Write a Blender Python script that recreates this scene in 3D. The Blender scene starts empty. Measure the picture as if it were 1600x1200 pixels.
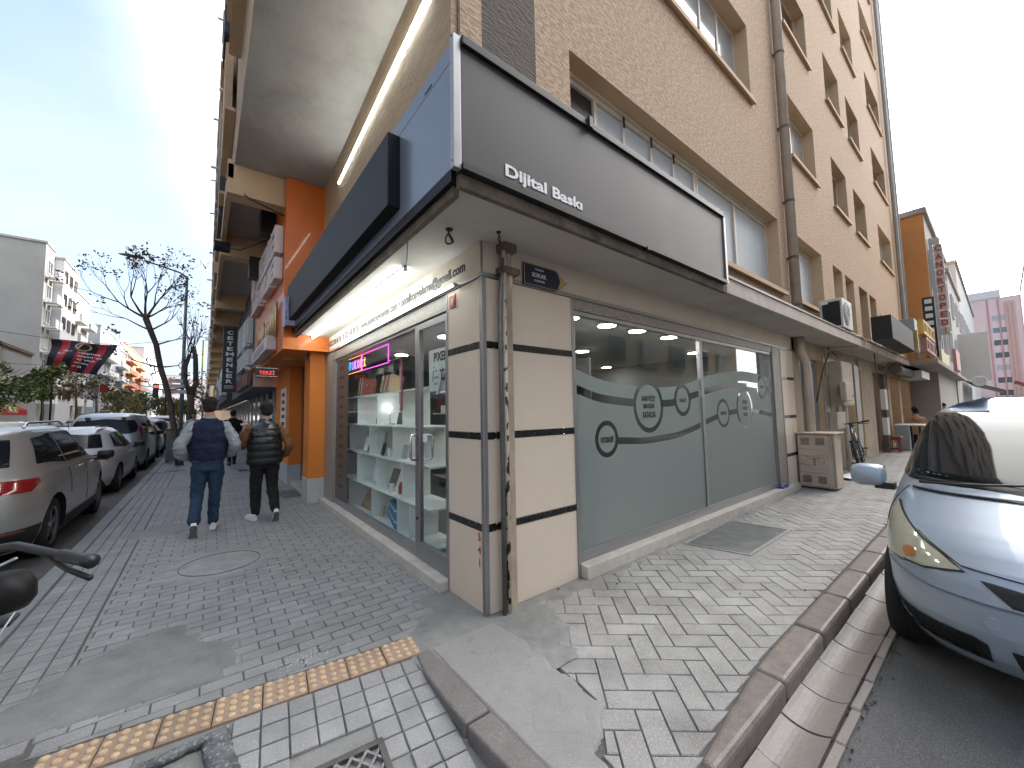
import bpy, bmesh, math, random
from math import sin, cos, pi, radians, sqrt, atan2, hypot, floor
from mathutils import Vector, Matrix, noise as mnoise
random.seed(7)
scn = bpy.context.scene
COL = scn.collection
# ---------------------------------------------------------------- camera
cam_d = bpy.data.cameras.new('camera'); cam = bpy.data.objects.new('camera', cam_d); COL.objects.link(cam)
cam_d.sensor_width = 36; cam_d.lens = 605.15 / 1600 * 36; cam_d.clip_start = .05; cam_d.clip_end = 2000
Rm = ((0.78407738, -0.03001397, -0.61993695), (-0.62038692, -0.0676921, -0.78136921), (-0.01851284, 0.9972547, -0.07169611))
CAM = Vector((-1.66861, -2.45694, 1.5))
cam.matrix_world = Matrix(((*Rm[0], CAM.x), (*Rm[1], CAM.y), (*Rm[2], CAM.z), (0, 0, 0, 1)))
scn.camera = cam
# ---------------------------------------------------------------- world, sun, exposure
SUN_AZ = radians(12); SUN_EL = radians(30)          # azimuth measured from +X towards +Y
W = bpy.data.worlds.new('World'); scn.world = W; W.use_nodes = True
nt = W.node_tree; N = nt.nodes; L = nt.links
for n in list(N): N.remove(n)
out = N.new('ShaderNodeOutputWorld'); bg = N.new('ShaderNodeBackground'); bg.inputs['Strength'].default_value = .13
sky = N.new('ShaderNodeTexSky'); sky.sky_type = 'NISHITA'; sky.sun_disc = False
sky.sun_elevation = SUN_EL; sky.sun_rotation = pi / 2 - SUN_AZ; sky.air_density = 1.0; sky.dust_density = 1.6; sky.ozone_density = 1.2; sky.altitude = 300
tc = N.new('ShaderNodeTexCoord'); sep = N.new('ShaderNodeSeparateXYZ'); L.new(tc.outputs['Generated'], sep.inputs[0])
def wm(op, a, b=None, c=None):
    n = N.new('ShaderNodeMath'); n.operation = op
    for i, q in enumerate((a, b, c)):
        if q is None: continue
        if isinstance(q, (int, float)): n.inputs[i].default_value = q
        else: L.new(q, n.inputs[i])
    return n.outputs[0]
zz = wm('MAXIMUM', sep.outputs[2], .0); zp = wm('ADD', zz, .22)
cmb = N.new('ShaderNodeCombineXYZ'); L.new(wm('DIVIDE', sep.outputs[0], zp), cmb.inputs[0]); L.new(wm('DIVIDE', sep.outputs[1], zp), cmb.inputs[1])
mp = N.new('ShaderNodeMapping'); mp.inputs['Scale'].default_value = (.5, 1.5, 1); mp.inputs['Rotation'].default_value = (0, 0, .6); mp.inputs['Location'].default_value = (3.1, 1.7, 0)
L.new(cmb.outputs[0], mp.inputs[0])
cn = N.new('ShaderNodeTexNoise'); cn.inputs['Scale'].default_value = .9; cn.inputs['Detail'].default_value = 7; cn.inputs['Roughness'].default_value = .52; cn.inputs['Distortion'].default_value = .35
L.new(mp.outputs[0], cn.inputs['Vector'])
cr = N.new('ShaderNodeMapRange'); cr.interpolation_type = 'SMOOTHSTEP'; cr.inputs['From Min'].default_value = .40; cr.inputs['From Max'].default_value = .74; cr.inputs['To Max'].default_value = .62
L.new(cn.outputs['Fac'], cr.inputs['Value'])
hz = N.new('ShaderNodeMapRange'); hz.interpolation_type = 'SMOOTHSTEP'; hz.inputs['From Min'].default_value = .45; hz.inputs['From Max'].default_value = 0.; hz.inputs['To Max'].default_value = .65
L.new(zz, hz.inputs['Value'])
fac = wm('MINIMUM', wm('ADD', cr.outputs[0], wm('ADD', hz.outputs[0], .30)), 1)
mixc = N.new('ShaderNodeMixRGB'); L.new(fac, mixc.inputs[0]); L.new(sky.outputs[0], mixc.inputs[1]); mixc.inputs[2].default_value = (2.05, 2.4, 2.9, 1)
# thin bright cloud veil around the (veiled) sun
dx = wm('ADD', wm('MULTIPLY', sep.outputs[0], cos(SUN_AZ) * .87), wm('ADD', wm('MULTIPLY', sep.outputs[1], sin(SUN_AZ) * .87), wm('MULTIPLY', sep.outputs[2], .5)))
gl = N.new('ShaderNodeMapRange'); gl.interpolation_type = 'SMOOTHSTEP'; gl.inputs['From Min'].default_value = .28; gl.inputs['From Max'].default_value = 1.
L.new(dx, gl.inputs['Value'])
mix2 = N.new('ShaderNodeMixRGB'); L.new(gl.outputs[0], mix2.inputs[0]); L.new(mixc.outputs[0], mix2.inputs[1]); mix2.inputs[2].default_value = (23, 22.6, 22, 1)
L.new(mix2.outputs[0], bg.inputs[0]); L.new(bg.outputs[0], out.inputs[0])
sd = bpy.data.lights.new('sun', 'SUN'); sd.energy = 2.2; sd.angle = radians(3); sd.color = (1, .93, .84)
sun = bpy.data.objects.new('sun', sd); COL.objects.link(sun)
sdir = Vector((cos(SUN_AZ) * cos(SUN_EL), sin(SUN_AZ) * cos(SUN_EL), sin(SUN_EL)))
sun.rotation_euler = sdir.to_track_quat('Z', 'Y').to_euler()
scn.view_settings.view_transform = 'Standard'; scn.view_settings.look = 'None'; scn.view_settings.exposure = 1.76; scn.view_settings.gamma = 1
scn.render.engine = 'CYCLES'; scn.cycles.use_denoising = True; scn.cycles.max_bounces = 9; scn.cycles.diffuse_bounces = 4; scn.cycles.glossy_bounces = 4
scn.cycles.transmission_bounces = 6; scn.cycles.transparent_max_bounces = 12; scn.cycles.sample_clamp_indirect = 8; scn.cycles.caustics_reflective = False; scn.cycles.caustics_refractive = False

# ---------------------------------------------------------------- materials
def P_(m): return m.node_tree.nodes['Principled BSDF']
MATS = {}
def mat(name, col, rough=.6, metal=0., vary=.0, vscale=3., bump=0., bscale=40., bdist=.01, coat=0., coord='world', stretch=(1, 1, 1), rot=(0, 0, 0), col2=None, rnd=0., speck=0., speckscale=120., emis=None, estr=0, dirt=0., spec=None, alpha=None, vcon=.2):
    if name in MATS: return MATS[name]
    m = bpy.data.materials.new(name); m.use_nodes = True; t = m.node_tree; n = t.nodes; l = t.links; p = P_(m)
    c4 = (*col, 1); p.inputs['Base Color'].default_value = c4; p.inputs['Roughness'].default_value = rough; p.inputs['Metallic'].default_value = metal
    if coat: p.inputs['Coat Weight'].default_value = coat; p.inputs['Coat Roughness'].default_value = .04
    if spec is not None: p.inputs['Specular IOR Level'].default_value = spec
    if emis: p.inputs['Emission Color'].default_value = (*emis, 1); p.inputs['Emission Strength'].default_value = estr
    if alpha is not None: p.inputs['Alpha'].default_value = alpha
    if vary or bump or rnd or speck or dirt:
        if coord == 'world': g = n.new('ShaderNodeNewGeometry'); src = g.outputs['Position']
        else: g = n.new('ShaderNodeTexCoord'); src = g.outputs['Object']
        mp = n.new('ShaderNodeMapping'); mp.inputs['Scale'].default_value = stretch; mp.inputs['Rotation'].default_value = rot; l.new(src, mp.inputs[0])
        cur = None
        def mixn(f, a, b, typ='MIX'):
            x = n.new('ShaderNodeMixRGB'); x.blend_type = typ
            for i, q in ((0, f), (1, a), (2, b)):
                if isinstance(q, (int, float)): x.inputs[i].default_value = q
                elif isinstance(q, tuple): x.inputs[i].default_value = q
                else: l.new(q, x.inputs[i])
            return x.outputs[0]
        cur = c4
        if vary:
            nz = n.new('ShaderNodeTexNoise'); nz.inputs['Scale'].default_value = vscale; nz.inputs['Detail'].default_value = 6; nz.inputs['Roughness'].default_value = .62; l.new(mp.outputs[0], nz.inputs['Vector'])
            mr = n.new('ShaderNodeMapRange'); mr.inputs['From Min'].default_value = .5 - vcon; mr.inputs['From Max'].default_value = .5 + vcon; l.new(nz.outputs['Fac'], mr.inputs[0])
            c2 = col2 if col2 else tuple(c * (1 - vary) for c in col); c1 = col if col2 else tuple(min(1, c * (1 + vary * .6)) for c in col)
            cur = mixn(mr.outputs[0], (*c2, 1), (*c1, 1))
            rr = n.new('ShaderNodeMapRange'); rr.inputs['To Min'].default_value = max(.03, rough - .08); rr.inputs['To Max'].default_value = min(1, rough + .1); l.new(nz.outputs['Fac'], rr.inputs[0]); l.new(rr.outputs[0], p.inputs['Roughness'])
        if dirt:
            nz = n.new('ShaderNodeTexNoise'); nz.inputs['Scale'].default_value = 1.3; nz.inputs['Detail'].default_value = 8; nz.inputs['Roughness'].default_value = .7; l.new(src, nz.inputs['Vector'])
            mr = n.new('ShaderNodeMapRange'); mr.inputs['From Min'].default_value = .5; mr.inputs['From Max'].default_value = .75; mr.inputs['To Max'].default_value = dirt; l.new(nz.outputs['Fac'], mr.inputs[0])
            cur = mixn(mr.outputs[0], cur, (col[0] * .35, col[1] * .33, col[2] * .3, 1))
        if speck:
            vo = n.new('ShaderNodeTexNoise'); vo.inputs['Scale'].default_value = speckscale; vo.inputs['Detail'].default_value = 3; l.new(src, vo.inputs['Vector'])
            mr = n.new('ShaderNodeMapRange'); mr.inputs['From Min'].default_value = .56; mr.inputs['From Max'].default_value = .68; mr.inputs['To Max'].default_value = abs(speck); l.new(vo.outputs['Fac'], mr.inputs[0])
            cur = mixn(mr.outputs[0], cur, (.75, .74, .72, 1) if speck > 0 else (.03, .028, .026, 1))
        if rnd:
            oi = n.new('ShaderNodeObjectInfo'); hs = n.new('ShaderNodeHueSaturation'); mr = n.new('ShaderNodeMapRange'); mr.inputs['To Min'].default_value = 1 - rnd; mr.inputs['To Max'].default_value = 1 + rnd
            l.new(oi.outputs['Random'], mr.inputs[0]); l.new(mr.outputs[0], hs.inputs['Value'])
            if isinstance(cur, tuple): hs.inputs['Color'].default_value = cur
            else: l.new(cur, hs.inputs['Color'])
            cur = hs.outputs[0]
        if not isinstance(cur, tuple): l.new(cur, p.inputs['Base Color'])
        if bump:
            bn = n.new('ShaderNodeTexNoise'); bn.inputs['Scale'].default_value = bscale; bn.inputs['Detail'].default_value = 5; bn.inputs['Roughness'].default_value = .6; l.new(mp.outputs[0], bn.inputs['Vector'])
            bb = n.new('ShaderNodeBump'); bb.inputs['Strength'].default_value = bump; bb.inputs['Distance'].default_value = bdist; l.new(bn.outputs['Fac'], bb.inputs['Height']); l.new(bb.outputs[0], p.inputs['Normal'])
    MATS[name] = m; return m
def lamp_mat(name, col, s): return mat(name, col, emis=col, estr=s)
def glass_mat(name, tint=(.9, .95, .93), refl=1., rough=.01, absorb=0.):
    if name in MATS: return MATS[name]
    m = bpy.data.materials.new(name); m.use_nodes = True; n = m.node_tree.nodes; l = m.node_tree.links
    for q in list(n): n.remove(q)
    o = n.new('ShaderNodeOutputMaterial'); tr = n.new('ShaderNodeBsdfTransparent'); tr.inputs[0].default_value = (*tint, 1)
    gl = n.new('ShaderNodeBsdfGlossy'); gl.inputs['Roughness'].default_value = rough; fr = n.new('ShaderNodeFresnel'); fr.inputs[0].default_value = 1.5
    ge = n.new('ShaderNodeNewGeometry'); fm = n.new('ShaderNodeMath'); fm.operation = 'SUBTRACT'; fm.inputs[0].default_value = refl; mb_ = n.new('ShaderNodeMath'); mb_.operation = 'MULTIPLY'; mb_.inputs[1].default_value = refl; l.new(ge.outputs['Backfacing'], mb_.inputs[0]); l.new(mb_.outputs[0], fm.inputs[1]); mu = n.new('ShaderNodeMath'); mu.operation = 'MULTIPLY'; l.new(fr.outputs[0], mu.inputs[0]); l.new(fm.outputs[0], mu.inputs[1])
    mx = n.new('ShaderNodeMixShader'); l.new(mu.outputs[0], mx.inputs[0]); l.new(tr.outputs[0], mx.inputs[1]); l.new(gl.outputs[0], mx.inputs[2]); l.new(mx.outputs[0], o.inputs[0])
    MATS[name] = m; return m

# ---------------------------------------------------------------- mesh helpers
def tag(o, label=None, cat=None, group=None, kind=None):
    for k, v in (('label', label), ('category', cat), ('group', group), ('kind', kind)):
        if v: o[k] = v
    return o
def link(o, parent=None):
    COL.objects.link(o)
    if parent is not None:
        o.parent = parent; m = Matrix.Identity(4); q = parent; ch = []
        while q is not None: ch.append(q); q = q.parent
        for q in reversed(ch): m = m @ q.matrix_parent_inverse @ q.matrix_basis
        o.matrix_parent_inverse = m.inverted()
    return o
def thing(name, label, cat, loc=(0, 0, 0), group=None):
    o = bpy.data.objects.new(name, None); o.empty_display_size = .2; o.location = loc; COL.objects.link(o); return tag(o, label, cat, group)
def place(name, me, parent, loc, rotz=0, M=None):
    o = bpy.data.objects.new(name, me)
    if M is not None: o.matrix_basis = M
    else: o.location = loc; o.rotation_euler = (0, 0, rotz)
    return link(o, parent)
def copy_tree(o, parent=None):
    c = o.copy(); COL.objects.link(c); c.parent = parent
    for ch in o.children: copy_tree(ch, c)
    return c
class MB:
    def __init__(s): s.v = []; s.f = []; s.m = []
    def poly(s, pts, mi=0):
        b = len(s.v); s.v += [tuple(p) for p in pts]; s.f.append(tuple(range(b, b + len(pts)))); s.m.append(mi); return s
    def grid(s, rows, mi=0, closed=False):
        b = len(s.v); n = len(rows[0])
        for r in rows: s.v += [tuple(p) for p in r]
        for i in range(len(rows) - 1):
            for j in range(n if closed else n - 1):
                k = (j + 1) % n; s.f.append((b + i * n + j, b + i * n + k, b + (i + 1) * n + k, b + (i + 1) * n + j)); s.m.append(mi)
        return s
    def box(s, x0, x1, y0, y1, z0, z1, mi=0, M=None):
        b = len(s.v); P = [(x, y, z) for z in (z0, z1) for y in (y0, y1) for x in (x0, x1)]
        if M is not None: P = [tuple(M @ Vector(p)) for p in P]
        s.v += P
        for q in ((0, 2, 3, 1), (4, 5, 7, 6), (0, 1, 5, 4), (2, 6, 7, 3), (0, 4, 6, 2), (1, 3, 7, 5)): s.f.append(tuple(b + i for i in q)); s.m.append(mi)
        return s
    def prism(s, poly, z0, z1, mi=0, bev=0., M=None, nobottom=False):
        # poly: ccw 2-D outline, extruded in z; bev chamfers the top edge
        n = len(poly); b = len(s.v); cx = sum(p[0] for p in poly) / n; cy = sum(p[1] for p in poly) / n
        def ring(z, k):
            R = []
            for (x, y) in poly:
                d = hypot(x - cx, y - cy) or 1; R.append((x - (x - cx) / d * k * 1.3, y - (y - cy) / d * k * 1.3, z))
            return R
        rings = [ring(z0, 0), ring(z1 - bev, 0)] + ([ring(z1, bev)] if bev else [])
        for R in rings: s.v += [tuple(M @ Vector(p)) if M is not None else p for p in R]
        for i in range(len(rings) - 1):
            for j in range(n): k = (j + 1) % n; s.f.append((b + i * n + j, b + i * n + k, b + (i + 1) * n + k, b + (i + 1) * n + j)); s.m.append(mi)
        s.f.append(tuple(b + (len(rings) - 1) * n + j for j in range(n))); s.m.append(mi)
        if not nobottom: s.f.append(tuple(b + j for j in reversed(range(n)))); s.m.append(mi)
        return s
    def tube(s, pts, r, n=8, mi=0, caps=True):
        pts = [Vector(p) for p in pts]; rs = r if isinstance(r, (list, tuple)) else [r] * len(pts); rows = []; pn = None
        for i, p in enumerate(pts):
            t = (pts[min(i + 1, len(pts) - 1)] - pts[max(i - 1, 0)]).normalized()
            if pn is None: pn = t.orthogonal().normalized()
            else:
                pn = pn - t * pn.dot(t); pn = pn.normalized() if pn.length > 1e-6 else t.orthogonal().normalized()
            q = t.cross(pn); rows.append([p + (pn * cos(2 * pi * k / n) + q * sin(2 * pi * k / n)) * rs[i] for k in range(n)])
        b = len(s.v); s.grid(rows, mi, True)
        if caps:
            s.f.append(tuple(b + k for k in reversed(range(n)))); s.m.append(mi)
            e = b + (len(rows) - 1) * n; s.f.append(tuple(e + k for k in range(n))); s.m.append(mi)
        return s
    def lathe(s, prof, c=(0, 0, 0), n=20, mi=0, M=None, caps=True):
        rows = [[(r * cos(2 * pi * k / n), r * sin(2 * pi * k / n), z) for k in range(n)] for r, z in prof]
        C = Vector(c); f = (lambda p: C + (M @ Vector(p) if M is not None else Vector(p)))
        b = len(s.v); s.grid([[f(p) for p in R] for R in rows], mi, True)
        if caps:
            s.f.append(tuple(b + k for k in reversed(range(n)))); s.m.append(mi)
            e = b + (len(rows) - 1) * n; s.f.append(tuple(e + k for k in range(n))); s.m.append(mi)
        return s
    def mesh(s, name, mats, smooth=False):
        me = bpy.data.meshes.new(name); me.from_pydata(s.v, [], s.f)
        for m in (mats if isinstance(mats, (list, tuple)) else [mats]): me.materials.append(m)
        if len(me.materials) > 1: me.polygons.foreach_set('material_index', s.m)
        if smooth: me.polygons.foreach_set('use_smooth', [True] * len(me.polygons))
        me.update(); return me
    def build(s, name, mats, parent=None, smooth=False, bevel=0., seg=2, angle=35, wn=False):
        o = bpy.data.objects.new(name, s.mesh(name, mats, smooth)); link(o, parent)
        if bevel:
            b = o.modifiers.new('bevel', 'BEVEL'); b.width = bevel; b.segments = seg; b.limit_method = 'ANGLE'; b.angle_limit = radians(angle); b.use_clamp_overlap = True
        return o
def fixn(o):
    bm = bmesh.new(); bm.from_mesh(o.data); bmesh.ops.recalc_face_normals(bm, faces=bm.faces); bm.to_mesh(o.data); bm.free(); return o
def smooth_angle(o, deg=40):
    bm = bmesh.new(); bm.from_mesh(o.data); bmesh.ops.remove_doubles(bm, verts=bm.verts, dist=1e-5); bmesh.ops.recalc_face_normals(bm, faces=bm.faces)
    for f in bm.faces: f.smooth = True
    for e in bm.edges:
        if len(e.link_faces) == 2 and e.calc_face_angle(0) > radians(deg): e.smooth = False
    bm.to_mesh(o.data); bm.free(); return o
def text_mesh(s, size, extrude=.002, offset=0., shear=0., spacing=1.):
    c = bpy.data.curves.new('lettering', 'FONT'); c.body = s; c.size = size; c.extrude = extrude; c.offset = offset; c.shear = shear; c.space_character = spacing
    c.align_x = 'CENTER'; c.align_y = 'CENTER'; c.resolution_u = 3
    o = bpy.data.objects.new('tmp', c); COL.objects.link(o); dg = bpy.context.evaluated_depsgraph_get(); me = bpy.data.meshes.new_from_object(o.evaluated_get(dg)); bpy.data.objects.remove(o); return me
def text(name, s, centre, right, up, w=None, h=None, size=.1, m=None, parent=None, extrude=.002, offset=0., shear=0., spacing=1.):
    me = text_mesh(s, size, extrude, offset, shear, spacing); me.materials.clear(); me.materials.append(m)
    xs = [v.co.x for v in me.vertices]; ys = [v.co.y for v in me.vertices]
    if not xs: return None
    cx, cy = (min(xs) + max(xs)) / 2, (min(ys) + max(ys)) / 2; sx = w / (max(xs) - min(xs)) if w else 1; sy = h / (max(ys) - min(ys)) if h else (sx if w else 1)
    if not w and h: sx = sy
    R = Vector(right).normalized(); U = Vector(up).normalized(); Nn = R.cross(U)
    C = Vector(centre)
    for v in me.vertices: x, y, z = v.co; v.co = C + R * (x - cx) * sx + U * (y - cy) * sy + Nn * (z)
    me.name = name; o = bpy.data.objects.new(name, me); return link(o, parent)
def noise2(x, y, s=1., z=0.): return mnoise.noise(Vector((x * s, y * s, z)))
def clip(poly, a, b, c):
    """keep a*x+b*y<=c"""
    outp = []; n = len(poly)
    for i in range(n):
        p, q = poly[i], poly[(i + 1) % n]; dp = a * p[0] + b * p[1] - c; dq = a * q[0] + b * q[1] - c
        if dp <= 0: outp.append(p)
        if dp * dq < 0: t = dp / (dp - dq); outp.append((p[0] + (q[0] - p[0]) * t, p[1] + (q[1] - p[1]) * t))
    return outp
def clip_convex(poly, region):
    n = len(region)
    for i in range(n):
        (x0, y0), (x1, y1) = region[i], region[(i + 1) % n]; a, b = (y1 - y0), -(x1 - x0)
        poly = clip(poly, a, b, a * x0 + b * y0)
        if len(poly) < 3: return []
    return poly
def area(p): return abs(sum(p[i][0] * p[(i + 1) % len(p)][1] - p[(i + 1) % len(p)][0] * p[i][1] for i in range(len(p)))) / 2
# shared colours
m_alu = mat('brushed_aluminium', (.36, .36, .365), .38, .85, vary=.06, vscale=9)
m_white = mat('white_paint', (.72, .72, .7), .5, vary=.05)
m_black = mat('black_plastic', (.012, .012, .013), .45)
m_rubber = mat('tyre_rubber', (.018, .018, .018), .85, bump=.3, bscale=60, coord='object')
m_chrome = mat('chrome', (.7, .7, .72), .12, 1.)
m_dkmetal = mat('dark_metal', (.03, .03, .032), .4, .6)
# ================================================================ GROUND
m_asph = mat('asphalt', (.115, .113, .112), .82, vary=.25, vscale=2.2, bump=.7, bscale=170, bdist=.006, speck=.22, speckscale=160, dirt=.3)
m_pavL = mat('grey_concrete_paver', (.285, .278, .268), .66, vary=.22, vscale=4, bump=.8, bscale=160, bdist=.004, speck=.32, speckscale=190, rnd=.1, dirt=.35)
m_pavR = mat('pale_concrete_paver', (.31, .295, .275), .74, vary=.25, vscale=3.5, bump=1., bscale=150, bdist=.005, speck=.5, speckscale=170, rnd=.1, dirt=.5)
m_bed = mat('sand_joint', (.115, .108, .10), .95, vary=.3, vscale=30, bump=.6, bscale=120)
m_conc = mat('rough_concrete', (.24, .235, .22), .85, vary=.22, vscale=6, bump=.9, bscale=70, bdist=.006, speck=.12, speckscale=260, dirt=.45)
m_slab = mat('cast_slab_concrete', (.26, .25, .235), .85, vary=.13, vscale=5, bump=.9, bscale=150, bdist=.004, speck=.3, speckscale=280, dirt=.35)
m_kerbL = mat('grey_kerb_stone', (.25, .25, .25), .7, vary=.15, vscale=6, bump=.4, bscale=90, speck=.15, rnd=.06)
m_kerbC = mat('brown_grey_kerb_stone', (.17, .15, .14), .7, vary=.2, vscale=7, bump=.5, bscale=80, speck=.12, rnd=.06)
m_kerbR = mat('polished_brown_kerb_stone', (.17, .138, .122), .48, vary=.35, vscale=11, bump=.35, bscale=55, bdist=.004, rnd=.12, speck=.1)
m_dome = mat('worn_tactile_dome', (.60, .42, .26), .55, vary=.3, vscale=30, bump=.4, bscale=120, rnd=.1)
m_tact = mat('ochre_tactile_tile', (.40, .27, .165), .6, vary=.35, vscale=22, bump=.4, bscale=120, rnd=.14, col2=(.30, .22, .18), dirt=.35)
m_litter = mat('gutter_grit', (.13, .12, .11), .95, vary=.4, vscale=60, bump=.9, bscale=90, bdist=.01, speck=.3, speckscale=200)

def sheet(name, poly, z, m, slope=None):
    b = MB(); b.poly([(x, y, (z(x, y) if callable(z) else z)) for x, y in poly], 0); o = b.build(name, m); tag(o, kind='structure'); return o
base = sheet('ground', [(-600, -600), (900, -600), (900, 900), (-600, 900)], -.3, m_asph)
road = sheet('road', [(-14, -60), (260, -60), (260, 300), (-14, 300)], -.13, m_asph)

def face_size(c):
    v = Vector((c[0], c[1], 0)) - CAM; fwd = Vector((.61993695, .78136921, .07169611)); dz = v.dot(fwd); return 1 / max(dz, .05) if dz > 0 else 0
PAV = {}
def lay_pavers(parent, polys, ztop, m, thick=.05, bev=.0035, name='paver', limit=300, jit=.0016, zf=None):
    polys = sorted(polys, key=lambda p: -face_size((sum(q[0] for q in p) / len(p), sum(q[1] for q in p) / len(p))))
    rest = MB()
    for i, p in enumerate(polys):
        cx = sum(q[0] for q in p) / len(p); cy = sum(q[1] for q in p) / len(p)
        dz = random.uniform(-jit, jit * .5); tx, ty = random.uniform(-.008, .008), random.uniform(-.008, .008)
        z0 = ztop + (zf(cx, cy) if zf else 0)
        if i < limit:
            key = (m.name, len(p), tuple((round(q[0] - cx, 3), round(q[1] - cy, 3)) for q in p))
            if key not in PAV:
                b = MB(); b.prism([(q[0] - cx, q[1] - cy) for q in p], -thick, 0, 0, bev, nobottom=True); PAV[key] = b.mesh(name, m)
            sl = ((zf(cx, cy + .01) - zf(cx, cy - .01)) / .02) if zf else 0
            M = Matrix.Translation((cx, cy, z0 + dz)) @ Matrix.Rotation(tx + math.atan(sl), 4, 'X') @ Matrix.Rotation(ty, 4, 'Y')
            place(name, PAV[key], parent, None, M=M)
        else:
            rest.prism(p, z0 - .02, z0 + dz, 0, bev if i < 1600 else 0, nobottom=True)
    if rest.v: o = rest.build(name + '_field', m, parent); o['kind'] = 'stuff'
def rot2(p, a, o=(0, 0)): c, s = cos(a), sin(a); return (o[0] + p[0] * c - p[1] * s, o[1] + p[0] * s + p[1] * c)

# ---- left pavement: running bond + stack bonded strip along the kerb
left_walk = sheet('pavement', [(-2.84, .32), (-.55, .05), (0, -.02), (0, 120), (-2.84, 120)], -.0075, m_bed)
regL = [(-2.255, .338), (-.52, .130), (-.005, .075), (-.005, 40), (-2.255, 40)]
polys = []; g = .0035
MH = (-1.49, 2.68, .36)
def out_mh(p): cx = sum(q[0] for q in p) / len(p); cy = sum(q[1] for q in p) / len(p); return hypot(cx - MH[0], cy - MH[1]) > MH[2] + .04
for j in range(300):
    y = .02 + j * .1; 
    if y > 27: break
    for i in range(14):
        x = -2.55 + (.1 if j % 2 else 0) + i * .2; r = [(x + g, y + g), (x + .2 - g, y + g), (x + .2 - g, y + .1 - g), (x + g, y + .1 - g)]
        p = clip_convex([rot2(q, -.012) for q in r], regL)
        if p and area(p) > .0006 and out_mh(p): polys.append(p)
regS = [(-2.695, .5), (-2.258, .38), (-2.258, 40), (-2.695, 40)]
polS = []
for j in range(270):
    for i in range(5):
        x = -2.69 + i * .106; y = .4 + j * .106; r = [(x + g, y + g), (x + .106 - g, y + g), (x + .106 - g, y + .106 - g), (x + g, y + .106 - g)]
        if i == 4: r = clip(r, 1, 0, -2.260)
        if len(r) > 2 and area(r) > .001: polS.append(r)
lay_pavers(left_walk, polys + polS, 0, m_pavL)
farwalk = sheet('pavement', [(-2.7, 27.2), (-.01, 27.2), (-.01, 120), (-2.7, 120)], -.002, m_pavL)
# kerb of the left pavement
kl = MB(); kl.box(-2.835, -2.705, .5, 120, -.3, -.02); kerb_left = tag(kl.build('kerb', m_kerbL), kind='structure')
kb = MB(); kb.prism([(-.066, -.34), (.066, -.34), (.066, .34), (-.066, .34)], -.14, 0, 0, .008); kbm = kb.mesh('kerb_stone', m_kerbL)
for i in range(52): place('kerb_stone', kbm, kerb_left, (-2.772 + random.uniform(-.004, .004), .95 + i * .69, random.uniform(-.003, .003)), random.uniform(-.006, .006))
# round inspection cover set in the pavers
cs = MB(); cs.lathe([(.52, -.0065), (.52, -.0035), (.34, -.003)], (MH[0], MH[1], 0), 40); tag(cs.build('cement_collar', m_pavL), kind='structure')
mh = MB(); n = 28
for k in range(n):
    a0, a1 = 2 * pi * k / n, 2 * pi * (k + 1) / n
    mh.prism([(MH[0] + r * cos(a), MH[1] + r * sin(a)) for r, a in ((.338, a0), (.344, a0), (.344, a1), (.338, a1))], -.01, .001)
cov = thing('manhole_cover', 'round cover inlaid with grey paving, set flush in the pavement behind the walking men', 'manhole cover', (MH[0], MH[1], 0))
mh.build('rim', m_bed, cov)
for a, b_ in ((-.33, -.12), (-.115, .1), (.105, .33)):
    for c_, d_ in ((-.33, -.17), (-.165, .02), (.025, .18), (.185, .33)):
        pp = [rot2((a + g, c_ + g), .5), rot2((b_ - g, c_ + g), .5), rot2((b_ - g, d_ - g), .5), rot2((a + g, d_ - g), .5)]
        pp = clip_convex(pp, [(.33 * cos(2 * pi * k / 24), .33 * sin(2 * pi * k / 24)) for k in range(24)])
        if len(pp) > 2 and area(pp) > .002: q = MB(); q.prism([(x + MH[0], y + MH[1]) for x, y in pp], -.03, -.0015, 0, .003); q.build('paver', m_pavL, cov)
# ---- tactile strip
tactile = sheet('tactile_paving', [(-2.55, .42), (-2.6, .16), (-.5, -.1), (-.5, .14)], -.0145, m_bed)
ta = radians(-6.7)
tb = MB(); tb.prism([(-.103, -.103), (.103, -.103), (.103, .103), (-.103, .103)], -.04, .002, 0, .004)
for i in range(4):
    for j in range(4): tb.lathe([(.0185, .0012), (.0175, .006), (.0125, .0105), (.005, .0118)], (-.078 + i * .052, -.078 + j * .052, 0), 10, mi=1)
tmesh = tb.mesh('tactile_tile', [m_tact, m_dome])
for k in range(8):
    c = rot2((-.105 - k * .211, .105), ta, (-.552, -.087)); place('tactile_tile', tmesh, tactile, (c[0], c[1], random.uniform(-.002, .002)), ta + random.uniform(-.008, .008))
hb = MB(); hb.prism([(-.103, -.103), (-.02, -.103), (-.02, .103), (-.103, .103)], -.04, .002, 0, .004)
for j in range(4): hb.lathe([(.019, .0015), (.017, .0055), (.0115, .0082), (.004, .0088)], (-.06, -.078 + j * .052, 0), 10)
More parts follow.
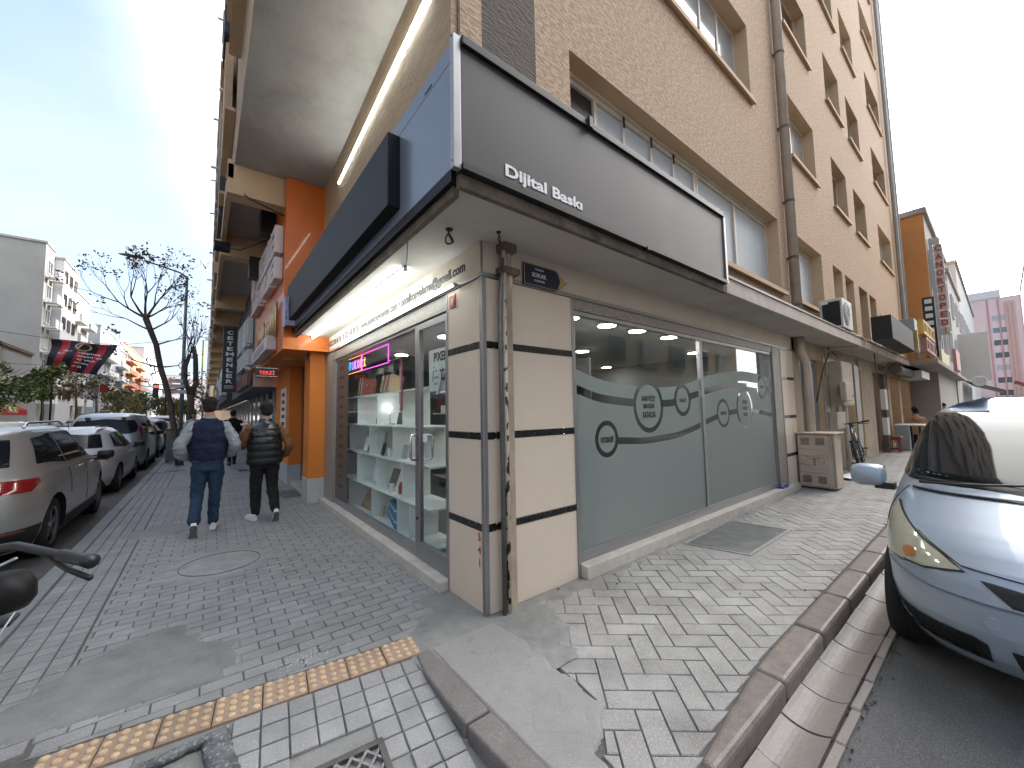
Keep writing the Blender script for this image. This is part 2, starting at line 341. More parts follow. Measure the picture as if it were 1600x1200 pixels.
# ---- dropped corner below the tactile strip: small square setts, slopes to the road
def zr(x, y): return -max(0, (-.06 - y)) * .085
ramp = MB(); ramp.poly([(-2.8, .2, -.012), (-2.8, -1.8, zr(0, -1.8) - .014), (-.55, -1.8, zr(0, -1.8) - .014), (-.55, -.1, -.014)][::1]); ramp = tag(ramp.build('dropped_kerb_ramp', m_conc), kind='structure')
GR = (-1.46, -.985, -.96, -.5)   # grate x0,x1,y0,y1
def in_excl(c):
    if -1.56 < c[0] < -.93 and -1.1 < c[1] < -.42: return True
    if -1.9 < c[0] < -1.5 and c[1] < .03: return True
    return False
pr = []
for j in range(14):
    for i in range(20):
        # pairs of scored squares
        x = -i * .118; y = -j * .118 - .118; gg = .0045 if (i + j // 2) % 2 else .003
        r = [rot2(q, ta, (-.575, -.095)) for q in ((x - .118 + g, y + g), (x - gg, y + g), (x - gg, y + .118 - gg), (x - .118 + g, y + .118 - gg))]
        c = (sum(q[0] for q in r) / 4, sum(q[1] for q in r) / 4)
        lim = -.645 if c[1] < -.3 else -.615
        if c[0] > lim - .012 or in_excl(c): continue
        pr.append(r)
lay_pavers(ramp, pr, -.001, m_pavL, zf=zr, limit=240, jit=.002)
# concrete collar round the grate
def patch(name, x0, x1, y0, y1, res, fn, m, zbase=0., parent=None):
    nx, ny = int((x1 - x0) / res), int((y1 - y0) / res); b = MB(); idx = {}
    H = [[fn(x0 + i * res, y0 + j * res) for i in range(nx + 1)] for j in range(ny + 1)]
    for j in range(ny):
        for i in range(nx):
            if max(H[j][i], H[j][i + 1], H[j + 1][i], H[j + 1][i + 1]) < -.008: continue
            q = []
            for (a, c) in ((i, j), (i + 1, j), (i + 1, j + 1), (i, j + 1)):
                if (a, c) not in idx: idx[(a, c)] = len(b.v); b.v.append((x0 + a * res, y0 + c * res, zbase + max(H[c][a], -.012)))
                q.append(idx[(a, c)])
            b.f.append(tuple(q)); b.m.append(0)
    o = b.build(name, m, parent, smooth=True); return tag(o, kind='stuff')
def nz(x, y, s, k=0.): return mnoise.fractal(Vector((x * s, y * s, k)), .7, 2.1, 4)
def box_d(x, y, x0, x1, y0, y1): return min(x - x0, x1 - x, y - y0, y1 - y)
patch('concrete_collar', -1.75, -.8, -1.15, -.3, .015, lambda x, y: zr(x, y) + min(.004, .10 * (box_d(x, y, -1.6, -.925, -1.1, -.40) + .035 * nz(x, y, 7))) + .0015 * nz(x, y, 25) - (.2 if box_d(x, y, GR[0] - .02, GR[1] + .02, GR[2] - .02, GR[3] + .02) > 0 else 0), m_conc)
gz = zr(0, -.72) + .003
gt = thing('drain_grate', 'rusty grey cast iron grate with diamond openings in the foreground', 'drain grate', (-1.22, -.73, gz))
tilt = Matrix.Translation((-1.22, -.73, gz)) @ Matrix.Rotation(.085, 4, 'X') @ Matrix.Rotation(radians(-5), 4, 'Z')
m_iron = mat('cast_iron', (.12, .115, .112), .55, .5, vary=.3, vscale=25, bump=.4, bscale=90)
m_ironlt = mat('worn_iron', (.32, .30, .29), .5, .5, vary=.3, vscale=25, bump=.4, bscale=90)
fr = MB(); w2, h2 = .245, .24
for a in ((-w2, w2, h2 - .03, h2), (-w2, w2, -h2, -h2 + .03), (-w2, -w2 + .03, -h2 + .03, h2 - .03), (w2 - .03, w2, -h2 + .03, h2 - .03)): fr.box(*a, -.04, .002, M=tilt)
fr.build('frame', m_iron, gt, bevel=.003)
bars = MB()
for s in (1, -1):
    for k in range(-5, 6):
        # diagonal bars clipped to the frame
        c0 = k * .082; pts = []
        p0, p1 = (-.6, c0 - .6 * s * 1.25), (.6, c0 + .6 * s * 1.25); d = Vector((p1[0] - p0[0], p1[1] - p0[1])).normalized(); nn = Vector((-d.y, d.x)) * .0055
        q = [(p0[0] + nn.x, p0[1] + nn.y), (p0[0] - nn.x, p0[1] - nn.y), (p1[0] - nn.x, p1[1] - nn.y), (p1[0] + nn.x, p1[1] + nn.y)]
        q = clip_convex(q, [(-.214, -.209), (.214, -.209), (.214, .209), (-.214, .209)])
        if len(q) > 2: bars.prism(q, -.02, 0 if s > 0 else -.0015, M=tilt)
bars.build('lattice', m_ironlt, gt)
pt = MB(); pt.box(-w2 + .03, w2 - .03, -h2 + .03, h2 - .03, -.06, -.05, M=tilt); pt.build('sump', mat('drain_dark', (.03, .03, .035), .8), gt)
# broken pit frame at the lower left edge
pf = thing('drain_pit_frame', 'scuffed dark metal frame of an open drain pit in the bottom left foreground', 'drain frame', (-1.7, -.15, 0))
m_scuff = mat('scuffed_metal', (.16, .165, .165), .38, .3, vary=.6, vscale=12, bump=.9, bscale=40, bdist=.012, speck=.4, speckscale=60)
def lump(b, pts, r, n=8, seed=0.):
    rows = []
    for i, p in enumerate(pts):
        t = (Vector(pts[min(i + 1, len(pts) - 1)]) - Vector(pts[max(0, i - 1)])).normalized(); u = t.cross(Vector((0, 0, 1))).normalized(); v = u.cross(t); R = []
        for k in range(n):
            a = 2 * pi * k / n; sx = abs(cos(a)) ** .5 * (1 if cos(a) > 0 else -1); sz = abs(sin(a)) ** .5 * (1 if sin(a) > 0 else -1)
            q = Vector(p) + u * sx * r[0] + v * sz * r[1]; q += Vector((nz(q.x, q.y, 30, seed), nz(q.x, q.y, 30, seed + 3), nz(q.x, q.y, 30, seed + 6))) * .008; R.append(q)
        rows.append(R)
    b.grid(rows, 0, True); b.poly(rows[0][::-1]); b.poly(rows[-1])
def seg(a, c, n=10): return [tuple(Vector(a).lerp(Vector(c), i / n)) for i in range(n + 1)]
b = MB(); lump(b, seg((-1.93, -.06, -.0), (-1.60, -.045, -.0), 12), (.022, .016), 10); b.build('rail', m_scuff, pf, smooth=True)
b = MB(); lump(b, seg((-1.585, -.02, -.008), (-1.545, -.40, -.03), 14), (.055, .016), 12, 5); b.build('stone', m_scuff, pf, smooth=True)
b = MB(); b.box(-1.95, -1.63, -.5, -.08, -.16, -.1); b.build('pit_floor', mat('pit_mud', (.05, .04, .035), .9, vary=.5, vscale=14, bump=.9, bscale=30, bdist=.02), pf)
# ---- corner kerb
kc = tag(MB().box(-.60, -.49, -1.7, -.1, -.3, -.05).build('kerb', m_kerbC), kind='structure')
def kstone(par, pl_, z0, z1, m, bev=.014, name='kerb_stone'):
    b = MB(); b.prism(pl_, z0, z1); return b.build(name, m, par, bevel=bev, seg=3, smooth=False)
kpts = [((-.590, -.085), (-.500, -.075)), ((-.628, -.30), (-.488, -.30)), ((-.640, -.60), (-.494, -.60)), ((-.638, -.745), (-.497, -.745))]
kstone(kc, [p[0] for p in kpts] + [(p[1]) for p in reversed(kpts)], -.25, .006, m_kerbC)
kstone(kc, [(-.636, -.757), (-.618, -1.1), (-.585, -1.5), (-.44, -1.5), (-.473, -1.1), (-.495, -.757)], -.25, .004, m_kerbC)
# ---- right pavement in herringbone
right_walk = sheet('pavement', [(-.5, -1.6), (30, -1.6), (30, .02), (-.5, .02)], -.010, m_bed)
CR = [(-.02, -.02), (.03, -.44), (-.02, -.53), (.015, -.62), (-.03, -.72), (.0, -.86), (-.035, -.98), (-.02, -1.10), (-.10, -1.14), (-.16, -1.20), (-.28, -1.24), (-.32, -1.6)]
def crack_x(y):
    for (x0, y0), (x1, y1) in zip(CR, CR[1:]):
        if y1 <= y <= y0: return x0 + (x1 - x0) * (y - y0) / (y1 - y0)
    return CR[0][0] if y > 0 else CR[-1][0]
def kerb_in(x): return -1.452 - .10 * max(0, (1.1 - x) / 1.1) ** 1.4
hp = []; Lb, Wb = .262, .131; ha = radians(-41)
for i in range(-60, 90):
    for j in range(-60, 90):
        for o in (0, 1):
            # herringbone: brick (i,j) family
            u = i * Wb + j * Wb * 1.0; v = -i * Wb + j * Wb
            if o == 0: bx = (i * Wb + j * 2 * Wb, i * Wb); r = [(bx[0], bx[1]), (bx[0] + Lb, bx[1]), (bx[0] + Lb, bx[1] + Wb), (bx[0], bx[1] + Wb)]
            else: bx = (i * Wb + j * 2 * Wb, i * Wb + Wb); r = [(bx[0], bx[1]), (bx[0] + Wb, bx[1]), (bx[0] + Wb, bx[1] + Lb), (bx[0], bx[1] + Lb)]
            hp.append(r)
# true herringbone lattice: translate (Wb,Wb) and (2Wb*?,..) -> lattice vectors (W,W) and (2W,-2W)
hp = []
for i in range(-140, 200):
    for j in range(-60, 80):
        ox, oy = i * Wb + j * 2 * Wb, i * Wb - j * 2 * Wb
        for r in ([(0, 0), (Lb, 0), (Lb, Wb), (0, Wb)], [(0, Wb), (Wb, Wb), (Wb, Wb + Lb), (0, Wb + Lb)]):
            w = [rot2((x + ox, y + oy), ha, (.288, -.355)) for x, y in r]
            cx = sum(q[0] for q in w) / 4; cy = sum(q[1] for q in w) / 4
            if -.7 < cx < 24 and -1.75 < cy < .1:
                s = 1 - .0045 / Lb * 2, 1 - .0045 / Wb * 2
                ww = []
                for (x, y) in r:
                    mx = sum(q[0] for q in r) / 4; my = sum(q[1] for q in r) / 4; lx = Lb if abs(r[1][0] - r[0][0]) > Wb * 1.5 else Wb; ly = Wb if lx == Lb else Lb
                    ww.append(rot2((mx + (x - mx) * (1 - .007 / lx) + ox, my + (y - my) * (1 - .007 / ly) + oy), ha, (.288, -.355)))
                hp.append(ww)
HX = (2.50, 3.98, -.80, -.10)   # access cover opening
res = []
for w in hp:
    cx = sum(q[0] for q in w) / 4; cy = sum(q[1] for q in w) / 4; cxk = crack_x(cy)
    if cx < cxk - .2: continue
    p = clip(w, 0, 1, -.004); p = clip(p, 0, -1, 1.452 + .0 if cx > 1.1 else -kerb_in(cx)) if p else p
    if len(p) < 3: continue
    if min(q[0] for q in p) < cxk + .008:
        y0_, y1_ = min(q[1] for q in p), max(q[1] for q in p); xa, xb = crack_x(y1_), crack_x(y0_)
        # keep the side right of the crack segment
        a, bq = (y0_ - y1_), (xa - xb); c0 = a * (xa + .014) + bq * y1_
        p = clip(p, a, bq, c0) if abs(a) > 1e-6 else p
    if len(p) < 3 or area(p) < .0015: continue
    if HX[0] < cx < HX[1] and HX[2] < cy < HX[3]: continue
    res.append(p)
lay_pavers(right_walk, res, 0, m_pavR, jit=.0022, bev=.004)
farR = sheet('pavement', [(24, -1.6), (150, -1.6), (150, .0), (24, .0)], -.003, m_pavR)
# old cast slab left of the crack, faint joints pressed in it
def slab_h(x, y):
    d = min(crack_x(y) - x, x + .497, -.06 - y + .2 * 0, y + 1.62)
    h = .0095 if d > .006 else -.05
    a = rot2((x + .25, y + .6), radians(41)); jx = abs((a[0] / .26 + (.5 if int(floor(a[1] / .14)) % 2 else 0)) % 1 - .5); jy = abs((a[1] / .14) % 1 - .5)
    if -1.15 < y < -.55 and (jx > .485 or jy > .475) and nz(x, y, 3, 2) > -.05: h -= .004
    return h + .002 * nz(x, y, 9)
patch('cast_slab', -.5, .06, -1.62, -.10, .012, slab_h, m_slab)
# ragged cement along the walls and round the corner
patch('cement_fillet', -.62, 1.15, -.75, .75, .02, lambda x, y: min(.008, .09 * (max(min(.30 - abs(x - .0) - max(0, -y) * .15, .58 - y), .13 + y if x > 0 else -1, .52 - hypot(x + .05, y + .12)) + .07 * nz(x, y, 4))) + .002 * nz(x, y, 14) if not (x > .01 and y > .01) else -.1, m_conc)
patch('cement_fillet', .9, 7.4, -.34, .0, .025, lambda x, y: min(.010, .12 * (.135 + y + .07 * nz(x, y, 3, 5))) + .002 * nz(x, y, 12), m_conc)
patch('cement_fillet', -.3, .0, .4, 5.3, .03, lambda x, y: min(.006, .10 * (.07 + x + .05 * nz(x, y, 3, 8))) + .001 * nz(x, y, 12), m_conc)
# large worn cement repair on the left pavement and smaller ones further on
def blob(cx, cy, rx, ry, a=0.):
    def f(x, y):
        u, v = rot2((x - cx, y - cy), -a); return 1 - sqrt((u / rx) ** 2 + (v / ry) ** 2)
    return f
B1, B1b = blob(-2.0, .80, .52, .48, .35), blob(-2.55, .45, .6, .42, -.2)
patch('cement_repair', -2.83, -1.2, .0, 1.7, .018, lambda x, y: (min(.007, .05 * (max(B1(x, y), B1b(x, y)) + .42 * nz(x, y, 2.4, 3))) + .0035 * nz(x, y, 7) if y > .30 - (x + .55) * .118 + .01 and x > -2.70 else -.1), m_conc)
B2 = blob(-2.05, 4.62, .36, .32, .2)
patch('cement_repair', -2.6, -1.5, 4.0, 5.3, .025, lambda x, y: min(.006, .05 * (B2(x, y) + .35 * nz(x, y, 2.6, 9))) + .002 * nz(x, y, 9), m_slab)
patch('cement_repair', -2.7, -.2, 8.0, 9.2, .04, lambda x, y: min(.006, .06 * (.35 - abs(y - 8.5 - (x + 2) * .06) + .18 * nz(x, y, 2, 4))) + .001 * nz(x, y, 9), m_slab)
sl = MB(); sl.box(-2.6, -1.8, 12.2, 12.34, -.02, .006, M=Matrix.Rotation(.02, 4, 'Z')); tag(sl.build('slot_drain', m_dkmetal), 'narrow dark slot drain across the pavement beside the leaning tree', 'drain')
# right kerb
kr = tag(MB().box(.06, 24, -1.61, -1.5, -.3, -.04).build('kerb', m_kerbR), kind='structure')
x = .02; 
while x < 20:
    ln = .715 if x > .1 else .86 - .02; x1 = x + ln; pr_ = []
    yo0, yo1 = -1.628, -1.628
    def kin(q): return kerb_in(q) - .003
    pl_ = [(x + .004, yo0), (x1 - .004, yo1), (x1 - .004, kin(x1)), ((x + x1) / 2, kin((x + x1) / 2)), (x + .004, kin(x))]
    o = kstone(kr, pl_, -.25, .008 + random.uniform(-.003, .003), m_kerbR, bev=.03); x = x1
    if x > 12: continue
# gutter of channel tiles
gut = sheet('gutter', [(.0, -1.90), (20, -1.90), (20, -1.60), (.0, -1.60)], -.134, m_litter)
m_chan = mat('glazed_channel_tile', (.23, .178, .155), .42, vary=.35, vscale=8, bump=.25, bscale=40, rnd=.12, col2=(.2, .19, .18), speck=.12)
ch = MB(); n = 10
prof = [(-.105 + .21 * k / n, -.028 * (1 - ((k / n) * 2 - 1) ** 2) + .004) for k in range(n + 1)]
ch.grid([[(xx, y, z) for y, z in prof] for xx in (-.163, .163)]); ch.grid([[(xx, y, z - .02) for y, z in prof] for xx in (-.163, .163)])
for xx in (-.163, .163):
    for (y0, z0), (y1, z1) in zip(prof, prof[1:]): ch.poly([(xx, y0, z0), (xx, y1, z1), (xx, y1, z1 - .02), (xx, y0, z0 - .02)])
chm = ch.mesh('channel_tile', m_chan, smooth=False)
rb = MB(); rb.prism([(-.163, -.02), (.163, -.02), (.163, .02), (-.163, .02)], -.06, .004, 0, .007); rbm = rb.mesh('edging_brick', m_chan)
for k in range(56):
    x = .245 + k * .335; zc = -.098 + random.uniform(-.003, .003)
    place('channel_tile', chm, gut, (x, -1.738 + random.uniform(-.004, .004), zc), random.uniform(-.01, .01)); place('edging_brick', rbm, gut, (x + .01, -1.868 + random.uniform(-.004, .004), -.112 + random.uniform(-.004, .004)), random.uniform(-.02, .02))
patch('gutter_debris', .0, 6, -1.67, -1.60, .02, lambda x, y: .006 + .012 * nz(x, y, 12), m_litter, zbase=-.126)
gr = MB()
for k in range(420):
    x, y = random.uniform(.05, 6), random.choice([random.uniform(-1.66, -1.61), random.gauss(-1.9, .02)]); s = random.uniform(.003, .011)
    gr.prism([(x + s * cos(a) * random.uniform(.6, 1), y + s * sin(a) * random.uniform(.6, 1)) for a in (0, 1.3, 2.5, 3.8, 5.1)], -.125, -.118 + s * .7)
tag(gr.build('gravel', m_litter), kind='stuff')
# litter specks over the pavements
m_speck = mat('pale_litter', (.6, .6, .58), .8)
lt = MB()
for k in range(150):
    x, y = random.uniform(-2.6, -.1), random.uniform(.4, 9); s = random.uniform(.003, .009)
    lt.prism([(x + s * cos(a) * random.uniform(.4, 1), y + s * sin(a) * random.uniform(.4, 1)) for a in (0, 1.5, 3, 4.6)], .001, .003 + s * .3)
for k in range(150):
    x, y = random.gauss(-1.13, .08), random.gauss(.33, .045); s = random.uniform(.002, .008)
    lt.prism([(x + s * cos(a) * random.uniform(.4, 1), y + s * sin(a) * random.uniform(.4, 1)) for a in (0, 1.5, 3, 4.6)], .001, .003)
tag(lt.build('litter', m_speck), kind='stuff')
dl = MB()
for (x, y) in [(1.15, -.3), (1.08, -.42), (1.75, -1.05), (2.3, -.95), (2.05, -1.3), (2.2, -1.36), (.55, -.85)] + [(random.uniform(.6, 7), random.uniform(-.2, -.04)) for _ in range(26)]:
    s = random.uniform(.012, .026); a0 = random.random() * 6; pts = [(x + s * cos(a + a0) * q, y + s * sin(a + a0) * q * .6, .004 + random.uniform(0, .012)) for a, q in ((0, 1), (1, .5), (2.2, .9), (3.1, .6), (4, 1), (5.2, .5))]
    c = len(dl.v); dl.poly(pts)
tag(dl.build('dead_leaves', mat('dead_leaf', (.035, .03, .022), .8)), kind='stuff')
# access cover
cs = MB(); cs.prism([(2.32, -.97), (4.2, -.97), (4.2, -.0), (2.32, -.0)], -.01, -.003); tag(cs.build('cement_collar', m_slab), kind='structure')
ac = thing('access_cover', 'square scratched steel access cover sunk in the herringbone pavement under the frosted window', 'access cover', (3.27, -.44, 0))
A = [(2.56, -.14), (2.71, -.775), (3.99, -.765), (3.86, -.07)][::1]
def inset(P, k): cx = sum(p[0] for p in P) / 4; cy = sum(p[1] for p in P) / 4; return [(x + (cx - x) * k / abs(x - cx), y + (cy - y) * k / abs(y - cy)) for x, y in P]
m_cov = mat('scratched_steel_plate', (.16, .165, .165), .42, .35, vary=.45, vscale=7, bump=.3, bscale=60, dirt=.5)
Ai = inset(A, .035); b = MB()
for i in range(4): j = (i + 1) % 4; b.prism([A[i], A[j], Ai[j], Ai[i]], -.03, .006)
b.build('frame', m_ironlt, ac, bevel=.002)
b = MB(); b.prism(inset(A, .041), -.03, .002); b.build('plate', m_cov, ac, bevel=.002)
b = MB(); b.box(3.66, 3.74, -.70, -.685, .002, .006); b.build('lifting_slot', m_alu, ac)
# small floor grate by the orange pillar
fg = thing('floor_grate', 'small slatted floor grate beside the orange pillar step', 'floor grate', (-.36, 6.2, 0))
b = MB(); b.box(-.6, -.12, 5.68, 6.72, -.01, .004); b.build('surround', m_conc, fg)
b = MB(); b.box(-.5, -.2, 5.8, 6.6, .004, .006); b.build('sump', m_black, fg)
for k in range(7): b = MB(); b.box(-.49, -.21, 5.83 + k * .11, 5.87 + k * .11, .006, .014); b.build('slat', m_ironlt, fg)
pc = MB(); pc.box(-.88, -.66, 10.7, 11.1, -.01, .005); tag(pc.build('utility_cover', m_dkmetal), 'small dark square cover far along the left pavement', 'utility cover')
# far pavement of the left street
fw = MB(); fw.box(-22, -14, -60, 300, -.3, 0); tag(fw.build('pavement', m_kerbL), kind='structure')
# ================================================================ CORNER BUILDING
m_stucco = mat('tan_stucco', (.58, .415, .285), .85, vary=.3, vscale=13, bump=1., bscale=17, bdist=.022, stretch=(1, 1, 2.8), rot=(0, radians(33), 0), dirt=.12, vcon=.09, col2=(.37, .25, .165))
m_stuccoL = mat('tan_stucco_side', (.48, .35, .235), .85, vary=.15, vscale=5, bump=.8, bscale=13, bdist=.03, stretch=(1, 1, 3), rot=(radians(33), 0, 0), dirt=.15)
m_stdark = mat('dark_brown_stucco', (.13, .105, .09), .85, vary=.25, vscale=5, bump=1., bscale=13, bdist=.035, stretch=(1, 1, 3.2), rot=(0, radians(33), 0))
m_reveal = mat('smooth_tan_plaster', (.56, .40, .25), .8, vary=.10, vscale=2, bump=.2, bscale=30, dirt=.15)
m_soffit = mat('grey_plaster_soffit', (.36, .335, .31), .9, vary=.12, vscale=1.8, bump=.5, bscale=6, bdist=.03, dirt=.35)
m_canopy = mat('canopy_plaster', (.50, .465, .42), .9, vary=.1, vscale=1.7, bump=.45, bscale=7, bdist=.02, dirt=.25)
m_oldconc = mat('weathered_concrete_edge', (.17, .14, .11), .95, vary=.5, vscale=5, bump=1., bscale=9, bdist=.05, dirt=.6)
m_cream = mat('cream_cladding', (.72, .60, .48), .45, vary=.05, vscale=1.2, bump=.12, bscale=30, dirt=.10)
m_band = mat('cream_band', (.62, .54, .44), .5, vary=.07, vscale=2, bump=.1, bscale=20, dirt=.1)
m_strip = mat('black_granite', (.012, .012, .013), .25, vary=.4, vscale=30, bump=.1, bscale=60, speck=.06)
m_granite = mat('speckled_granite', (.34, .30, .26), .4, vary=.3, vscale=60, speck=-.85, speckscale=95)
m_sillst = mat('terrazzo_sill', (.58, .53, .47), .5, vary=.15, vscale=8, speck=-.35, speckscale=130, dirt=.35)
m_winfr = mat('cream_window_frame', (.58, .50, .42), .5, vary=.08)
m_pvc = mat('white_pvc', (.62, .62, .62), .4)
m_pipe = mat('beige_drainpipe', (.47, .40, .33), .55, vary=.15, vscale=3, dirt=.35)
m_mirror = mat('dim_window_glass', (.02, .025, .03), .04, spec=1., coat=.6)
m_blind = mat('pale_blue_blind', (.46, .50, .53), .6, vary=.1, vscale=1.2)
m_glass = glass_mat('clear_glass', (.95, .98, .97), 1.0)
m_room = mat('interior_wall', (.14, .15, .15), .8, vary=.05)
bld = thing('corner_building', 'tan stucco corner apartment block with a copy shop on the ground floor', 'building', (0, 0, 0))

def wall_holes(b, T, u0, u1, v0, v1, holes, dep, mi=0, mr=1, cuts=None):
    us = sorted({u0, u1, *[h[0] for h in holes], *[h[1] for h in holes], *(cuts or [])}); vs = sorted({v0, v1, *[h[2] for h in holes], *[h[3] for h in holes]})
    us = [u for u in us if u0 <= u <= u1]; vs = [v for v in vs if v0 <= v <= v1]
    for i in range(len(us) - 1):
        for j in range(len(vs) - 1):
            cu, cv = (us[i] + us[i + 1]) / 2, (vs[j] + vs[j + 1]) / 2
            if any(h[0] < cu < h[1] and h[2] < cv < h[3] for h in holes): continue
            m = mi(cu, cv) if callable(mi) else mi
            b.poly([T(us[i], vs[j], 0), T(us[i + 1], vs[j], 0), T(us[i + 1], vs[j + 1], 0), T(us[i], vs[j + 1], 0)], m)
    for (a, c, d, e) in [h[:4] for h in holes]:
        b.poly([T(a, d, 0), T(c, d, 0), T(c, d, dep), T(a, d, dep)], mr); b.poly([T(a, e, dep), T(c, e, dep), T(c, e, 0), T(a, e, 0)], mr)
        b.poly([T(a, d, 0), T(a, d, dep), T(a, e, dep), T(a, e, 0)], mr); b.poly([T(c, d, dep), T(c, d, 0), T(c, e, 0), T(c, e, dep)], mr)
TR = lambda u, v, d: (u, d, v)          # right facade (faces -Y)
TL = lambda u, v, d: (d, u, v)          # left facade (faces -X)
# right facade, upper floors
H1 = [(1.09, 6.92, 3.68, 5.12), (7.72, 9.85, 3.68, 5.12)]
H2 = [(10.85, 11.78, 3.55, 5.12), (12.12, 13.12, 3.5, 5.12), (13.78, 14.98, 3.5, 5.12), (15.3, 16.35, 3.5, 5.12), (16.9, 20.2, 3.0, 4.7)]
cols = [(8.05, 9.95), (11.55, 13.2), (14.1, 15.85), (18.0, 20.75)]
HU = []
for k in range(7):
    z = 6.9 + 3.07 * k; HU += [(a, c, z, z + 1.43) for a, c in cols]; HU.append((1.9, 5.95, z + .15, z + 1.62))
XE, ZT = 22.6, 29.5
b = MB()
wall_holes(b, TR, -.26, XE, 2.99, ZT, H1 + H2 + HU, .27, mi=lambda u, v: 2 if .03 < u < .63 else 0, cuts=[.03, .63])
b.poly([(XE, 0, 0), (XE, 14, 0), (XE, 14, ZT), (XE, 0, ZT)], 0); b.poly([(-.26, 0, ZT), (XE, 0, ZT), (XE, 14, ZT), (-.26, 14, ZT)], 0)
wr = b.build('facade_wall', [m_stucco, m_reveal, m_stdark], bld)
# windows
def win_mesh(w, h, mull=(.5,), fr=.05, blind=None, frm=None, pane=None):
    f = MB(); d = .05
    f.box(0, w, 0, d, 0, fr); f.box(0, w, 0, d, h - fr, h); f.box(0, fr, 0, d, fr, h - fr); f.box(w - fr, w, 0, d, fr, h - fr)
    for q in mull: f.box(w * q - fr * .55, w * q + fr * .55, 0, d, fr, h - fr)
    return f.mesh('window', frm or m_winfr)
def pane_mesh(w, h, fr=.05, m=None): p = MB(); p.box(fr, w - fr, .02, .032, fr, h - fr); return p.mesh('pane', m or m_mirror)
def sill_mesh(w, m=None): s = MB(); s.box(-.06, w + .06, -.32, -.0, -.05, 0.); s.box(-.06, w + .06, -.34, -.31, -.075, -.002); return s.mesh('sill', m or m_reveal)
def add_window(par, x, z, w, h, mull=(.5,), y=.22, pm=None, frm=None, sill=True, cache={}):
    key = (round(w, 2), round(h, 2), mull, (pm or m_mirror).name, (frm or m_winfr).name)
    if key not in cache: cache[key] = (win_mesh(w, h, mull, frm=frm), pane_mesh(w, h, m=pm), sill_mesh(w))
    o = place('window', cache[key][0], par, (x, y, z)); place('pane', cache[key][1], o, (x, y, z))
    if sill: place('sill', cache[key][2], o, (x, y + .05, z))
    return o
m_curt_sky = mat('curtain_sky_tint_glass', (.36, .40, .44), .12, vary=.3, vscale=1.2, coat=.8)  # pale blue base colour stands for reflected sky as well as curtains
for i, (a, c, z0, z1) in enumerate(HU): add_window(bld, a, z0, c - a, z1 - z0, (.5,) if c - a < 3 else (.33, .66, .82), pm=m_curt_sky if c - a > 3 or i % 3 == 0 else None)
for i, (a, c, z0, z1) in enumerate(H2[:4]): add_window(bld, a, z0, c - a, z1 - z0, (.5,), pm=(m_blind if i < 2 else m_mirror))
add_window(bld, 16.9, 3.0, 3.3, 1.7, (.33, .66))
add_window(bld, 7.72, 3.68, 2.13, 1.44, (.42,), pm=m_blind)
# the long first floor window: one open dark pane, then pale blinds behind narrow panes
w1 = MB(); x0, x1, z0, z1 = 1.09, 6.92, 3.68, 5.12; y = .2
for bx in ((x0, x1, z0, z0 + .05), (x0, x1, z1 - .09, z1)): w1.box(bx[0], bx[1], y, y + .06, bx[2], bx[3])
w1.box(x0, x1, y - .03, y, z1 - .035, z1)
for q, t in ((x0 + .03, .03), (1.72, .022), (2.26, .016), (2.86, .016), (3.42, .016), (4.02, .03), (4.10, .03), (5.42, .03), (x1 - .03, .03)): w1.box(q - t, q + t, y - .005, y + .055, z0 + .05, z1 - .09)
w1o = w1.build('window', m_winfr, bld)
MB().box(1.15, 1.70, y + .03, y + .045, z0 + .05, z1 - .09).build('pane', m_black, w1o)
for q in (1.742, 2.276, 2.876, 3.436, 4.13, 5.45): pass
for a, c in ((1.742, 2.244), (2.276, 2.844), (2.876, 3.404), (3.436, 3.99), (4.13, 5.39), (5.45, 6.86)): MB().box(a, c, y + .03, y + .045, z0 + .05, z1 - .09).build('pane', m_blind, w1o)
for q in (2.26, 2.86, 3.42): MB().box(q - .012, q + .012, y - .02, y - .005, z1 - .17, z1 - .02).build('hinge', m_black, w1o)
place('sill', sill_mesh(5.83), w1o, (x0, .25, z0))
# left side above the shop sign: slightly skewed tan wall
b = MB(); b.grid([[(-.26, 0, 2.99), (-.1, 4.75, 2.99)], [(-.26, 0, 5.54), (-.1, 4.75, 5.54)]], 0)
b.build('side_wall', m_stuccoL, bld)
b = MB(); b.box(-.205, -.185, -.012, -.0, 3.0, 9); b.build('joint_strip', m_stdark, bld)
# overhanging upper floors of the left side, soffit and cross beams
b = MB(); b.box(-1.41, -.0, -.02, 60, 5.54, 5.6); b.build('soffit', m_soffit, bld)
LW = MB(); hl = []
for k in range(8):
    z = 6.5 + 3.07 * k
    for y in [2.0 + 3.0 * i for i in range(14)]: hl.append((y, y + 1.7, z, z + 1.5))
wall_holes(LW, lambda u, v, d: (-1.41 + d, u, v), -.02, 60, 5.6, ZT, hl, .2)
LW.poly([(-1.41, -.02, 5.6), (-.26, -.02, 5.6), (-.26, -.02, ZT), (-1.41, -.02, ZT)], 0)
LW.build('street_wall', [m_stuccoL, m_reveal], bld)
m_dkfr = mat('dark_window_frame', (.035, .033, .035), .5)
wf = MB(); wf.box(-.02, .03, 0, .07, 0, 1.5); wf.box(-.02, .03, 1.63, 1.7, 0, 1.5); wf.box(-.02, .03, .07, 1.63, 1.43, 1.5); wf.box(-.02, .03, .07, 1.63, 0, .07); wfm = wf.mesh('window', m_dkfr)
pf_ = MB(); pf_.box(.0, .01, .07, 1.63, .07, 1.43); pfm = pf_.mesh('pane', m_mirror)
sl_ = MB(); sl_.box(-.14, .0, -.06, 1.76, -.06, 0); slm = sl_.mesh('sill', m_reveal)
for (y, y2, z, z2) in hl:
    if z > 19 or y > 32: continue
    o = place('window', wfm, bld, (-1.30, y, z)); place('pane', pfm, o, (-1.30, y, z)); place('sill', slm, o, (-1.42, y, z))
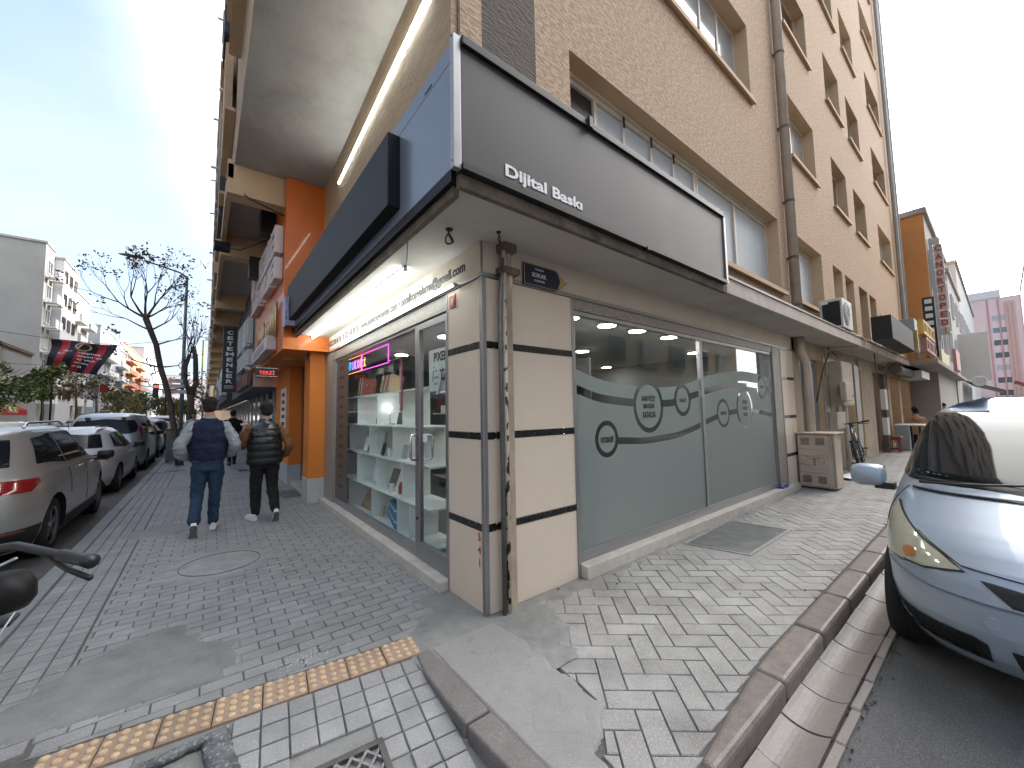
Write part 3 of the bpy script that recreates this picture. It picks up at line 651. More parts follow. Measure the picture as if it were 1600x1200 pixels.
by = [4.9, 7.9, 13.1, 15.95, 19.3, 24.1, 28, 32, 37, 43, 50]
for k, y in enumerate(by): b = MB(); b.box(-1.50, -.66, y, y + .32, 5.05, 5.54); b.build('beam', m_reveal, bld, bevel=.008)
b = MB(); b.box(-1.50, -1.42, 4.9, 60, 5.3, 5.6); b.build('edge_beam', m_reveal, bld)
for k, (y, z, L_) in enumerate(((9, 9.6, .12), (14, 10.2, .35), (20, 9.2, .3), (18, 14.5, .35), (26, 9.6, .42), (16, 17.5, .3), (24, 12.8, .4), (30, 9.0, .4), (34, 7.3, .45), (27, 16.2, .45), (40, 8.4, .5), (22, 7.0, .3))):
    b = MB(); b.tube([(-1.40, y, z), (-1.56 - L_ * .55, y, z - .03)], .045, 8); b.build('overflow_pipe', m_pvc, bld)
b = MB(); b.tube([(-1.5, 33, 5.0), (-1.5, 33, 24)], .06, 8); b.build('downpipe', m_pvc, bld)
for (y, z, h_) in ((6.2, 6.7, 1.9), (8.6, 6.2, 2.4), (12.5, 9.4, 2.2), (16, 6.4, 2.0), (21, 6.2, 1.8), (10.5, 12.4, 2.5)):
    b = MB(); b.box(-1.56, -1.43, y, y + 1.5, z, z + h_); b.build('shutter_box', m_dkfr if y in (8.6, 10.5) else m_reveal, bld, bevel=.01)
# canopy slab above the ground floor
b = MB()
b.poly([(-.52, -.56, 2.85), (-.52, 4.75, 2.85), (0, 4.75, 2.85), (0, 0, 2.85), (22.6, 0, 2.85), (22.6, -.56, 2.85)])
b.build('canopy_soffit', m_canopy, bld)
b = MB(); b.box(-.54, -.5, -.5, 4.75, 2.80, 2.95); b.build('canopy_edge', m_oldconc, bld)
b = MB(); b.box(-.54, 3.0, -.58, -.54, 2.82, 2.93); b.build('canopy_edge', m_oldconc, bld)
b = MB(); b.box(3.0, 17.2, -.585, -.54, 2.82, 3.0); b.build('canopy_edge', mat('pale_canopy_edge', (.55, .47, .41), .8, vary=.15, vscale=3, bump=.4, bscale=20, dirt=.4), bld, bevel=.006)
b = MB(); b.box(3.0, 17.2, -.60, -.05, 3.0, 3.03); b.build('canopy_flashing', m_dkmetal, bld)
b = MB(); b.box(-.5, 17.2, -.54, -.01, 2.852, 2.99); b.build('canopy_slab', m_canopy, bld)
# cream band and its lower trim
b = MB(); b.box(.0, 7.35, 0, .25, 2.585, 2.90); b.build('band', m_band, bld)
b = MB(); b.box(-.0, .25, .25, 5.12, 2.585, 2.90); b.build('band', m_band, bld)
b = MB(); b.box(-.012, 7.35, -.014, .0, 2.565, 2.60); b.box(-.014, -.0, 0, 5.12, 2.565, 2.60); b.build('band_trim', m_alu, bld, bevel=.002)
b = MB(); b.box(-.004, .004, -.006, .0, 2.60, 2.85); b.box(-.008, .0, -.0, .008, 2.60, 2.849); b.build('band_corner_trim', m_alu, bld)
# corner pillar: cream panels between black strips
b = MB(); b.box(.012, 1.02, .012, .53, 0, 2.57); b.build('pillar_core', m_oldconc, bld)
zs = [0.0, .60, .655, 1.29, 1.345, 2.0, 2.055, 2.563]
for i in range(0, 7, 1):
    m_ = m_cream if i % 2 == 0 else m_strip; nm = 'cladding_panel' if i % 2 == 0 else 'black_strip'; za, zb = zs[i] + .0015, zs[i + 1] - .0015
    pr = .0 if i % 2 == 0 else .004
    for (xa, xb, ya, yb) in ((-pr, .012, .03, .545), (.03, 1.0, -pr, .012)):
        b = MB(); b.box(xa, xb, ya, yb, za, zb); b.build(nm, m_, bld, bevel=.0012, seg=1)
for bx in ((-.012, .028, -.012, .028), (-.006, .014, .545, .562), (1.0, 1.03, -.008, .02)): b = MB(); b.box(*bx, 0.0, 2.563); b.build('corner_trim', m_alu, bld, bevel=.003)
for (x, z) in ((.11, 2.0), (.11, 2.055), (.11, 1.29), (.11, 1.345), (.11, .6), (.11, .655), (.86, 2.0), (.86, 2.055), (.86, 1.345), (.86, 1.29), (.86, .655), (.86, .60)):
    b = MB(); b.lathe([(.008, 0), (.008, .004), (.003, .007)], (x, 0, z), 10, M=Matrix.Rotation(pi / 2, 4, 'X')); b.build('screw', m_chrome, bld)
# sills
b = MB(); b.box(1.03, 6.9, -.085, .25, .0, .115); b.build('window_ledge', m_sillst, bld, bevel=.006)
b = MB(); b.box(-.09, .25, .56, 5.12, -.02, .085); b.build('doorstep', m_sillst, bld, bevel=.006)
# granite piers
b = MB(); b.box(6.14, 6.50, -.004, .2, .115, 2.565); b.build('granite_pier', m_granite, bld)
b = MB(); b.box(6.50, 6.53, -.012, .2, .115, 2.565); b.build('pier_trim', m_alu, bld)
b = MB(); b.box(-.004, .2, 4.42, 4.98, .085, 2.565); b.build('granite_pier', m_granite, bld)
b = MB(); b.box(.005, .2, .562, 4.42, 2.42, 2.565); b.build('granite_lintel', m_granite, bld)
b = MB(); b.box(1.03, 6.14, .005, .2, 2.46, 2.565); b.build('granite_lintel', m_granite, bld)
# pier between the shop and the next door, with black strips
for i in range(7):
    m_ = m_cream if i % 2 == 0 else m_strip; b = MB(); b.box(6.53, 7.20, -.002 if i % 2 == 0 else -.006, .2, zs[i] + .001, zs[i + 1] - .001); b.build('cladding_panel' if i % 2 == 0 else 'black_strip', m_, bld)
# shop fronts ---------------------------------------------------------------
def frame_rect(b, T, u0, u1, v0, v1, w, d0, d1, wb=None):
    wb = wb or w
    def bx(a, c, e, f_): p0 = T(a, e, d0); p1 = T(c, f_, d1); b.box(min(p0[0], p1[0]), max(p0[0], p1[0]), min(p0[1], p1[1]), max(p0[1], p1[1]), min(p0[2], p1[2]), max(p0[2], p1[2]))
    bx(u0, u0 + w, v0, v1); bx(u1 - w, u1, v0, v1); bx(u0 + w, u1 - w, v1 - w, v1); bx(u0 + w, u1 - w, v0, v0 + wb)
def tbox(b, T, a, c, e, f_, d0, d1): p0 = T(a, e, d0); p1 = T(c, f_, d1); b.box(min(p0[0], p1[0]), max(p0[0], p1[0]), min(p0[1], p1[1]), max(p0[1], p1[1]), min(p0[2], p1[2]), max(p0[2], p1[2]))
sf = MB(); frame_rect(sf, TR, 1.03, 6.14, .115, 2.46, .045, .02, .07, .10); sf.box(3.53, 3.60, .02, .07, .215, 2.415)
sw = sf.build('shop_window', m_alu, bld, bevel=.003)
for (a, c) in ((1.075, 3.53), (3.60, 6.095)): b = MB(); b.box(a, c, .04, .048, .215, 2.415); b.build('glass', m_glass, sw)
# frosted film with cut-out waves and rings
from bisect import bisect
def interp(L_, x):
    if x <= L_[0][0]: return L_[0][1]
    for (xa, ya), (xb, yb) in zip(L_, L_[1:]):
        if x <= xb: t = (x - xa) / (xb - xa); return ya + (yb - ya) * t
    return L_[-1][1]
def smoothed(L_): return lambda x: sum(interp(L_, x + d) for d in (-.16, -.1, -.05, 0, .05, .1, .16)) / 7
top = smoothed([(1.0, 1.92), (1.4, 1.81), (1.69, 1.78), (2.02, 1.76), (2.52, 1.755), (2.88, 1.77), (3.23, 1.83), (3.54, 1.9), (3.81, 1.955), (4.25, 2.02), (4.9, 2.07), (5.55, 2.055), (6.2, 1.97)])
b1 = smoothed([(1.0, 1.73), (1.39, 1.62), (1.96, 1.575), (2.58, 1.565), (2.87, 1.575), (3.24, 1.655), (3.69, 1.735), (4.23, 1.82), (4.88, 1.88), (5.52, 1.855), (6.1, 1.79)])
b2 = smoothed([(1.6, 1.19), (2.19, 1.15), (2.88, 1.175), (3.3, 1.24), (3.55, 1.295), (3.75, 1.34), (4.03, 1.39), (4.6, 1.45), (5.26, 1.455), (6.16, 1.35)])
rings = [(1.52, 1.21, .185, .135), (2.29, 1.535, .30, .245), (3.05, 1.61, .205, .15), (4.18, 1.425, .205, .16), (4.94, 1.49, .31, .255), (5.68, 1.84, .205, .155)]
def cuts_at(x):
    c = [(b1(x) - .042, b1(x) + .042)]
    if x > 1.52: c.append((b2(x) - .036, b2(x) + .036))
    inner = []
    for (cx, cz, ro, ri) in rings:
        if abs(x - cx) < ro: h_ = sqrt(ro * ro - (x - cx) ** 2); c.append((cz - h_, cz + h_))
        if abs(x - cx) < ri: h_ = sqrt(ri * ri - (x - cx) ** 2); inner.append((cz - h_, cz + h_))
    c.sort(); mg = []
    for a, e in c:
        if mg and a <= mg[-1][1]: mg[-1][1] = max(mg[-1][1], e)
        else: mg.append([a, e])
    iv = []; lo = .215; t = top(x)
    for a, e in mg:
        if a > lo: iv.append((lo, min(a, t)))
        lo = max(lo, e)
    if lo < t: iv.append((lo, t))
    return iv + inner
fl = MB(); st = .008
for (xa, xb) in ((1.078, 3.528), (3.602, 6.092)):
    x = xa
    while x < xb - 1e-6:
        x2 = min(xb, x + st); A_, B_ = cuts_at(x + 1e-5), cuts_at(x2 - 1e-5); Mid = cuts_at((x + x2) / 2)
        for k, (lo, hi) in enumerate(Mid):
            la, ha_ = A_[k] if len(A_) == len(Mid) else (lo, hi); lb, hb_ = B_[k] if len(B_) == len(Mid) else (lo, hi)
            fl.poly([(x, .036, la), (x2, .036, lb), (x2, .036, hb_), (x, .036, ha_)])
        x = x2
def film_mat():
    m = bpy.data.materials.new('frosted_film'); m.use_nodes = True; n = m.node_tree.nodes; l = m.node_tree.links
    p = P_(m); p.inputs['Base Color'].default_value = (.41, .43, .41, 1); p.inputs['Roughness'].default_value = .38; o = [q for q in n if q.type == 'OUTPUT_MATERIAL'][0]
    tl = n.new('ShaderNodeBsdfTranslucent'); tl.inputs[0].default_value = (.42, .5, .47, 1); tr = n.new('ShaderNodeBsdfTransparent'); tr.inputs[0].default_value = (.8, .9, .88, 1)
    m1 = n.new('ShaderNodeMixShader'); m1.inputs[0].default_value = .3; l.new(p.outputs[0], m1.inputs[1]); l.new(tl.outputs[0], m1.inputs[2])
    m2 = n.new('ShaderNodeMixShader'); m2.inputs[0].default_value = .30; l.new(m1.outputs[0], m2.inputs[1]); l.new(tr.outputs[0], m2.inputs[2]); l.new(m2.outputs[0], o.inputs[0]); return m
fo = fl.build('frosted_film', film_mat(), sw); so = fo.modifiers.new('solid', 'SOLIDIFY'); so.thickness = .0006
m_ink = mat('dark_vinyl_letter', (.012, .014, .016), .4)
def wtext(s, x, z, w, h): text('lettering', s, (x, .033, z), (1, 0, 0), (0, 0, 1), w=w, h=h, size=.1, m=m_ink, parent=sw, extrude=.0006, offset=.004)
wtext('FOTOKOPİ', 1.52, 1.21, .20, .075); wtext('KARTVİZİT', 2.29, 1.63, .27, .075); wtext('BROŞÜR', 2.29, 1.535, .22, .075); wtext('KATALOG', 2.29, 1.44, .25, .07); wtext('OZALİT', 3.05, 1.61, .17, .06)
for (x, z, w, h) in ((4.18, 1.425, .2, .05), (4.94, 1.585, .17, .055), (4.94, 1.49, .17, .055), (4.94, 1.395, .15, .055), (5.68, 1.84, .16, .05)):
    b = MB(); b.box(x - w / 2, x + w / 2, .0325, .0335, z - h / 2, z + h / 2); b.build('lettering', m_ink, sw)
# left shop window and door
lf = MB(); frame_rect(lf, TL, 1.235, 4.42, .085, 2.42, .04, .02, .07, .10)
lw_ = lf.build('shop_window', m_alu, bld, bevel=.003); b = MB(); b.box(.04, .048, 1.275, 4.38, .185, 2.38); b.build('glass', m_glass, lw_)
dr = MB(); frame_rect(dr, TL, .562, 1.225, .09, 2.40, .062, .012, .06, .16); do = dr.build('glass_door', m_alu, bld, bevel=.003)
b = MB(); b.box(.033, .041, .624, 1.163, .25, 2.338); b.build('glass', m_glass, do)
def dhandle(y, sgn, par):
    b = MB(); b.tube([(.01, y, 1.04), (-.055, y, 1.045), (-.065, y, 1.07), (-.065, y, 1.26), (-.055, y, 1.285), (.01, y, 1.29)], .012, 10); b.build('handle', m_chrome, par, smooth=True)
dhandle(1.19, 1, do); 
b = MB(); b.tube([(.07, 1.13, 1.04), (.12, 1.12, 1.045), (.13, 1.11, 1.07), (.13, 1.11, 1.26), (.12, 1.12, 1.285), (.07, 1.13, 1.29)], .012, 10); b.build('handle', m_chrome, do, smooth=True)
for z in (.47,): b = MB(); b.lathe([(.012, 0), (.012, .012)], (.012, 1.20, z), 10, M=Matrix.Rotation(-pi / 2, 4, 'Y')); b.build('lock', m_dkmetal, do)
# door stickers and hanging diamond sign
m_paper = mat('paper_white', (.75, .76, .77), .6)
for (y, z, w, h, mm) in ((1.285, 1.55, .05, .12, m_paper), (1.285, 1.635, .05, .03, mat('yellow_sticker', (.8, .45, .05), .5)), (1.285, 1.43, .05, .07, m_paper), (1.285, 1.30, .05, .10, m_paper), (1.07, 1.26, .09, .08, m_paper)):
    b = MB(); b.box(.036 if y > 1.2 else .03, .039 if y > 1.2 else .032, y - w / 2, y + w / 2, z - h / 2, z + h / 2); b.build('sticker', mm, do)
for (y, z) in ((1.285, 1.56), (1.285, 1.43), (1.285, 1.30)): b = MB(); b.box(.0345, .0355, y - .014, y + .014, z - .025, z + .025); b.build('sticker_mark', mat('navy_print', (.02, .03, .12), .5), do)
ds = thing('diamond_door_sign', 'white diamond shaped opening hours card hanging inside the glass door', 'door sign', (.06, .87, 1.9))
b = MB(); b.prism([(-.085, 0), (0, -.17), (.085, 0), (0, .17)], 0, .004, M=Matrix.Translation((.056, .87, 1.84)) @ Matrix.Rotation(pi / 2, 4, 'Z') @ Matrix.Rotation(pi / 2, 4, 'X')); b.build('card', m_paper, ds)
for s, z in (('AÇIK', 1.90), ('KAPALI', 1.84), ('SAAT', 1.78)): text('lettering', s, (.0495, .87, z), (0, -1, 0), (0, 0, 1), h=.022, size=.03, m=m_ink, parent=ds, extrude=.0005)
b = MB(); b.tube([(.058, .87, 2.01), (.058, .87, 2.1)], .001, 4); b.build('string', m_white, ds)
ps = MB(); ps.box(.10, .106, .68, 1.12, 1.72, 2.13); po = tag(ps.build('hanging_poster', m_paper), 'white poster with script lettering hung behind the glass door', 'poster')
text('lettering', 'PIXEL', (.0985, .88, 2.05), (0, -1, 0), (0, 0, 1), w=.26, h=.09, size=.1, m=m_ink, parent=po, extrude=.0005, offset=.003)
text('lettering', 'insta', (.0985, .90, 1.89), (0, -1, 0), (0, 0, 1), w=.30, h=.15, size=.1, m=m_ink, parent=po, extrude=.0005, shear=.35)
# interior
b = MB(); X1, Y1 = 6.45, 6.4
b.poly([(.07, .55, .09), (X1, .07, .09), (X1, Y1, .09), (.07, Y1, .09)], 0); b.poly([(.07, .07, .09), (X1, .07, .09), (.07, .55, .09)], 0)
b.poly([(X1, .07, .09), (X1, Y1, .09), (X1, Y1, 2.75), (X1, .07, 2.75)], 1); b.poly([(.21, Y1, .09), (X1, Y1, .09), (X1, Y1, 2.75), (.21, Y1, 2.75)], 1); b.poly([(.07, .3, 2.56), (X1, .3, 2.56), (X1, Y1, 2.56), (.07, Y1, 2.56)], 2)
b.poly([(.21, 4.42, .09), (.21, Y1, .09), (.21, Y1, 2.75), (.21, 4.42, 2.75)], 1)
b.build('shop_interior', [mat('shop_floor_tile', (.13, .135, .135), .35, vary=.2, vscale=1.5), m_room, mat('shop_ceiling', (.45, .45, .44), .8)], bld)
m_lamp = lamp_mat('lit_ceiling_panel', (1, .97, .92), 22)
LAMPS = ['round lit ceiling lamp ' + q for q in ('at the right window, nearest the cream pillar', 'second from the cream pillar in the right window row', 'third from the pillar in the right window row', 'fourth from the pillar, just left of the window mullion', 'in the middle of the shop seen low in the right window', 'deepest in the shop, lowest seen in the right window', 'seen by the mullion of the right window', 'seen through the top of the glass door', 'above the rack behind the glass door', 'over the back of the shop behind the rack', 'over the display shelving of the left window')]
for i, (x, y) in enumerate(((1.47, .45), (2.149, .47), (2.75, .45), (3.545, .46), (3.46, 2.02), (5.9, 3.4), (5.425, 1.025), (.854, 2.136), (1.6, 2.3), (2.6, 3.6), (1.0, 4.0))):
    t = thing('ceiling_lamp', LAMPS[i], 'ceiling lamp', (x, y, 2.55), 'round ceiling lamps inside the copy shop')
    b = MB(); b.lathe([(.125, 0), (.125, -.02), (.11, -.03)], (x, y, 2.555), 20); b.build('rim', m_white, t); b = MB(); b.lathe([(.105, -.031), (.105, -.034)], (x, y, 2.555), 20); b.build('diffuser', m_lamp, t)
# ================================================================ SIGNS, PIPES, SHOP FURNITURE, NEIGHBOURING SHOPS
m_signdk = mat('charcoal_sign_face', (.040, .036, .040), .48, vary=.12, vscale=.8, coat=.06)
m_signbl = mat('grey_blue_sign_panel', (.20, .235, .29), .34, .15, vary=.1, vscale=1.2, coat=.2)
m_tube = lamp_mat('lit_tube', (.93, 1, .97), 11.0); m_gloss = mat('glossy_black_box', (.005, .005, .006), .5, spec=.25)
# right hand sign board
sg = thing('shop_sign', 'long charcoal shop sign board with a grey top rail over the frosted window', 'shop sign', (1.2, -.6, 3.3))
b = MB(); b.box(-.545, 2.90, -.615, -.56, 2.935, 3.665); b.build('board', m_signdk, sg)
b = MB(); b.box(-.548, 2.91, -.64, -.54, 3.665, 3.72); b.build('top_rail', m_dkmetal, sg, bevel=.004)
b = MB(); b.box(-.548, 2.91, -.635, -.545, 2.90, 2.935); b.build('bottom_rail', m_black, sg)
b = MB(); b.box(2.90, 2.945, -.63, -.55, 2.90, 3.70); b.build('end_cap', m_alu, sg, bevel=.003)
text('lettering', 'Dijital Baskı', (.13, -.6165, 3.01), (1, 0, 0), (0, 0, 1), w=.72, h=.105, size=.1, m=mat('white_letter', (.8, .8, .8), .4), parent=sg, extrude=.003, offset=.003)
MB().box(.56, .60, -.66, -.62, 3.655, 3.74).build('bracket', m_black, sg); MB().box(1.30, 1.34, -.645, -.60, 2.885, 2.91).build('bracket', m_black, sg)
# left hand sign board
sl2 = thing('shop_sign', 'blue grey shop sign panel carrying a long glossy black box beside the orange facade', 'shop sign', (-.56, 2, 3.3))
b = MB(); b.box(-.575, -.545, -.555, 4.74, 2.935, 3.60); b.build('panel', m_signbl, sl2)
b = MB(); b.box(-.575, -.545, -.555, 4.74, 3.606, 3.72); b.build('upper_panel', m_signbl, sl2)
b = MB(); b.box(-.60, -.55, -.618, -.575, 2.90, 3.72); b.build('corner_post', m_alu, sl2, bevel=.003)
b = MB(); b.box(-.575, -.50, -.54, 4.74, 2.86, 2.932); b.build('lower_edge', m_gloss, sl2)
for y in (-.3, .5, 1.4, 2.3, 3.2, 4.1): b = MB(); b.box(-.579, -.575, y, y + .1, 3.625, 3.632); b.build('slot', m_black, sl2)
b = MB(); b.box(-.67, -.576, .22, 4.60, 3.02, 3.585); b.build('black_box', m_gloss, sl2, bevel=.006)
for z in (2.945, 3.71): 
    for dz in (0,): b = MB(); b.lathe([(.006, 0), (.004, .003)], (-.60, -.597, z + dz), 8, M=Matrix.Rotation(-pi / 2, 4, 'Y')); b.build('rivet', m_dkmetal, sl2)
pb = thing('photo_banner', 'pale violet printed banner standing beyond the black sign box at the orange wall', 'banner', (-.6, 4.6, 3.1))
b = MB(); b.box(-.72, -.70, 4.46, 4.74, 2.93, 3.40); b.box(-.70, -.58, 4.46, 4.47, 2.93, 3.40)
b.build('print', mat('violet_print', (.38, .38, .58), .4, vary=.7, vscale=16, coord='world', stretch=(1, 3, .6)), pb)
# tube lamps (lit)
def tube_lamp(label, p0, p1, r, cable=None):
    t = thing('tube_lamp', label, 'tube lamp', tuple((Vector(p0) + Vector(p1)) / 2)); P0, P1 = Vector(p0), Vector(p1); d = (P1 - P0).normalized()
    b = MB(); b.tube([P0, P1], r, 10); b.build('tube', m_tube, t, smooth=True)
    for q, s in ((P0, -1), (P1, 1)): b = MB(); b.tube([q + d * s * -.005, q + d * s * .03], r * 1.25, 8); b.build('end_cap', m_white, t)
    return t
t1 = tube_lamp('lit white tube lamp on the tan wall above the left sign', (-.265, .34, 5.10), (-.135, 3.72, 5.10), .017)
b = MB(); b.tube([(-.28, .30, 5.1), (-.27, .15, 5.35), (-.262, .1, 5.53)], .004, 5); b.build('cable', m_black, t1)
t2 = tube_lamp('lit white tube lamp hanging under the canopy soffit', (-.27, .86, 2.815), (-.27, 4.72, 2.815), .016)
b = MB(); b.box(-.285, -.255, .84, 4.74, 2.832, 2.849); b.build('housing', m_alu, t2); b = MB(); b.tube([(-.27, .84, 2.845), (-.36, .6, 2.80), (-.46, .35, 2.84)], .004, 6); b.build('cable', m_black, t2)
t3 = tube_lamp('lit thin tube lamp along the lower edge of the cream band', (-.045, .36, 2.585), (-.045, 3.85, 2.585), .0095)
b = MB(); b.box(-.04, -.016, .36, 3.85, 2.575, 2.597); b.build('housing', m_alu, t3)
# printed contact line on the band
text('contact_lettering', '0 222 230 00 26 - 0 532 168 00 26 - www.pixelcopycenter.com • pixelkopyalama@gmail.com', (-.0015, 2.52, 2.715), (0, -1, 0), (0, 0, 1), w=4.55, h=.125, size=.1, m=m_ink, parent=bld, extrude=.0015, offset=.0035)
# house number 541 and red plate
for k, c in enumerate('541'): text('house_number', c, (-.0045, .075, .555 - k * .095), (0, -1, 0), (0, 0, 1), h=.06, size=.1, m=mat('red_print', (.5, .03, .03), .5), parent=bld, extrude=.0006, offset=.002)
rp = MB(); rp.box(-.012, -.001, .40, .50, 2.41, 2.52); rp = tag(rp.build('alarm_plate', mat('red_plate', (.35, .03, .03), .4), bevel=.012), 'small red square plate at the top of the cream corner pillar', 'plate')
b = MB(); b.box(-.0145, -.012, .425, .475, 2.435, 2.495); b.build('emblem', mat('pale_red', (.6, .3, .28), .5), rp)
# street name sign: blue arrow board
ss = thing('street_sign', 'dark blue arrow shaped street name sign reading SOKAK on the cream band', 'street sign', (.65, -.03, 2.67))
def arrow(k, d): return [(.405 + k, 2.575 + k), (.785 - k * .3, 2.575 + k), (.93 - k * 1.3, 2.672), (.785 - k * .3, 2.768 - k), (.405 + k, 2.768 - k)]
TM = Matrix(((1, 0, 0, 0), (0, 0, -1, 0), (0, 1, 0, 0), (0, 0, 0, 1)))
b = MB(); b.prism(arrow(0, 0), .016, .028, M=TM); b.build('border', mat('sign_black', (.012, .012, .016), .4), ss)
b = MB(); b.prism(arrow(.006, 0), .028, .031, M=TM); b.build('rim', mat('sign_cream', (.55, .45, .3), .5), ss)
b = MB(); b.prism(arrow(.010, 0), .031, .0335, M=TM); b.build('face', mat('navy_enamel', (.012, .018, .045), .35, coat=.3), ss)
b = MB(); b.prism([(.805, 2.598), (.912, 2.672), (.805, 2.746), (.838, 2.672)], .0335, .035, M=TM); b.build('arrow_tip', mat('sign_ochre', (.5, .36, .14), .5), ss)
mwt = mat('sign_white', (.7, .7, .68), .5)
for s, z, w, h in (('YALÇIN', 2.725, .10, .022), ('SOKAK', 2.675, .17, .038), ('(1.SOKAK)', 2.625, .12, .022)): text('lettering', s, (.58, -.0345, z), (1, 0, 0), (0, 0, 1), w=w, h=h, size=.05, m=mwt, parent=ss, extrude=.0006, offset=.001)
# conduits in front of the pillar
m_peel = mat('peeling_cream_paint', (.60, .50, .40), .6, vary=.1, vscale=20, coord='world', speck=-.0)
def peel():
    m = m_peel.copy(); m.name = 'peeling_paint_pipe'; t = m.node_tree; n = t.nodes; l = t.links; p = P_(m)
    g = n.new('ShaderNodeNewGeometry'); nz_ = n.new('ShaderNodeTexNoise'); nz_.inputs['Scale'].default_value = 26; nz_.inputs['Detail'].default_value = 5; mp = n.new('ShaderNodeMapping'); mp.inputs['Scale'].default_value = (1, 1, .45); l.new(g.outputs['Position'], mp.inputs[0]); l.new(mp.outputs[0], nz_.inputs['Vector'])
    sp = n.new('ShaderNodeSeparateXYZ'); l.new(g.outputs['Position'], sp.inputs[0]); mr = n.new('ShaderNodeMapRange'); mr.inputs['From Min'].default_value = 0; mr.inputs['From Max'].default_value = 2.9; mr.inputs['To Min'].default_value = .1; mr.inputs['To Max'].default_value = -.07; l.new(sp.outputs[2], mr.inputs[0])
    ad = n.new('ShaderNodeMath'); l.new(nz_.outputs['Fac'], ad.inputs[0]); l.new(mr.outputs[0], ad.inputs[1]); gt_ = n.new('ShaderNodeMath'); gt_.operation = 'GREATER_THAN'; gt_.inputs[1].default_value = .60; l.new(ad.outputs[0], gt_.inputs[0])
    src = p.inputs['Base Color'].links[0].from_socket; mx = n.new('ShaderNodeMixRGB'); l.new(gt_.outputs[0], mx.inputs[0]); l.new(src, mx.inputs[1]); mx.inputs[2].default_value = (.02, .018, .016, 1); l.new(mx.outputs[0], p.inputs['Base Color']); return m
mpl = peel()
pp = thing('conduit_pipes', 'three vertical conduits with peeling cream paint running down the corner pillar', 'pipes', (.16, -.07, 1.4))
b = MB(); b.tube([(.115, -.075, 0), (.115, -.075, 2.3), (.135, -.075, 2.55), (.175, -.075, 2.84)], .017, 10); b.build('grey_pipe', mat('galvanised_pipe', (.17, .17, .165), .4, .6, vary=.3, vscale=10), pp, smooth=True)
b = MB(); b.tube([(.160, -.075, 0), (.160, -.075, 2.84)], .018, 10); b.build('pipe', mpl, pp, smooth=True)
b = MB(); b.tube([(.245, -.045, 0), (.245, -.045, 2.55), (.24, -.045, 2.70), (.21, -.05, 2.80), (.2, -.05, 2.84)], .014, 10); b.build('pipe', mpl, pp, smooth=True)
b = MB(); b.tube([(.245, -.045, 2.5), (.245, -.045, 2.62)], .022, 10); b.build('coupling', m_cream, pp, smooth=True)
b = MB(); b.box(.175, .25, -.06, -.006, 0, 2.84); b.build('trunking', mat('dull_brown_trunking', (.42, .34, .26), .7, vary=.3, vscale=5), pp)
MB().box(.13, .30, -.11, -.004, 2.60, 2.65).build('bracket', m_oldconc, pp); MB().box(.14, .27, -.105, -.004, 2.78, 2.848).build('bracket', m_oldconc, pp)
for (x, y, lbl, s) in ((-.297, -.02, 'coiled black cable loop hanging from the canopy soffit over the corner', 1), (.02, -.2, 'knotted black cable end hanging from the soffit above the street sign', 0)):
    b = MB()
    if s:
        b.tube([(x, y, 2.849), (x - .01, y, 2.83), (x + .01, y, 2.80)], .006, 6)
        for k in range(2): b.tube([(x + .03 * cos(a) * (1 - k * .15), y + .012 * sin(a * 2) + k * .01, 2.775 + .036 * sin(a)) for a in [i * 2 * pi / 18 for i in range(19)]], .005, 6)
        b.lathe([(.03, 0), (.02, -.012)], (x, y, 2.849), 10)
    else:
        b.tube([(x, y, 2.849), (x + .005, y, 2.82), (x - .008, y, 2.79), (x + .01, y, 2.77)], .006, 6); b.tube([(x + .012, y, 2.82), (x + .018, y, 2.78), (x + .01, y + .01, 2.74)], .005, 6); b.lathe([(.02, 0), (.014, -.01)], (x, y, 2.849), 10)
    tag(b.build('hanging_cable', m_black, smooth=True), lbl, 'cable')
# drainpipes on the right facade
dp = thing('drainpipe', 'thick beige drainpipe down the facade beside the long blind window, bending under the canopy', 'drainpipe', (7.35, -.12, 8))
b = MB(); b.tube([(7.35, -.10, 29), (7.35, -.10, 3.0)], .085, 12); b.build('pipe', m_pipe, dp, smooth=True)
for z in (3.45, 4.4, 5.55, 7.1, 8.7, 10.9, 13.4, 16.5, 19.5): b = MB(); b.tube([(7.35, -.10, z), (7.35, -.10, z + .05)], .094, 12); b.box(7.27, 7.29, -.1, 0, z, z + .04); b.build('clamp', m_oldconc, dp)
b = MB(); b.tube([(7.36, -.10, 2.85), (7.36, -.10, 2.55), (7.42, -.14, 2.40), (7.44, -.16, 2.2), (7.44, -.16, 0)], .075, 12); b.build('lower_pipe', m_pipe, dp, smooth=True)
dp2 = thing('drainpipe', 'pair of grey drainpipes at the far end of the tan facade', 'drainpipe', (22.3, -.1, 8))
for x in (21.6, 22.3): b = MB(); b.tube([(x, -.12, 28), (x, -.12, 5.2), (x + .5, -.3, 4.6), (x + .7, -.35, 3.1)], .07, 8); b.build('pipe', mat('grey_drainpipe', (.35, .34, .32), .6, dirt=.3), dp2, smooth=True)
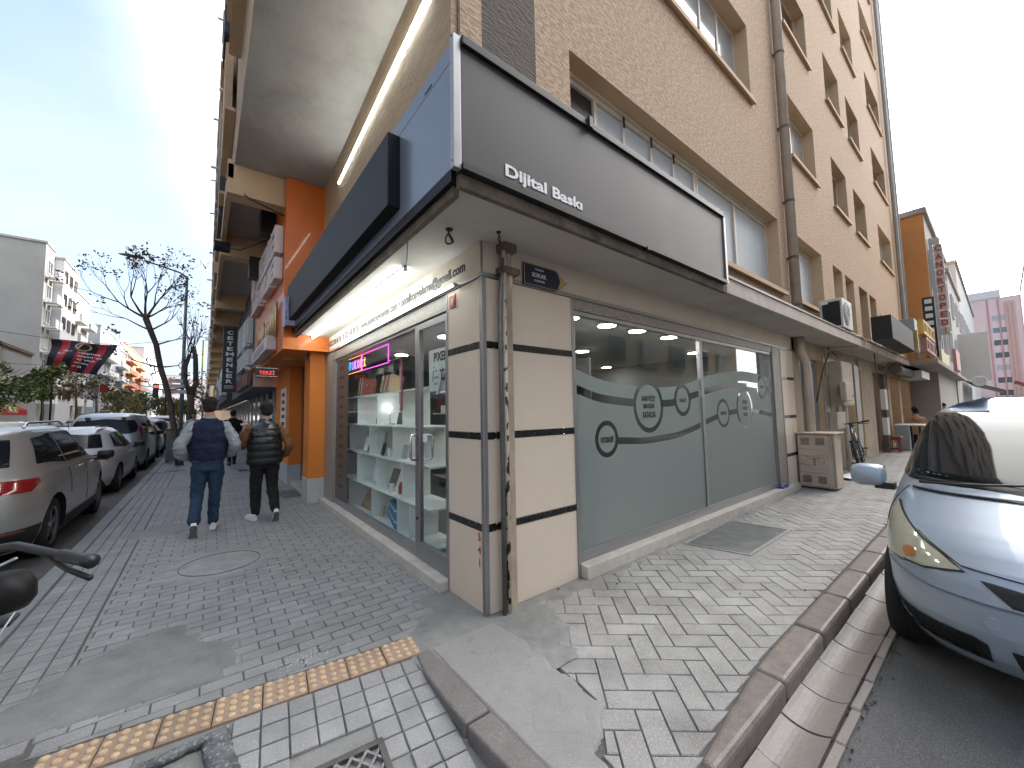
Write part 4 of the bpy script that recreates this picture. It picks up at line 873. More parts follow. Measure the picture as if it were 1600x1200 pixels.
# air conditioner on the canopy
acu = thing('air_conditioner', 'white outdoor air conditioner unit standing on the canopy beside the small window', 'air conditioner', (8.6, -.35, 3.04))
b = MB(); b.box(8.2, 9.0, -.62, -.25, 3.06, 3.66); b.build('case', mat('ac_white', (.55, .53, .50), .5, dirt=.15), acu, bevel=.012)
b = MB(); b.box(8.195, 8.201, -.585, -.30, 3.10, 3.60); b.build('side_grille', m_black, acu)
for k in range(14): b = MB(); b.box(8.190, 8.197, -.585, -.30, 3.115 + k * .035, 3.122 + k * .035); b.build('fin', m_dkmetal, acu)
b = MB(); b.box(8.188, 8.196, -.40, -.28, 3.56, 3.62); b.build('handle', m_white, acu)
b = MB(); b.lathe([(.24, 0), (.24, .012), (.20, .016)], (8.5, -.62, 3.36), 24, M=Matrix.Rotation(pi / 2, 4, 'X')); b.build('fan_grille', mat('grille_grey', (.25, .24, .23), .6), acu)
for r in (.05, .08, .11, .14, .17, .2): b = MB(); b.tube([(8.5 + r * cos(a), -.640, 3.36 + r * sin(a)) for a in [k * 2 * pi / 20 for k in range(21)]], .003, 4); b.build('grille_ring', m_white, acu)
b = MB(); b.box(8.25, 8.32, -.6, -.27, 3.03, 3.06); b.box(8.88, 8.95, -.6, -.27, 3.03, 3.06); b.build('foot', m_dkmetal, acu)
cb = MB(); cb.tube([(8.9, -.3, 3.05), (9.4, -.45, 3.06), (9.9, -.60, 3.05), (10.1, -.63, 2.95), (10.0, -.60, 2.82), (9.6, -.3, 2.80), (9.3, -.06, 2.75), (9.25, -.06, 2.2)], .022, 8); tag(cb.build('hose', m_pipe, smooth=True), 'beige hose dropping from the air conditioner over the canopy edge', 'hose')
for k, (pts, l) in enumerate((([(9.3, -.1, 2.82), (9.7, -.2, 2.6), (10.6, -.3, 2.70), (11.6, -.2, 2.5), (12.0, -.1, 2.8)], 'sagging black cable under the canopy above the meter boxes'), ([(11.8, -.5, 2.83), (12.6, -.4, 2.45), (13.8, -.35, 2.4), (14.8, -.4, 2.8)], 'sagging dark red cable under the far end of the canopy'), ([(9.4, -.1, 2.7), (8.7, -.1, 2.2), (8.4, -.05, 1.6)], 'thin loose wire hanging beside the granite pier'))):
    b = MB(); b.tube(pts, .012, 6); tag(b.build('cable', m_black, smooth=True), l, 'cable')
# ground floor beyond the shop: door, granite pier, meter boxes, openings
gw = MB(); hg = [(7.62, 9.1, .12, 2.5), (10.75, 12.0, .05, 2.55), (12.75, 13.0, .05, 2.5), (14.7, 15.6, .02, 2.55), (15.9, 17.2, .02, 2.55), (17.6, 19.6, .02, 2.6), (20, 22.2, .02, 2.6)]
wall_holes(gw, TR, 7.2, 22.6, 0, 2.85, hg, .35); gw.build('ground_floor_wall', [mat('grimy_tan_plaster', (.40, .32, .23), .8, vary=.2, vscale=3, dirt=.6), m_reveal], bld)
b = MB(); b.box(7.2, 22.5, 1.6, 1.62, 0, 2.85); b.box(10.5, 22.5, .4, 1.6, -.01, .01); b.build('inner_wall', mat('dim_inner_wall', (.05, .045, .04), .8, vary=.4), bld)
dd = MB(); frame_rect(dd, TR, 7.62, 9.1, .12, 2.5, .05, .1, .15); dd.box(8.15, 8.19, .1, .15, .17, 2.45); ddo = dd.build('side_door', m_alu, bld)
b = MB(); b.box(7.67, 8.15, .12, .13, .17, 2.45); b.box(8.19, 9.05, .12, .13, .17, 2.45); b.build('pane', mat('milky_door_glass', (.16, .18, .19), .25, coat=.5), ddo)
b = MB(); b.box(9.12, 10.2, -.02, .05, 0, 2.6); b.build('granite_pier', m_granite, bld)
b = MB(); b.box(12.1, 12.6, -.03, .2, 0, 2.6); b.build('granite_pier', m_granite, bld)
m_box = mat('beige_meter_box', (.46, .39, .29), .5, vary=.15, vscale=4, dirt=.4)
mbx = thing('meter_cabinet', 'tall beige wall mounted utility cabinet under the canopy', 'utility box', (10, -.15, 2))
b = MB(); b.box(9.55, 10.55, -.26, -.02, 1.50, 2.52); b.build('case', m_box, mbx, bevel=.012); b = MB(); b.box(10.52, 10.555, -.262, -.255, 1.55, 2.5); b.build('door_edge', m_white, mbx)
b = MB(); b.box(9.57, 10.45, -.268, -.26, 1.53, 2.49); b.build('door', m_box, mbx, bevel=.004)
mb2 = thing('meter_box', 'smaller beige electricity box fixed below the tall wall cabinet', 'utility box', (9.7, -.3, 1.75)); b = MB(); b.box(9.28, 9.98, -.36, -.265, 1.60, 2.02); b.build('case', m_box, mb2, bevel=.01)
b = MB(); b.box(9.3, 9.96, -.368, -.36, 1.62, 2.0); b.build('door', m_box, mb2, bevel=.004); b = MB(); b.lathe([(.02, 0), (.015, .01)], (9.85, -.368, 1.72), 8, M=Matrix.Rotation(pi / 2, 4, 'X')); b.build('lock', m_black, mb2)
mb3 = thing('meter_box', 'low grey conduit box beside the bicycle handlebar', 'utility box', (9.9, -.15, 1.2)); b = MB(); b.box(9.35, 10.1, -.17, -.02, .98, 1.36); b.build('case', m_box, mb3, bevel=.01)
for x in (9.5, 9.8, 10.3, 10.42): b = MB(); b.tube([(x, -.1, .02 if x > 10 else 1.36), (x, -.1, 1.5)], .025, 8); b.build('conduit', m_pipe, mb3)
b = MB(); b.tube([(10.35, -.14, .0), (10.35, -.14, 1.5)], .03, 8); b.build('conduit', m_pvc, mb3)
# rust stain wall fixture
for (x, y0_, l) in ((15.65, -.1, 'white and black striped awning post at the first shop door'), (15.3, -.12, 'white and black striped awning post beside the granite pillar')):
    t = thing('striped_post', l, 'post', (x, y0_, 0))
    for i, (za, zb) in enumerate(((0, .55), (.55, 1.1), (1.1, 1.35), (1.35, 2.0), (2.0, 2.5))):
        b = MB(); b.box(x - .07, x + .07, y0_ - .06, y0_ + .06, za, zb); b.build('stripe', m_white if i % 2 else m_stdark, t)
for x in (14.65, 15.62, 15.88, 17.22): b = MB(); b.box(x - .04, x + .04, .05, .12, 0, 2.55); b.build('door_frame', m_alu, bld)
# rolled awning and sign boxes farther right
aw = thing('rolled_awning', 'grey rolled up awning housing under the far canopy', 'awning', (18, -.5, 2.6)); b = MB(); b.tube([(15.5, -.42, 2.62), (18.4, -.42, 2.62)], .16, 10); b.build('roll', mat('awning_grey', (.13, .12, .11), .8), aw); b = MB(); b.box(18.45, 20.8, -.75, -.2, 2.45, 2.72); b.build('housing', m_pvc, aw)
m_cedge = mat('grimy_canopy', (.35, .31, .27), .9, vary=.2, dirt=.5)
b = MB(); b.box(17.2, 34, -1.25, -.01, 2.85, 2.98); b.build('far_canopy', m_cedge, bld)
blk = thing('black_sign', 'big black sign box standing on the canopy by the last windows', 'sign', (12.6, -.7, 3.3)); b = MB(); b.box(10.9, 14.7, -.98, -.62, 3.06, 3.62); b.build('box', mat('matt_black_sign', (.008, .008, .009), .6), blk); b = MB(); b.box(14.7, 14.85, -1.05, -.62, 3.02, 3.68); b.build('front', mat('gold_sign', (.45, .33, .12), .35, .6, vary=.5, vscale=8), blk)
for k, (n_, x0_, z0_, m_, s_, lab) in enumerate(((8, 15.2, 3.62, mat('gold_letters', (.55, .38, .1), .3, .7), .42, 'row of gold channel letters above the far canopy'), (6, 15.6, 3.12, mat('pink_letters', (.42, .2, .17), .5), .36, 'row of dull pink boxed letters below the gold ones'))):
    t = thing('channel_letters', lab, 'shop letters', (x0_, -1.1, z0_))
    for i in range(n_):
        x = x0_ + i * .52; b = MB(); b.box(x, x + s_, -1.16, -1.02, z0_, z0_ + .10); b.box(x, x + .09, -1.16, -1.02, z0_ + .10, z0_ + .44); b.box(x + .09, x + s_, -1.16, -1.02, z0_ + .36, z0_ + .44)
        if i % 2: b.box(x + s_ - .09, x + s_, -1.16, -1.02, z0_ + .1, z0_ + .36)
        b.build('letter', m_, t)
lb = thing('shop_lightbox', 'small pale yellow sign box with an air conditioner over the far canopy', 'sign', (21, -1.1, 3.2)); b = MB(); b.box(19.6, 22.8, -1.2, -1.0, 3.05, 3.5); b.build('face', mat('pale_yellow', (.55, .48, .25), .5), lb); b = MB(); b.box(19.8, 21.2, -1.0, -.6, 3.5, 4.0); b.build('cooler', m_pvc, lb)
pk = thing('shop_lightbox', 'pale red poster board at the end of the far canopy', 'sign', (25, -1.3, 3.2)); b = MB(); b.box(24, 26.5, -1.36, -1.25, 3.0, 3.9); b.build('face', mat('pale_red_board', (.5, .22, .22), .5), pk)
vs = thing('vertical_sign', 'narrow black vertical sign with white letters above the gold letters', 'sign', (17.8, -1.0, 4)); b = MB(); b.box(18.4, 18.5, -1.22, -.92, 3.15, 5.3); b.build('board', m_black, vs); 
for i, c in enumerate('12345678'): b = MB(); b.box(18.37, 18.4, -1.16, -.98, 3.25 + i * .26, 3.40 + i * .26); b.build('letter', m_white, vs)
sp = thing('spotlight', 'grey floodlight on a short white arm above the black sign box', 'floodlight', (19, -.5, 4.4)); b = MB(); b.box(18.2, 19.0, -.7, -.3, 4.15, 4.6); b.build('head', mat('lamp_grey', (.28, .31, .32), .4), sp, bevel=.02); b = MB(); b.tube([(17.0, -.6, 4.0), (18.6, -.6, 4.1)], .07, 8); b.build('arm', m_pvc, sp)
# ---------------------------------------------------------------- orange shop
m_or = mat('orange_cladding', (.62, .145, .02), .42, vary=.06, vscale=1.5, coat=.15); m_or2 = mat('orange_render', (.72, .22, .03), .6, vary=.06, vscale=1.5)
m_plinth = mat('white_tile_plinth', (.50, .52, .53), .4, vary=.08, vscale=5, dirt=.2)
osf = thing('orange_shop_front', 'bright orange clad shop front projecting next to the copy shop', 'shop front', (-.4, 7, 2.64))
b = MB(); b.box(-.70, .0, 4.76, 9.5, 2.64, 5.52); b.build('cladding', m_or, osf)
b = MB(); b.box(-.699, .3, 4.761, 9.5, 2.60, 2.639); b.build('ceiling', m_or2, osf)
for (x0, x1, y0, y1) in ((-.25, .05, 4.99, 5.45), (-.20, .3, 7.4, 9.4)):
    b = MB(); b.box(x0, x1, y0, y1, .42, 2.60); b.build('pillar', m_or2, osf, bevel=.004); b = MB(); b.box(x0 - .012, x1 + .01, y0 - .012, y1, 0, .418); b.build('plinth', m_plinth, osf, bevel=.004)
b = MB(); b.box(.05, .1, 5.45, 7.4, .05, 2.6); b.build('door_leaf', mat('brown_door', (.10, .05, .03), .35), osf); b = MB(); b.box(-.15, .3, 5.45, 7.4, .0, .08); b.build('step', m_sillst, osf)
for y in (6.0, 7.0, 8.0): b = MB(); b.lathe([(.11, 2.60), (.10, 2.592)], (-.45, y, 0), 16); b.build('downlight', mat('downlight_disc', (.65, .5, .4), .4), osf)
b = MB(); b.box(-.215, -.205, 7.75, 8.5, 1.15, 2.15); b.build('poster', m_paper, osf)
for k in range(5): b = MB(); b.box(-.222, -.215, 7.9, 8.3, 1.28 + k * .17, 1.36 + k * .17); b.build('poster_print', m_stdark, osf)
def glyphs(par, x, y0, y1, z0a, z1a, z0b, z1b, n, m, dep, seed, name='letter'):
    rr = random.Random(seed); dy = (y1 - y0) / n
    for i in range(n):
        t = (i + .5) / n; za, zb = z0a + (z0b - z0a) * t, z1a + (z1b - z1a) * t; ya, yb = y0 + i * dy, y0 + (i + .8) * dy; b = MB(); s = (yb - ya) * .3; h_ = (zb - za)
        k = rr.choice('LEHIUO'); b.box(x, x + dep, ya, ya + s, za, zb)
        if k in 'LEUO': b.box(x, x + dep, ya + s, yb, za, za + h_ * .2)
        if k in 'EO': b.box(x, x + dep, ya + s, yb, zb - h_ * .2, zb)
        if k in 'EH': b.box(x, x + dep, ya + s, yb - (s if k == 'H' else 0), za + h_ * .42, za + h_ * .58)
        if k in 'HUO': b.box(x, x + dep, yb - s, yb, za + (h_ * .2 if k in 'UO' else 0), zb - (h_ * .2 if k == 'O' else 0))
        b.build(name, m, par, bevel=.008)
m_lw = mat('white_channel_letter', (.60, .54, .54), .45); m_gold = mat('brass_letter', (.55, .42, .25), .25, .8); m_ll = mat('pale_channel_letter', (.55, .58, .60), .45)
cl = thing('channel_letters', 'two rows of thick white channel letters on the orange cladding', 'shop letters', (-.78, 7, 4.4))
glyphs(cl, -.83, 4.95, 9.3, 4.25, 4.72, 4.42, 5.0, 9, m_lw, .125, 3); glyphs(cl, -.83, 4.95, 9.3, 3.80, 4.17, 4.0, 4.38, 10, m_lw, .125, 4)
gl_ = thing('channel_letters', 'slim gold script letters lower down on the orange cladding', 'shop letters', (-.75, 6.6, 3.2))
for i, (y, z, h_) in enumerate(((5.3, 3.0, .5), (5.62, 3.05, .38), (5.9, 3.02, .48), (6.25, 3.08, .25), (6.6, 3.05, .28), (7.1, 3.05, .42), (7.45, 3.1, .3), (7.8, 3.12, .34))):
    b = MB(); b.tube([(-.745, y, z - .12), (-.745, y + .05, z + h_ * .5), (-.745, y + .02, z + h_), (-.745, y + .12, z + h_ * .9), (-.745, y + .10, z + .05), (-.745, y + .2, z)], .028, 6); b.build('letter', m_gold, gl_, smooth=True)
lb2 = thing('shop_lightbox', 'small white light box under the gold letters of the orange front', 'sign', (-.8, 6.8, 2.8)); b = MB(); b.box(-.86, -.705, 5.5, 8.1, 2.68, 2.93); b.build('box', m_lw, lb2, bevel=.01); b = MB(); b.box(-.866, -.86, 5.9, 7.7, 2.74, 2.86); b.build('print', mat('violet_grey_print', (.3, .28, .38), .5), lb2)
tz = thing('led_sign', 'small black LED board with red TERZİ lettering under the orange ceiling', 'LED sign', (-.76, 5.9, 2.33)); b = MB(); b.box(-.97, -.62, 5.88, 5.94, 2.22, 2.40); b.build('board', m_black, tz, bevel=.006)
text('lettering', 'TERZİ', (-.795, 5.876, 2.31), (1, 0, 0), (0, 0, 1), w=.24, h=.085, size=.1, m=lamp_mat('red_led', (1, .06, .07), .45), parent=tz, extrude=.002)
b = MB()
for k in range(17):
    for z in (2.235, 2.385): b.box(-.96 + k * .0205, -.955 + k * .0205, 5.874, 5.879, z - .0025, z + .0025)
b.build('led_dots', lamp_mat('white_led', (.9, .9, .9), .6), tz); b = MB(); b.tube([(-.75, 5.91, 2.40), (-.75, 5.91, 2.6)], .008, 6); b.build('hanger', m_black, tz)
cc = thing('dome_camera', 'grey dome camera at the lower edge of the orange cladding', 'camera', (-.8, 9.3, 2.6)); b = MB(); b.lathe([(.02, -.13), (.08, -.10), (.11, -.03), (.11, .03)], (-.82, 9.0, 2.68), 14); b.build('dome', m_alu, cc, smooth=True); b = MB(); b.tube([(-.82, 9.0, 2.71), (-.70, 9.0, 2.71)], .03, 8); b.build('bracket', m_alu, cc)
cc2 = thing('wall_camera', 'small black camera on the orange pillar ceiling', 'camera', (-.3, 5.0, 2.5)); b = MB(); b.tube([(-.30, 4.95, 2.50), (-.34, 4.82, 2.47)], .035, 8); b.tube([(-.30, 4.95, 2.5), (-.28, 4.98, 2.60)], .012, 6); b.build('body', m_black, cc2)
# ---------------------------------------------------------------- dark shop fronts beyond
m_slate = mat('slate_grey_cladding', (.085, .085, .09), .6, vary=.15, vscale=1.5)
dk = thing('dark_shop_front', 'long slate grey shop front with rows of white letters past the orange one', 'shop front', (-.4, 14, 2.3))
b = MB(); b.box(-.70, .0, 9.51, 19.5, 2.30, 5.3); b.build('cladding', m_slate, dk)
b = MB(); b.box(-.715, .0, 9.50, 9.52, 2.28, 2.62); b.build('end_panel', mat('pink_beige_panel', (.5, .38, .33), .6), dk)
b = MB(); b.box(-.71, -.0, 9.53, 19.5, 2.27, 2.298); b.build('underside', mat('grey_underside', (.25, .25, .25), .8), dk)
cl2 = thing('channel_letters', 'three rows of white channel letters on the slate grey shop front', 'shop letters', (-.78, 12, 3.4))
glyphs(cl2, -.84, 9.9, 14.8, 3.45, 4.15, 3.6, 4.55, 7, m_ll, .13, 11); glyphs(cl2, -.84, 9.8, 15.0, 2.85, 3.28, 3.0, 3.5, 8, m_ll, .13, 12); glyphs(cl2, -.84, 9.8, 14.5, 2.34, 2.7, 2.36, 2.74, 4, mat('dark_red_tile', (.22, .10, .10), .5), .1, 13)
ce = thing('vertical_sign', 'black vertical blade sign reading CETEMENLER in white capitals', 'sign', (-1.05, 14, 3.45)); b = MB(); b.box(-1.24, -.85, 14.0, 14.18, 2.36, 4.62); b.build('board', mat('blade_black', (.015, .015, .017), .4), ce, bevel=.01)
for i, c in enumerate('CETEMENLER'): text('letter', c, (-1.045, 13.992, 4.42 - i * .188), (1, 0, 0), (0, 0, 1), w=.17 if c != 'M' else .22, h=.13, size=.15, m=mat('white_letter', (.8, .8, .8), .4), parent=ce, extrude=.006, offset=.004)
for z in (2.58, 2.545, 2.50): b = MB(); b.box(-1.17, -.92, 13.994, 14.0, z - .012, z); b.build('small_print', m_paper, ce)
b = MB(); b.box(-1.05, -.7, 14.05, 14.1, 3.0, 3.05); b.build('bracket', m_black, ce)
dk2 = thing('dark_shop_front', 'distant dark shop row with white lettered fascias along the left pavement', 'shop front', (-.4, 30, 2.3))
b = MB(); b.box(-.9, .0, 19.55, 60, 2.35, 5.0); b.build('cladding', mat('far_fascia', (.05, .05, .052), .6), dk2)
for i, (y, z, m_) in enumerate(((20, 3.2, m_ll), (20.2, 2.55, m_ll), (23, 3.0, m_ll), (27, 3.4, m_ll), (31, 2.8, m_lw), (36, 3.2, mat('yellow_green_board', (.45, .5, .08), .5)), (44, 3.0, m_lw))): b = MB(); b.box(-1.1, -.9, y, y + 2.6, z, z + .55); b.build('sign_panel', m_, dk2)
gg = MB(); gg.box(-.02, .3, 9.45, 60, 0, 2.3); tag(gg.build('glazed_shop_wall', mat('dark_shop_glass', (.012, .013, .015), .12, coat=.5)), 'dark glazed shop wall under the slate fascia on the left', 'shop wall')
b = MB()
for k in range(16): yy = 9.6 + k * 1.7; b.box(-.06, -.02, yy, yy + .06, 0, 2.3)
tag(b.build('door_frame', m_alu), 'row of aluminium shop door frames under the slate fascia', 'door frame')
yb = MB(); yb.box(-2.0, -1.9, 40, 41.2, 4.2, 8.2); tag(yb.build('banner', mat('lime_banner', (.5, .55, .06), .6)), 'tall lime green banner hanging far down the left side of the street', 'banner')
# overhead cables of the overhang
b = MB(); b.tube([(-1.52, 5.0, 5.3), (-1.2, 4.88, 5.02), (-.72, 4.8, 4.85)], .012, 6); tag(b.build('cable', m_black, smooth=True), 'black cable running along the first soffit beam', 'cable')
b = MB(); b.tube([(-1.45, 7.3, 5.0), (-1.2, 7.0, 4.9), (-.75, 6.6, 5.1)], .012, 6); tag(b.build('cable', m_black, smooth=True), 'thin black cable sagging between the first and second beams', 'cable')
sb = MB(); sb.box(-1.62, -1.35, 7.3, 7.6, 5.0, 5.12); tag(sb.build('junction_box', m_gloss), 'small grey junction box under the second soffit bay', 'junction box')
spk = MB(); spk.box(-.95, -.72, 5.9, 6.2, 4.95, 5.4); spk.box(-1.0, -.74, 7.5, 7.8, 4.55, 5.0); tag(spk.build('floodlights', m_black), 'two black floodlights above the white channel letters', 'floodlight')
# ---------------------------------------------------------------- display shelf and goods inside the copy shop
m_shelf = mat('white_melamine', (.80, .82, .81), .4)
su = thing('display_shelf', 'white melamine display shelving behind the left shop window', 'shelf', (.4, 2.6, .1))
SZ = [.12, .52, .95, 1.36, 1.78]; ya, yb_ = 1.2, 4.3
for z in SZ: b = MB(); b.box(.14, .52, ya, yb_, z - .018, z); b.build('shelf_board', m_shelf, su)
DV = [(.12, .52, (1.7, 2.05, 2.95, 4.0)), (.52, .95, (1.9, 2.75, 3.6)), (.95, 1.36, (1.5, 2.2, 3.05, 4.0)), (1.36, 1.78, (1.9, 2.75, 3.6))]
for (za, zb, ys) in DV:
    for y in ys: b = MB(); b.box(.15, .50, y, y + .018, za, zb - .018); b.build('divider', m_shelf, su)
for (za, zb, y0, y1) in ((.12, .52, 2.07, 2.95), (.95, 1.36, 2.22, 3.05), (.12, .52, 2.97, 4.0), (.95, 1.36, 3.07, 4.0), (.12, .52, 1.72, 2.05), (.52, .95, 2.77, 3.6)): b = MB(); b.box(.49, .50, y0, y1, za, zb - .018); b.build('back_panel', m_shelf, su)
for (y) in (1.3, 2.4, 3.5): b = MB(); b.lathe([(.03, 0), (.03, -.1)], (.3, y, .10), 8); b.build('foot', m_shelf, su)
def item(nm, lab, cat, mb, m, group=None): return tag(mb.build(nm, m), lab, cat, group)
# blue boxes
m_bx = mat('blue_carton', (.03, .19, .42), .5); bxs = thing('carton_stack', 'stack of blue printed cartons on the lowest display shelf', 'cartons', (.3, 2.4, .12))
for k in range(9): b = MB(); y = 2.08 + (k % 5) * .135; z = .121 + (k // 5) * .13; x = .16 + (k % 5) * .035; b.box(x, x + .2, y, y + .125, z, z + .125); o = b.build('carton', m_bx, bxs, bevel=.003); b = MB(); b.box(x - .001, x + .0, y + .01, y + .115, z + .08, z + .1); b.build('carton_label', m_paper, o)
tr = thing('trophy', 'gold trophy cup on the display shelf by the window', 'trophy', (.25, 2.75, 1.36))
b = MB(); b.box(.22, .30, 3.66, 3.74, 1.361, 1.42); b.build('base', mat('trophy_base', (.3, .2, .06), .4), tr); b = MB(); b.lathe([(.012, 1.42), (.012, 1.56), (.03, 1.58), (.055, 1.63), (.065, 1.68), (.05, 1.68)], (.26, 3.70, 0), 14); b.build('cup', m_gold, tr, smooth=True)
for s in (-1, 1): b = MB(); b.tube([(.26, 3.70 + s * .055, 1.66), (.26, 3.70 + s * .095, 1.65), (.26, 3.70 + s * .08, 1.60), (.26, 3.70 + s * .04, 1.60)], .006, 6); b.build('handle', m_gold, tr)
dl_ = thing('desk_lamp', 'silver desk lamp with a curved neck on the display shelf', 'lamp', (.3, 1.95, 1.36)); b = MB(); b.lathe([(.07, 1.361), (.065, 1.375)], (.28, 2.65, 0), 14); b.tube([(.28, 2.65, 1.37), (.29, 2.68, 1.5), (.28, 2.75, 1.58)], .008, 6); b.build('stem', m_chrome, dl_); b = MB(); b.box(.24, .32, 2.66, 2.84, 1.57, 1.60); b.build('head', lamp_mat('lit_lamp_head', (1, 1, 1), 2.5), dl_)
rr = random.Random(5)
def leaning(nm, lab, cat, y, z, w, h, m, x=.2, th=.012, a=.25, grp=None): b = MB(); b.box(-th / 2, th / 2, -w / 2, w / 2, 0, h, M=Matrix.Translation((x, y, z)) @ Matrix.Rotation(a, 4, 'Y')); return item(nm, lab, cat, b, m, grp)
leaning('picture_frame', 'white framed print leaning on the third display shelf', 'picture frame', 3.4, .97, .16, .2, m_paper, .2)
leaning('picture_frame', 'small dark framed award on the third display shelf', 'picture frame', 2.65, .96, .10, .17, m_dkfr, .18)
leaning('picture_frame', 'black standing photo frame beside the white cube', 'picture frame', 2.35, .96, .15, .24, m_dkfr, .3, a=.4)
leaning('plaque', 'brown wooden gift board leaning on the bottom display shelf', 'plaque', 3.45, .125, .5, .36, mat('kraft_board', (.33, .22, .11), .7, vary=.4, vscale=12), .24, a=.5)
leaning('certificate', 'framed certificate with a landscape in the second shelf row', 'certificate', 3.2, .54, .26, .34, m_paper, .3, a=.1)
leaning('picture_frame', 'grey patterned album propped on the second display shelf', 'picture frame', 2.6, .53, .22, .26, mat('grey_pattern', (.2, .2, .19), .5, vary=.8, vscale=60), .28, a=.35)
b = MB(); b.box(.2, .28, 2.42, 2.52, .951, 1.06); item('gift_cube', 'small white gift cube on the third display shelf', 'gift box', b, m_paper)
b = MB(); b.lathe([(.035, .521), (.035, .62)], (.22, 2.42, 0), 12); item('mug', 'white mug on the second display shelf', 'mug', b, m_paper)
for i, (y, c_) in enumerate(((2.2, (.4, .05, .05)), (2.1, (.05, .12, .4)), (2.0, (.08, .08, .08)))): b = MB(); b.lathe([(.035, .521), (.04, .60), (.02, .66)], (.26, y, 0), 10); item('flask', ('red', 'blue', 'black')[i] + ' flask on the second display shelf', 'flask', b, mat('flask' + str(i), c_, .35))
# books and folders on the top shelf, glass trophies, hanging ribbons
for i in range(7): leaning('photo_album', 'slanted album in the row on the top display shelf', 'album', 3.45 + i * .035, 1.785, .02, .26, mat('album' + str(i % 3), ((.25, .05, .04), (.6, .58, .52), (.05, .05, .06))[i % 3], .5), .25 + .0 * i, th=.2, a=.12, grp='albums on the top shelf')
for i in range(8): leaning('brochure', 'upright brochure in the row at the middle of the top display shelf', 'brochure', 2.4 + i * .045, 1.785, .012, .22, mat('broch' + str(i % 3), ((.45, .3, .2), (.55, .5, .42), (.3, .12, .1))[i % 3], .6), .25, th=.17, a=.2, grp='brochures on the top shelf')
rk = thing('ribbon_rack', 'row of striped medal ribbons hanging beside the door behind the glass', 'medals', (.16, 1.45, 2))
for i in range(7): b = MB(); b.box(.12 + i * .012, .128 + i * .012, 1.85 + i * .04, 1.87 + i * .04, 1.62 - rr.random() * .1, 2.15); b.build('ribbon', (mat('red_ribbon', (.4, .03, .04), .7), mat('navy_ribbon', (.03, .04, .14), .7), m_paper)[i % 3], rk); b = MB(); b.lathe([(.022, 0), (.022, .006)], (.125 + i * .012, 1.86 + i * .04, 1.55), 10, M=Matrix.Rotation(pi / 2, 4, 'Y')); b.build('medal', m_gold, rk)
b = MB(); b.box(.1, .25, 1.8, 2.2, 2.15, 2.165); b.build('rail', m_chrome, rk)
# neon frame sign FOTOKOPI in window top
ne = thing('neon_sign', 'multicolour neon word in an orange and magenta frame atop the left window', 'neon sign', (.1, 2.9, 2.3))
for i, (c, cl_) in enumerate(zip('FOTOKOPİ', ((.1, 1, .4), (.1, .9, .9), (.1, .4, 1), (.3, .2, 1), (.6, .2, 1), (.9, .2, .8), (1, .2, .4), (1, .4, .1)))): text('letter', c, (.09, 4.1 - i * .14, 2.25), (0, -1, 0), (0, 0, 1), w=.09, h=.13, size=.1, m=lamp_mat('neon' + str(i), cl_, .8), parent=ne, extrude=.004)
for (y0, y1, c_, nm) in ((3.25, 4.25, (1, .35, .12), 'orange'), (2.2, 3.23, (1, .1, .7), 'magenta')):
    m_ = lamp_mat('neon_' + nm, c_, .55); b = MB()
    for (a, c, e, f_) in ((y0, y1, 2.13, 2.14), (y0, y1, 2.36, 2.37), (y0, y0 + .01, 2.14, 2.36), (y1 - .01, y1, 2.14, 2.36)): b.box(.085, .095, a, c, e, f_)
    b.build('neon_tube', m_, ne)
b = MB(); b.box(.10, .105, 3.25, 4.25, 2.14, 2.36); b.build('backing', m_black, ne)
# price list sheet with faint lines on the glass at the far end of the left window
pl_ = thing('service_list', 'translucent vinyl service list stuck on the far end of the left window', 'window lettering', (.03, 4.1, 1.4)); b = MB(); b.box(.0365, .0385, 3.72, 4.38, .19, 2.37); b.build('vinyl', mat('brown_vinyl', (.10, .075, .065), .35), pl_)
for k in range(13): z = 2.25 - k * .155; w = .16 + .1 * rr.random(); b = MB(); b.box(.0345, .0360, 4.08 - w / 2, 4.08 + w / 2, z - .022, z + .022); b.build('print_line', m_ink, pl_)
# white counter and dark shelving further inside
b = MB(); b.box(1.06, 1.36, .075, 1.6, .1, 1.30); tag(b.build('counter', m_shelf), 'tall white counter end pressed against the frosted window', 'counter')
cbk = thing('stock_rack', 'dark stock rack full of paper reams at the back of the copy shop', 'rack', (2.2, 3, 0))
for z in (.3, .7, 1.1, 1.5, 1.9): b = MB(); b.box(1.9, 2.3, .9, 4.6, z - .02, z); b.build('rack_shelf', m_pvc, cbk)
for i in range(46): y = .95 + rr.random() * 3.4; z = rr.choice((.3, .7, 1.1, 1.5, 1.9)); b = MB(); b.box(1.92, 2.2, y, y + .1 + rr.random() * .2, z + .002, z + .06 + rr.random() * .2); b.build('ream', rr.choice((m_bx, m_paper, mat('ream_red', (.3, .03, .03), .5), m_dkfr, m_paper)), cbk)
b = MB(); b.box(2.31, 2.34, .9, 4.6, .1, 2.2); b.build('rack_back', mat('rack_back', (.05, .055, .06), .7), cbk)

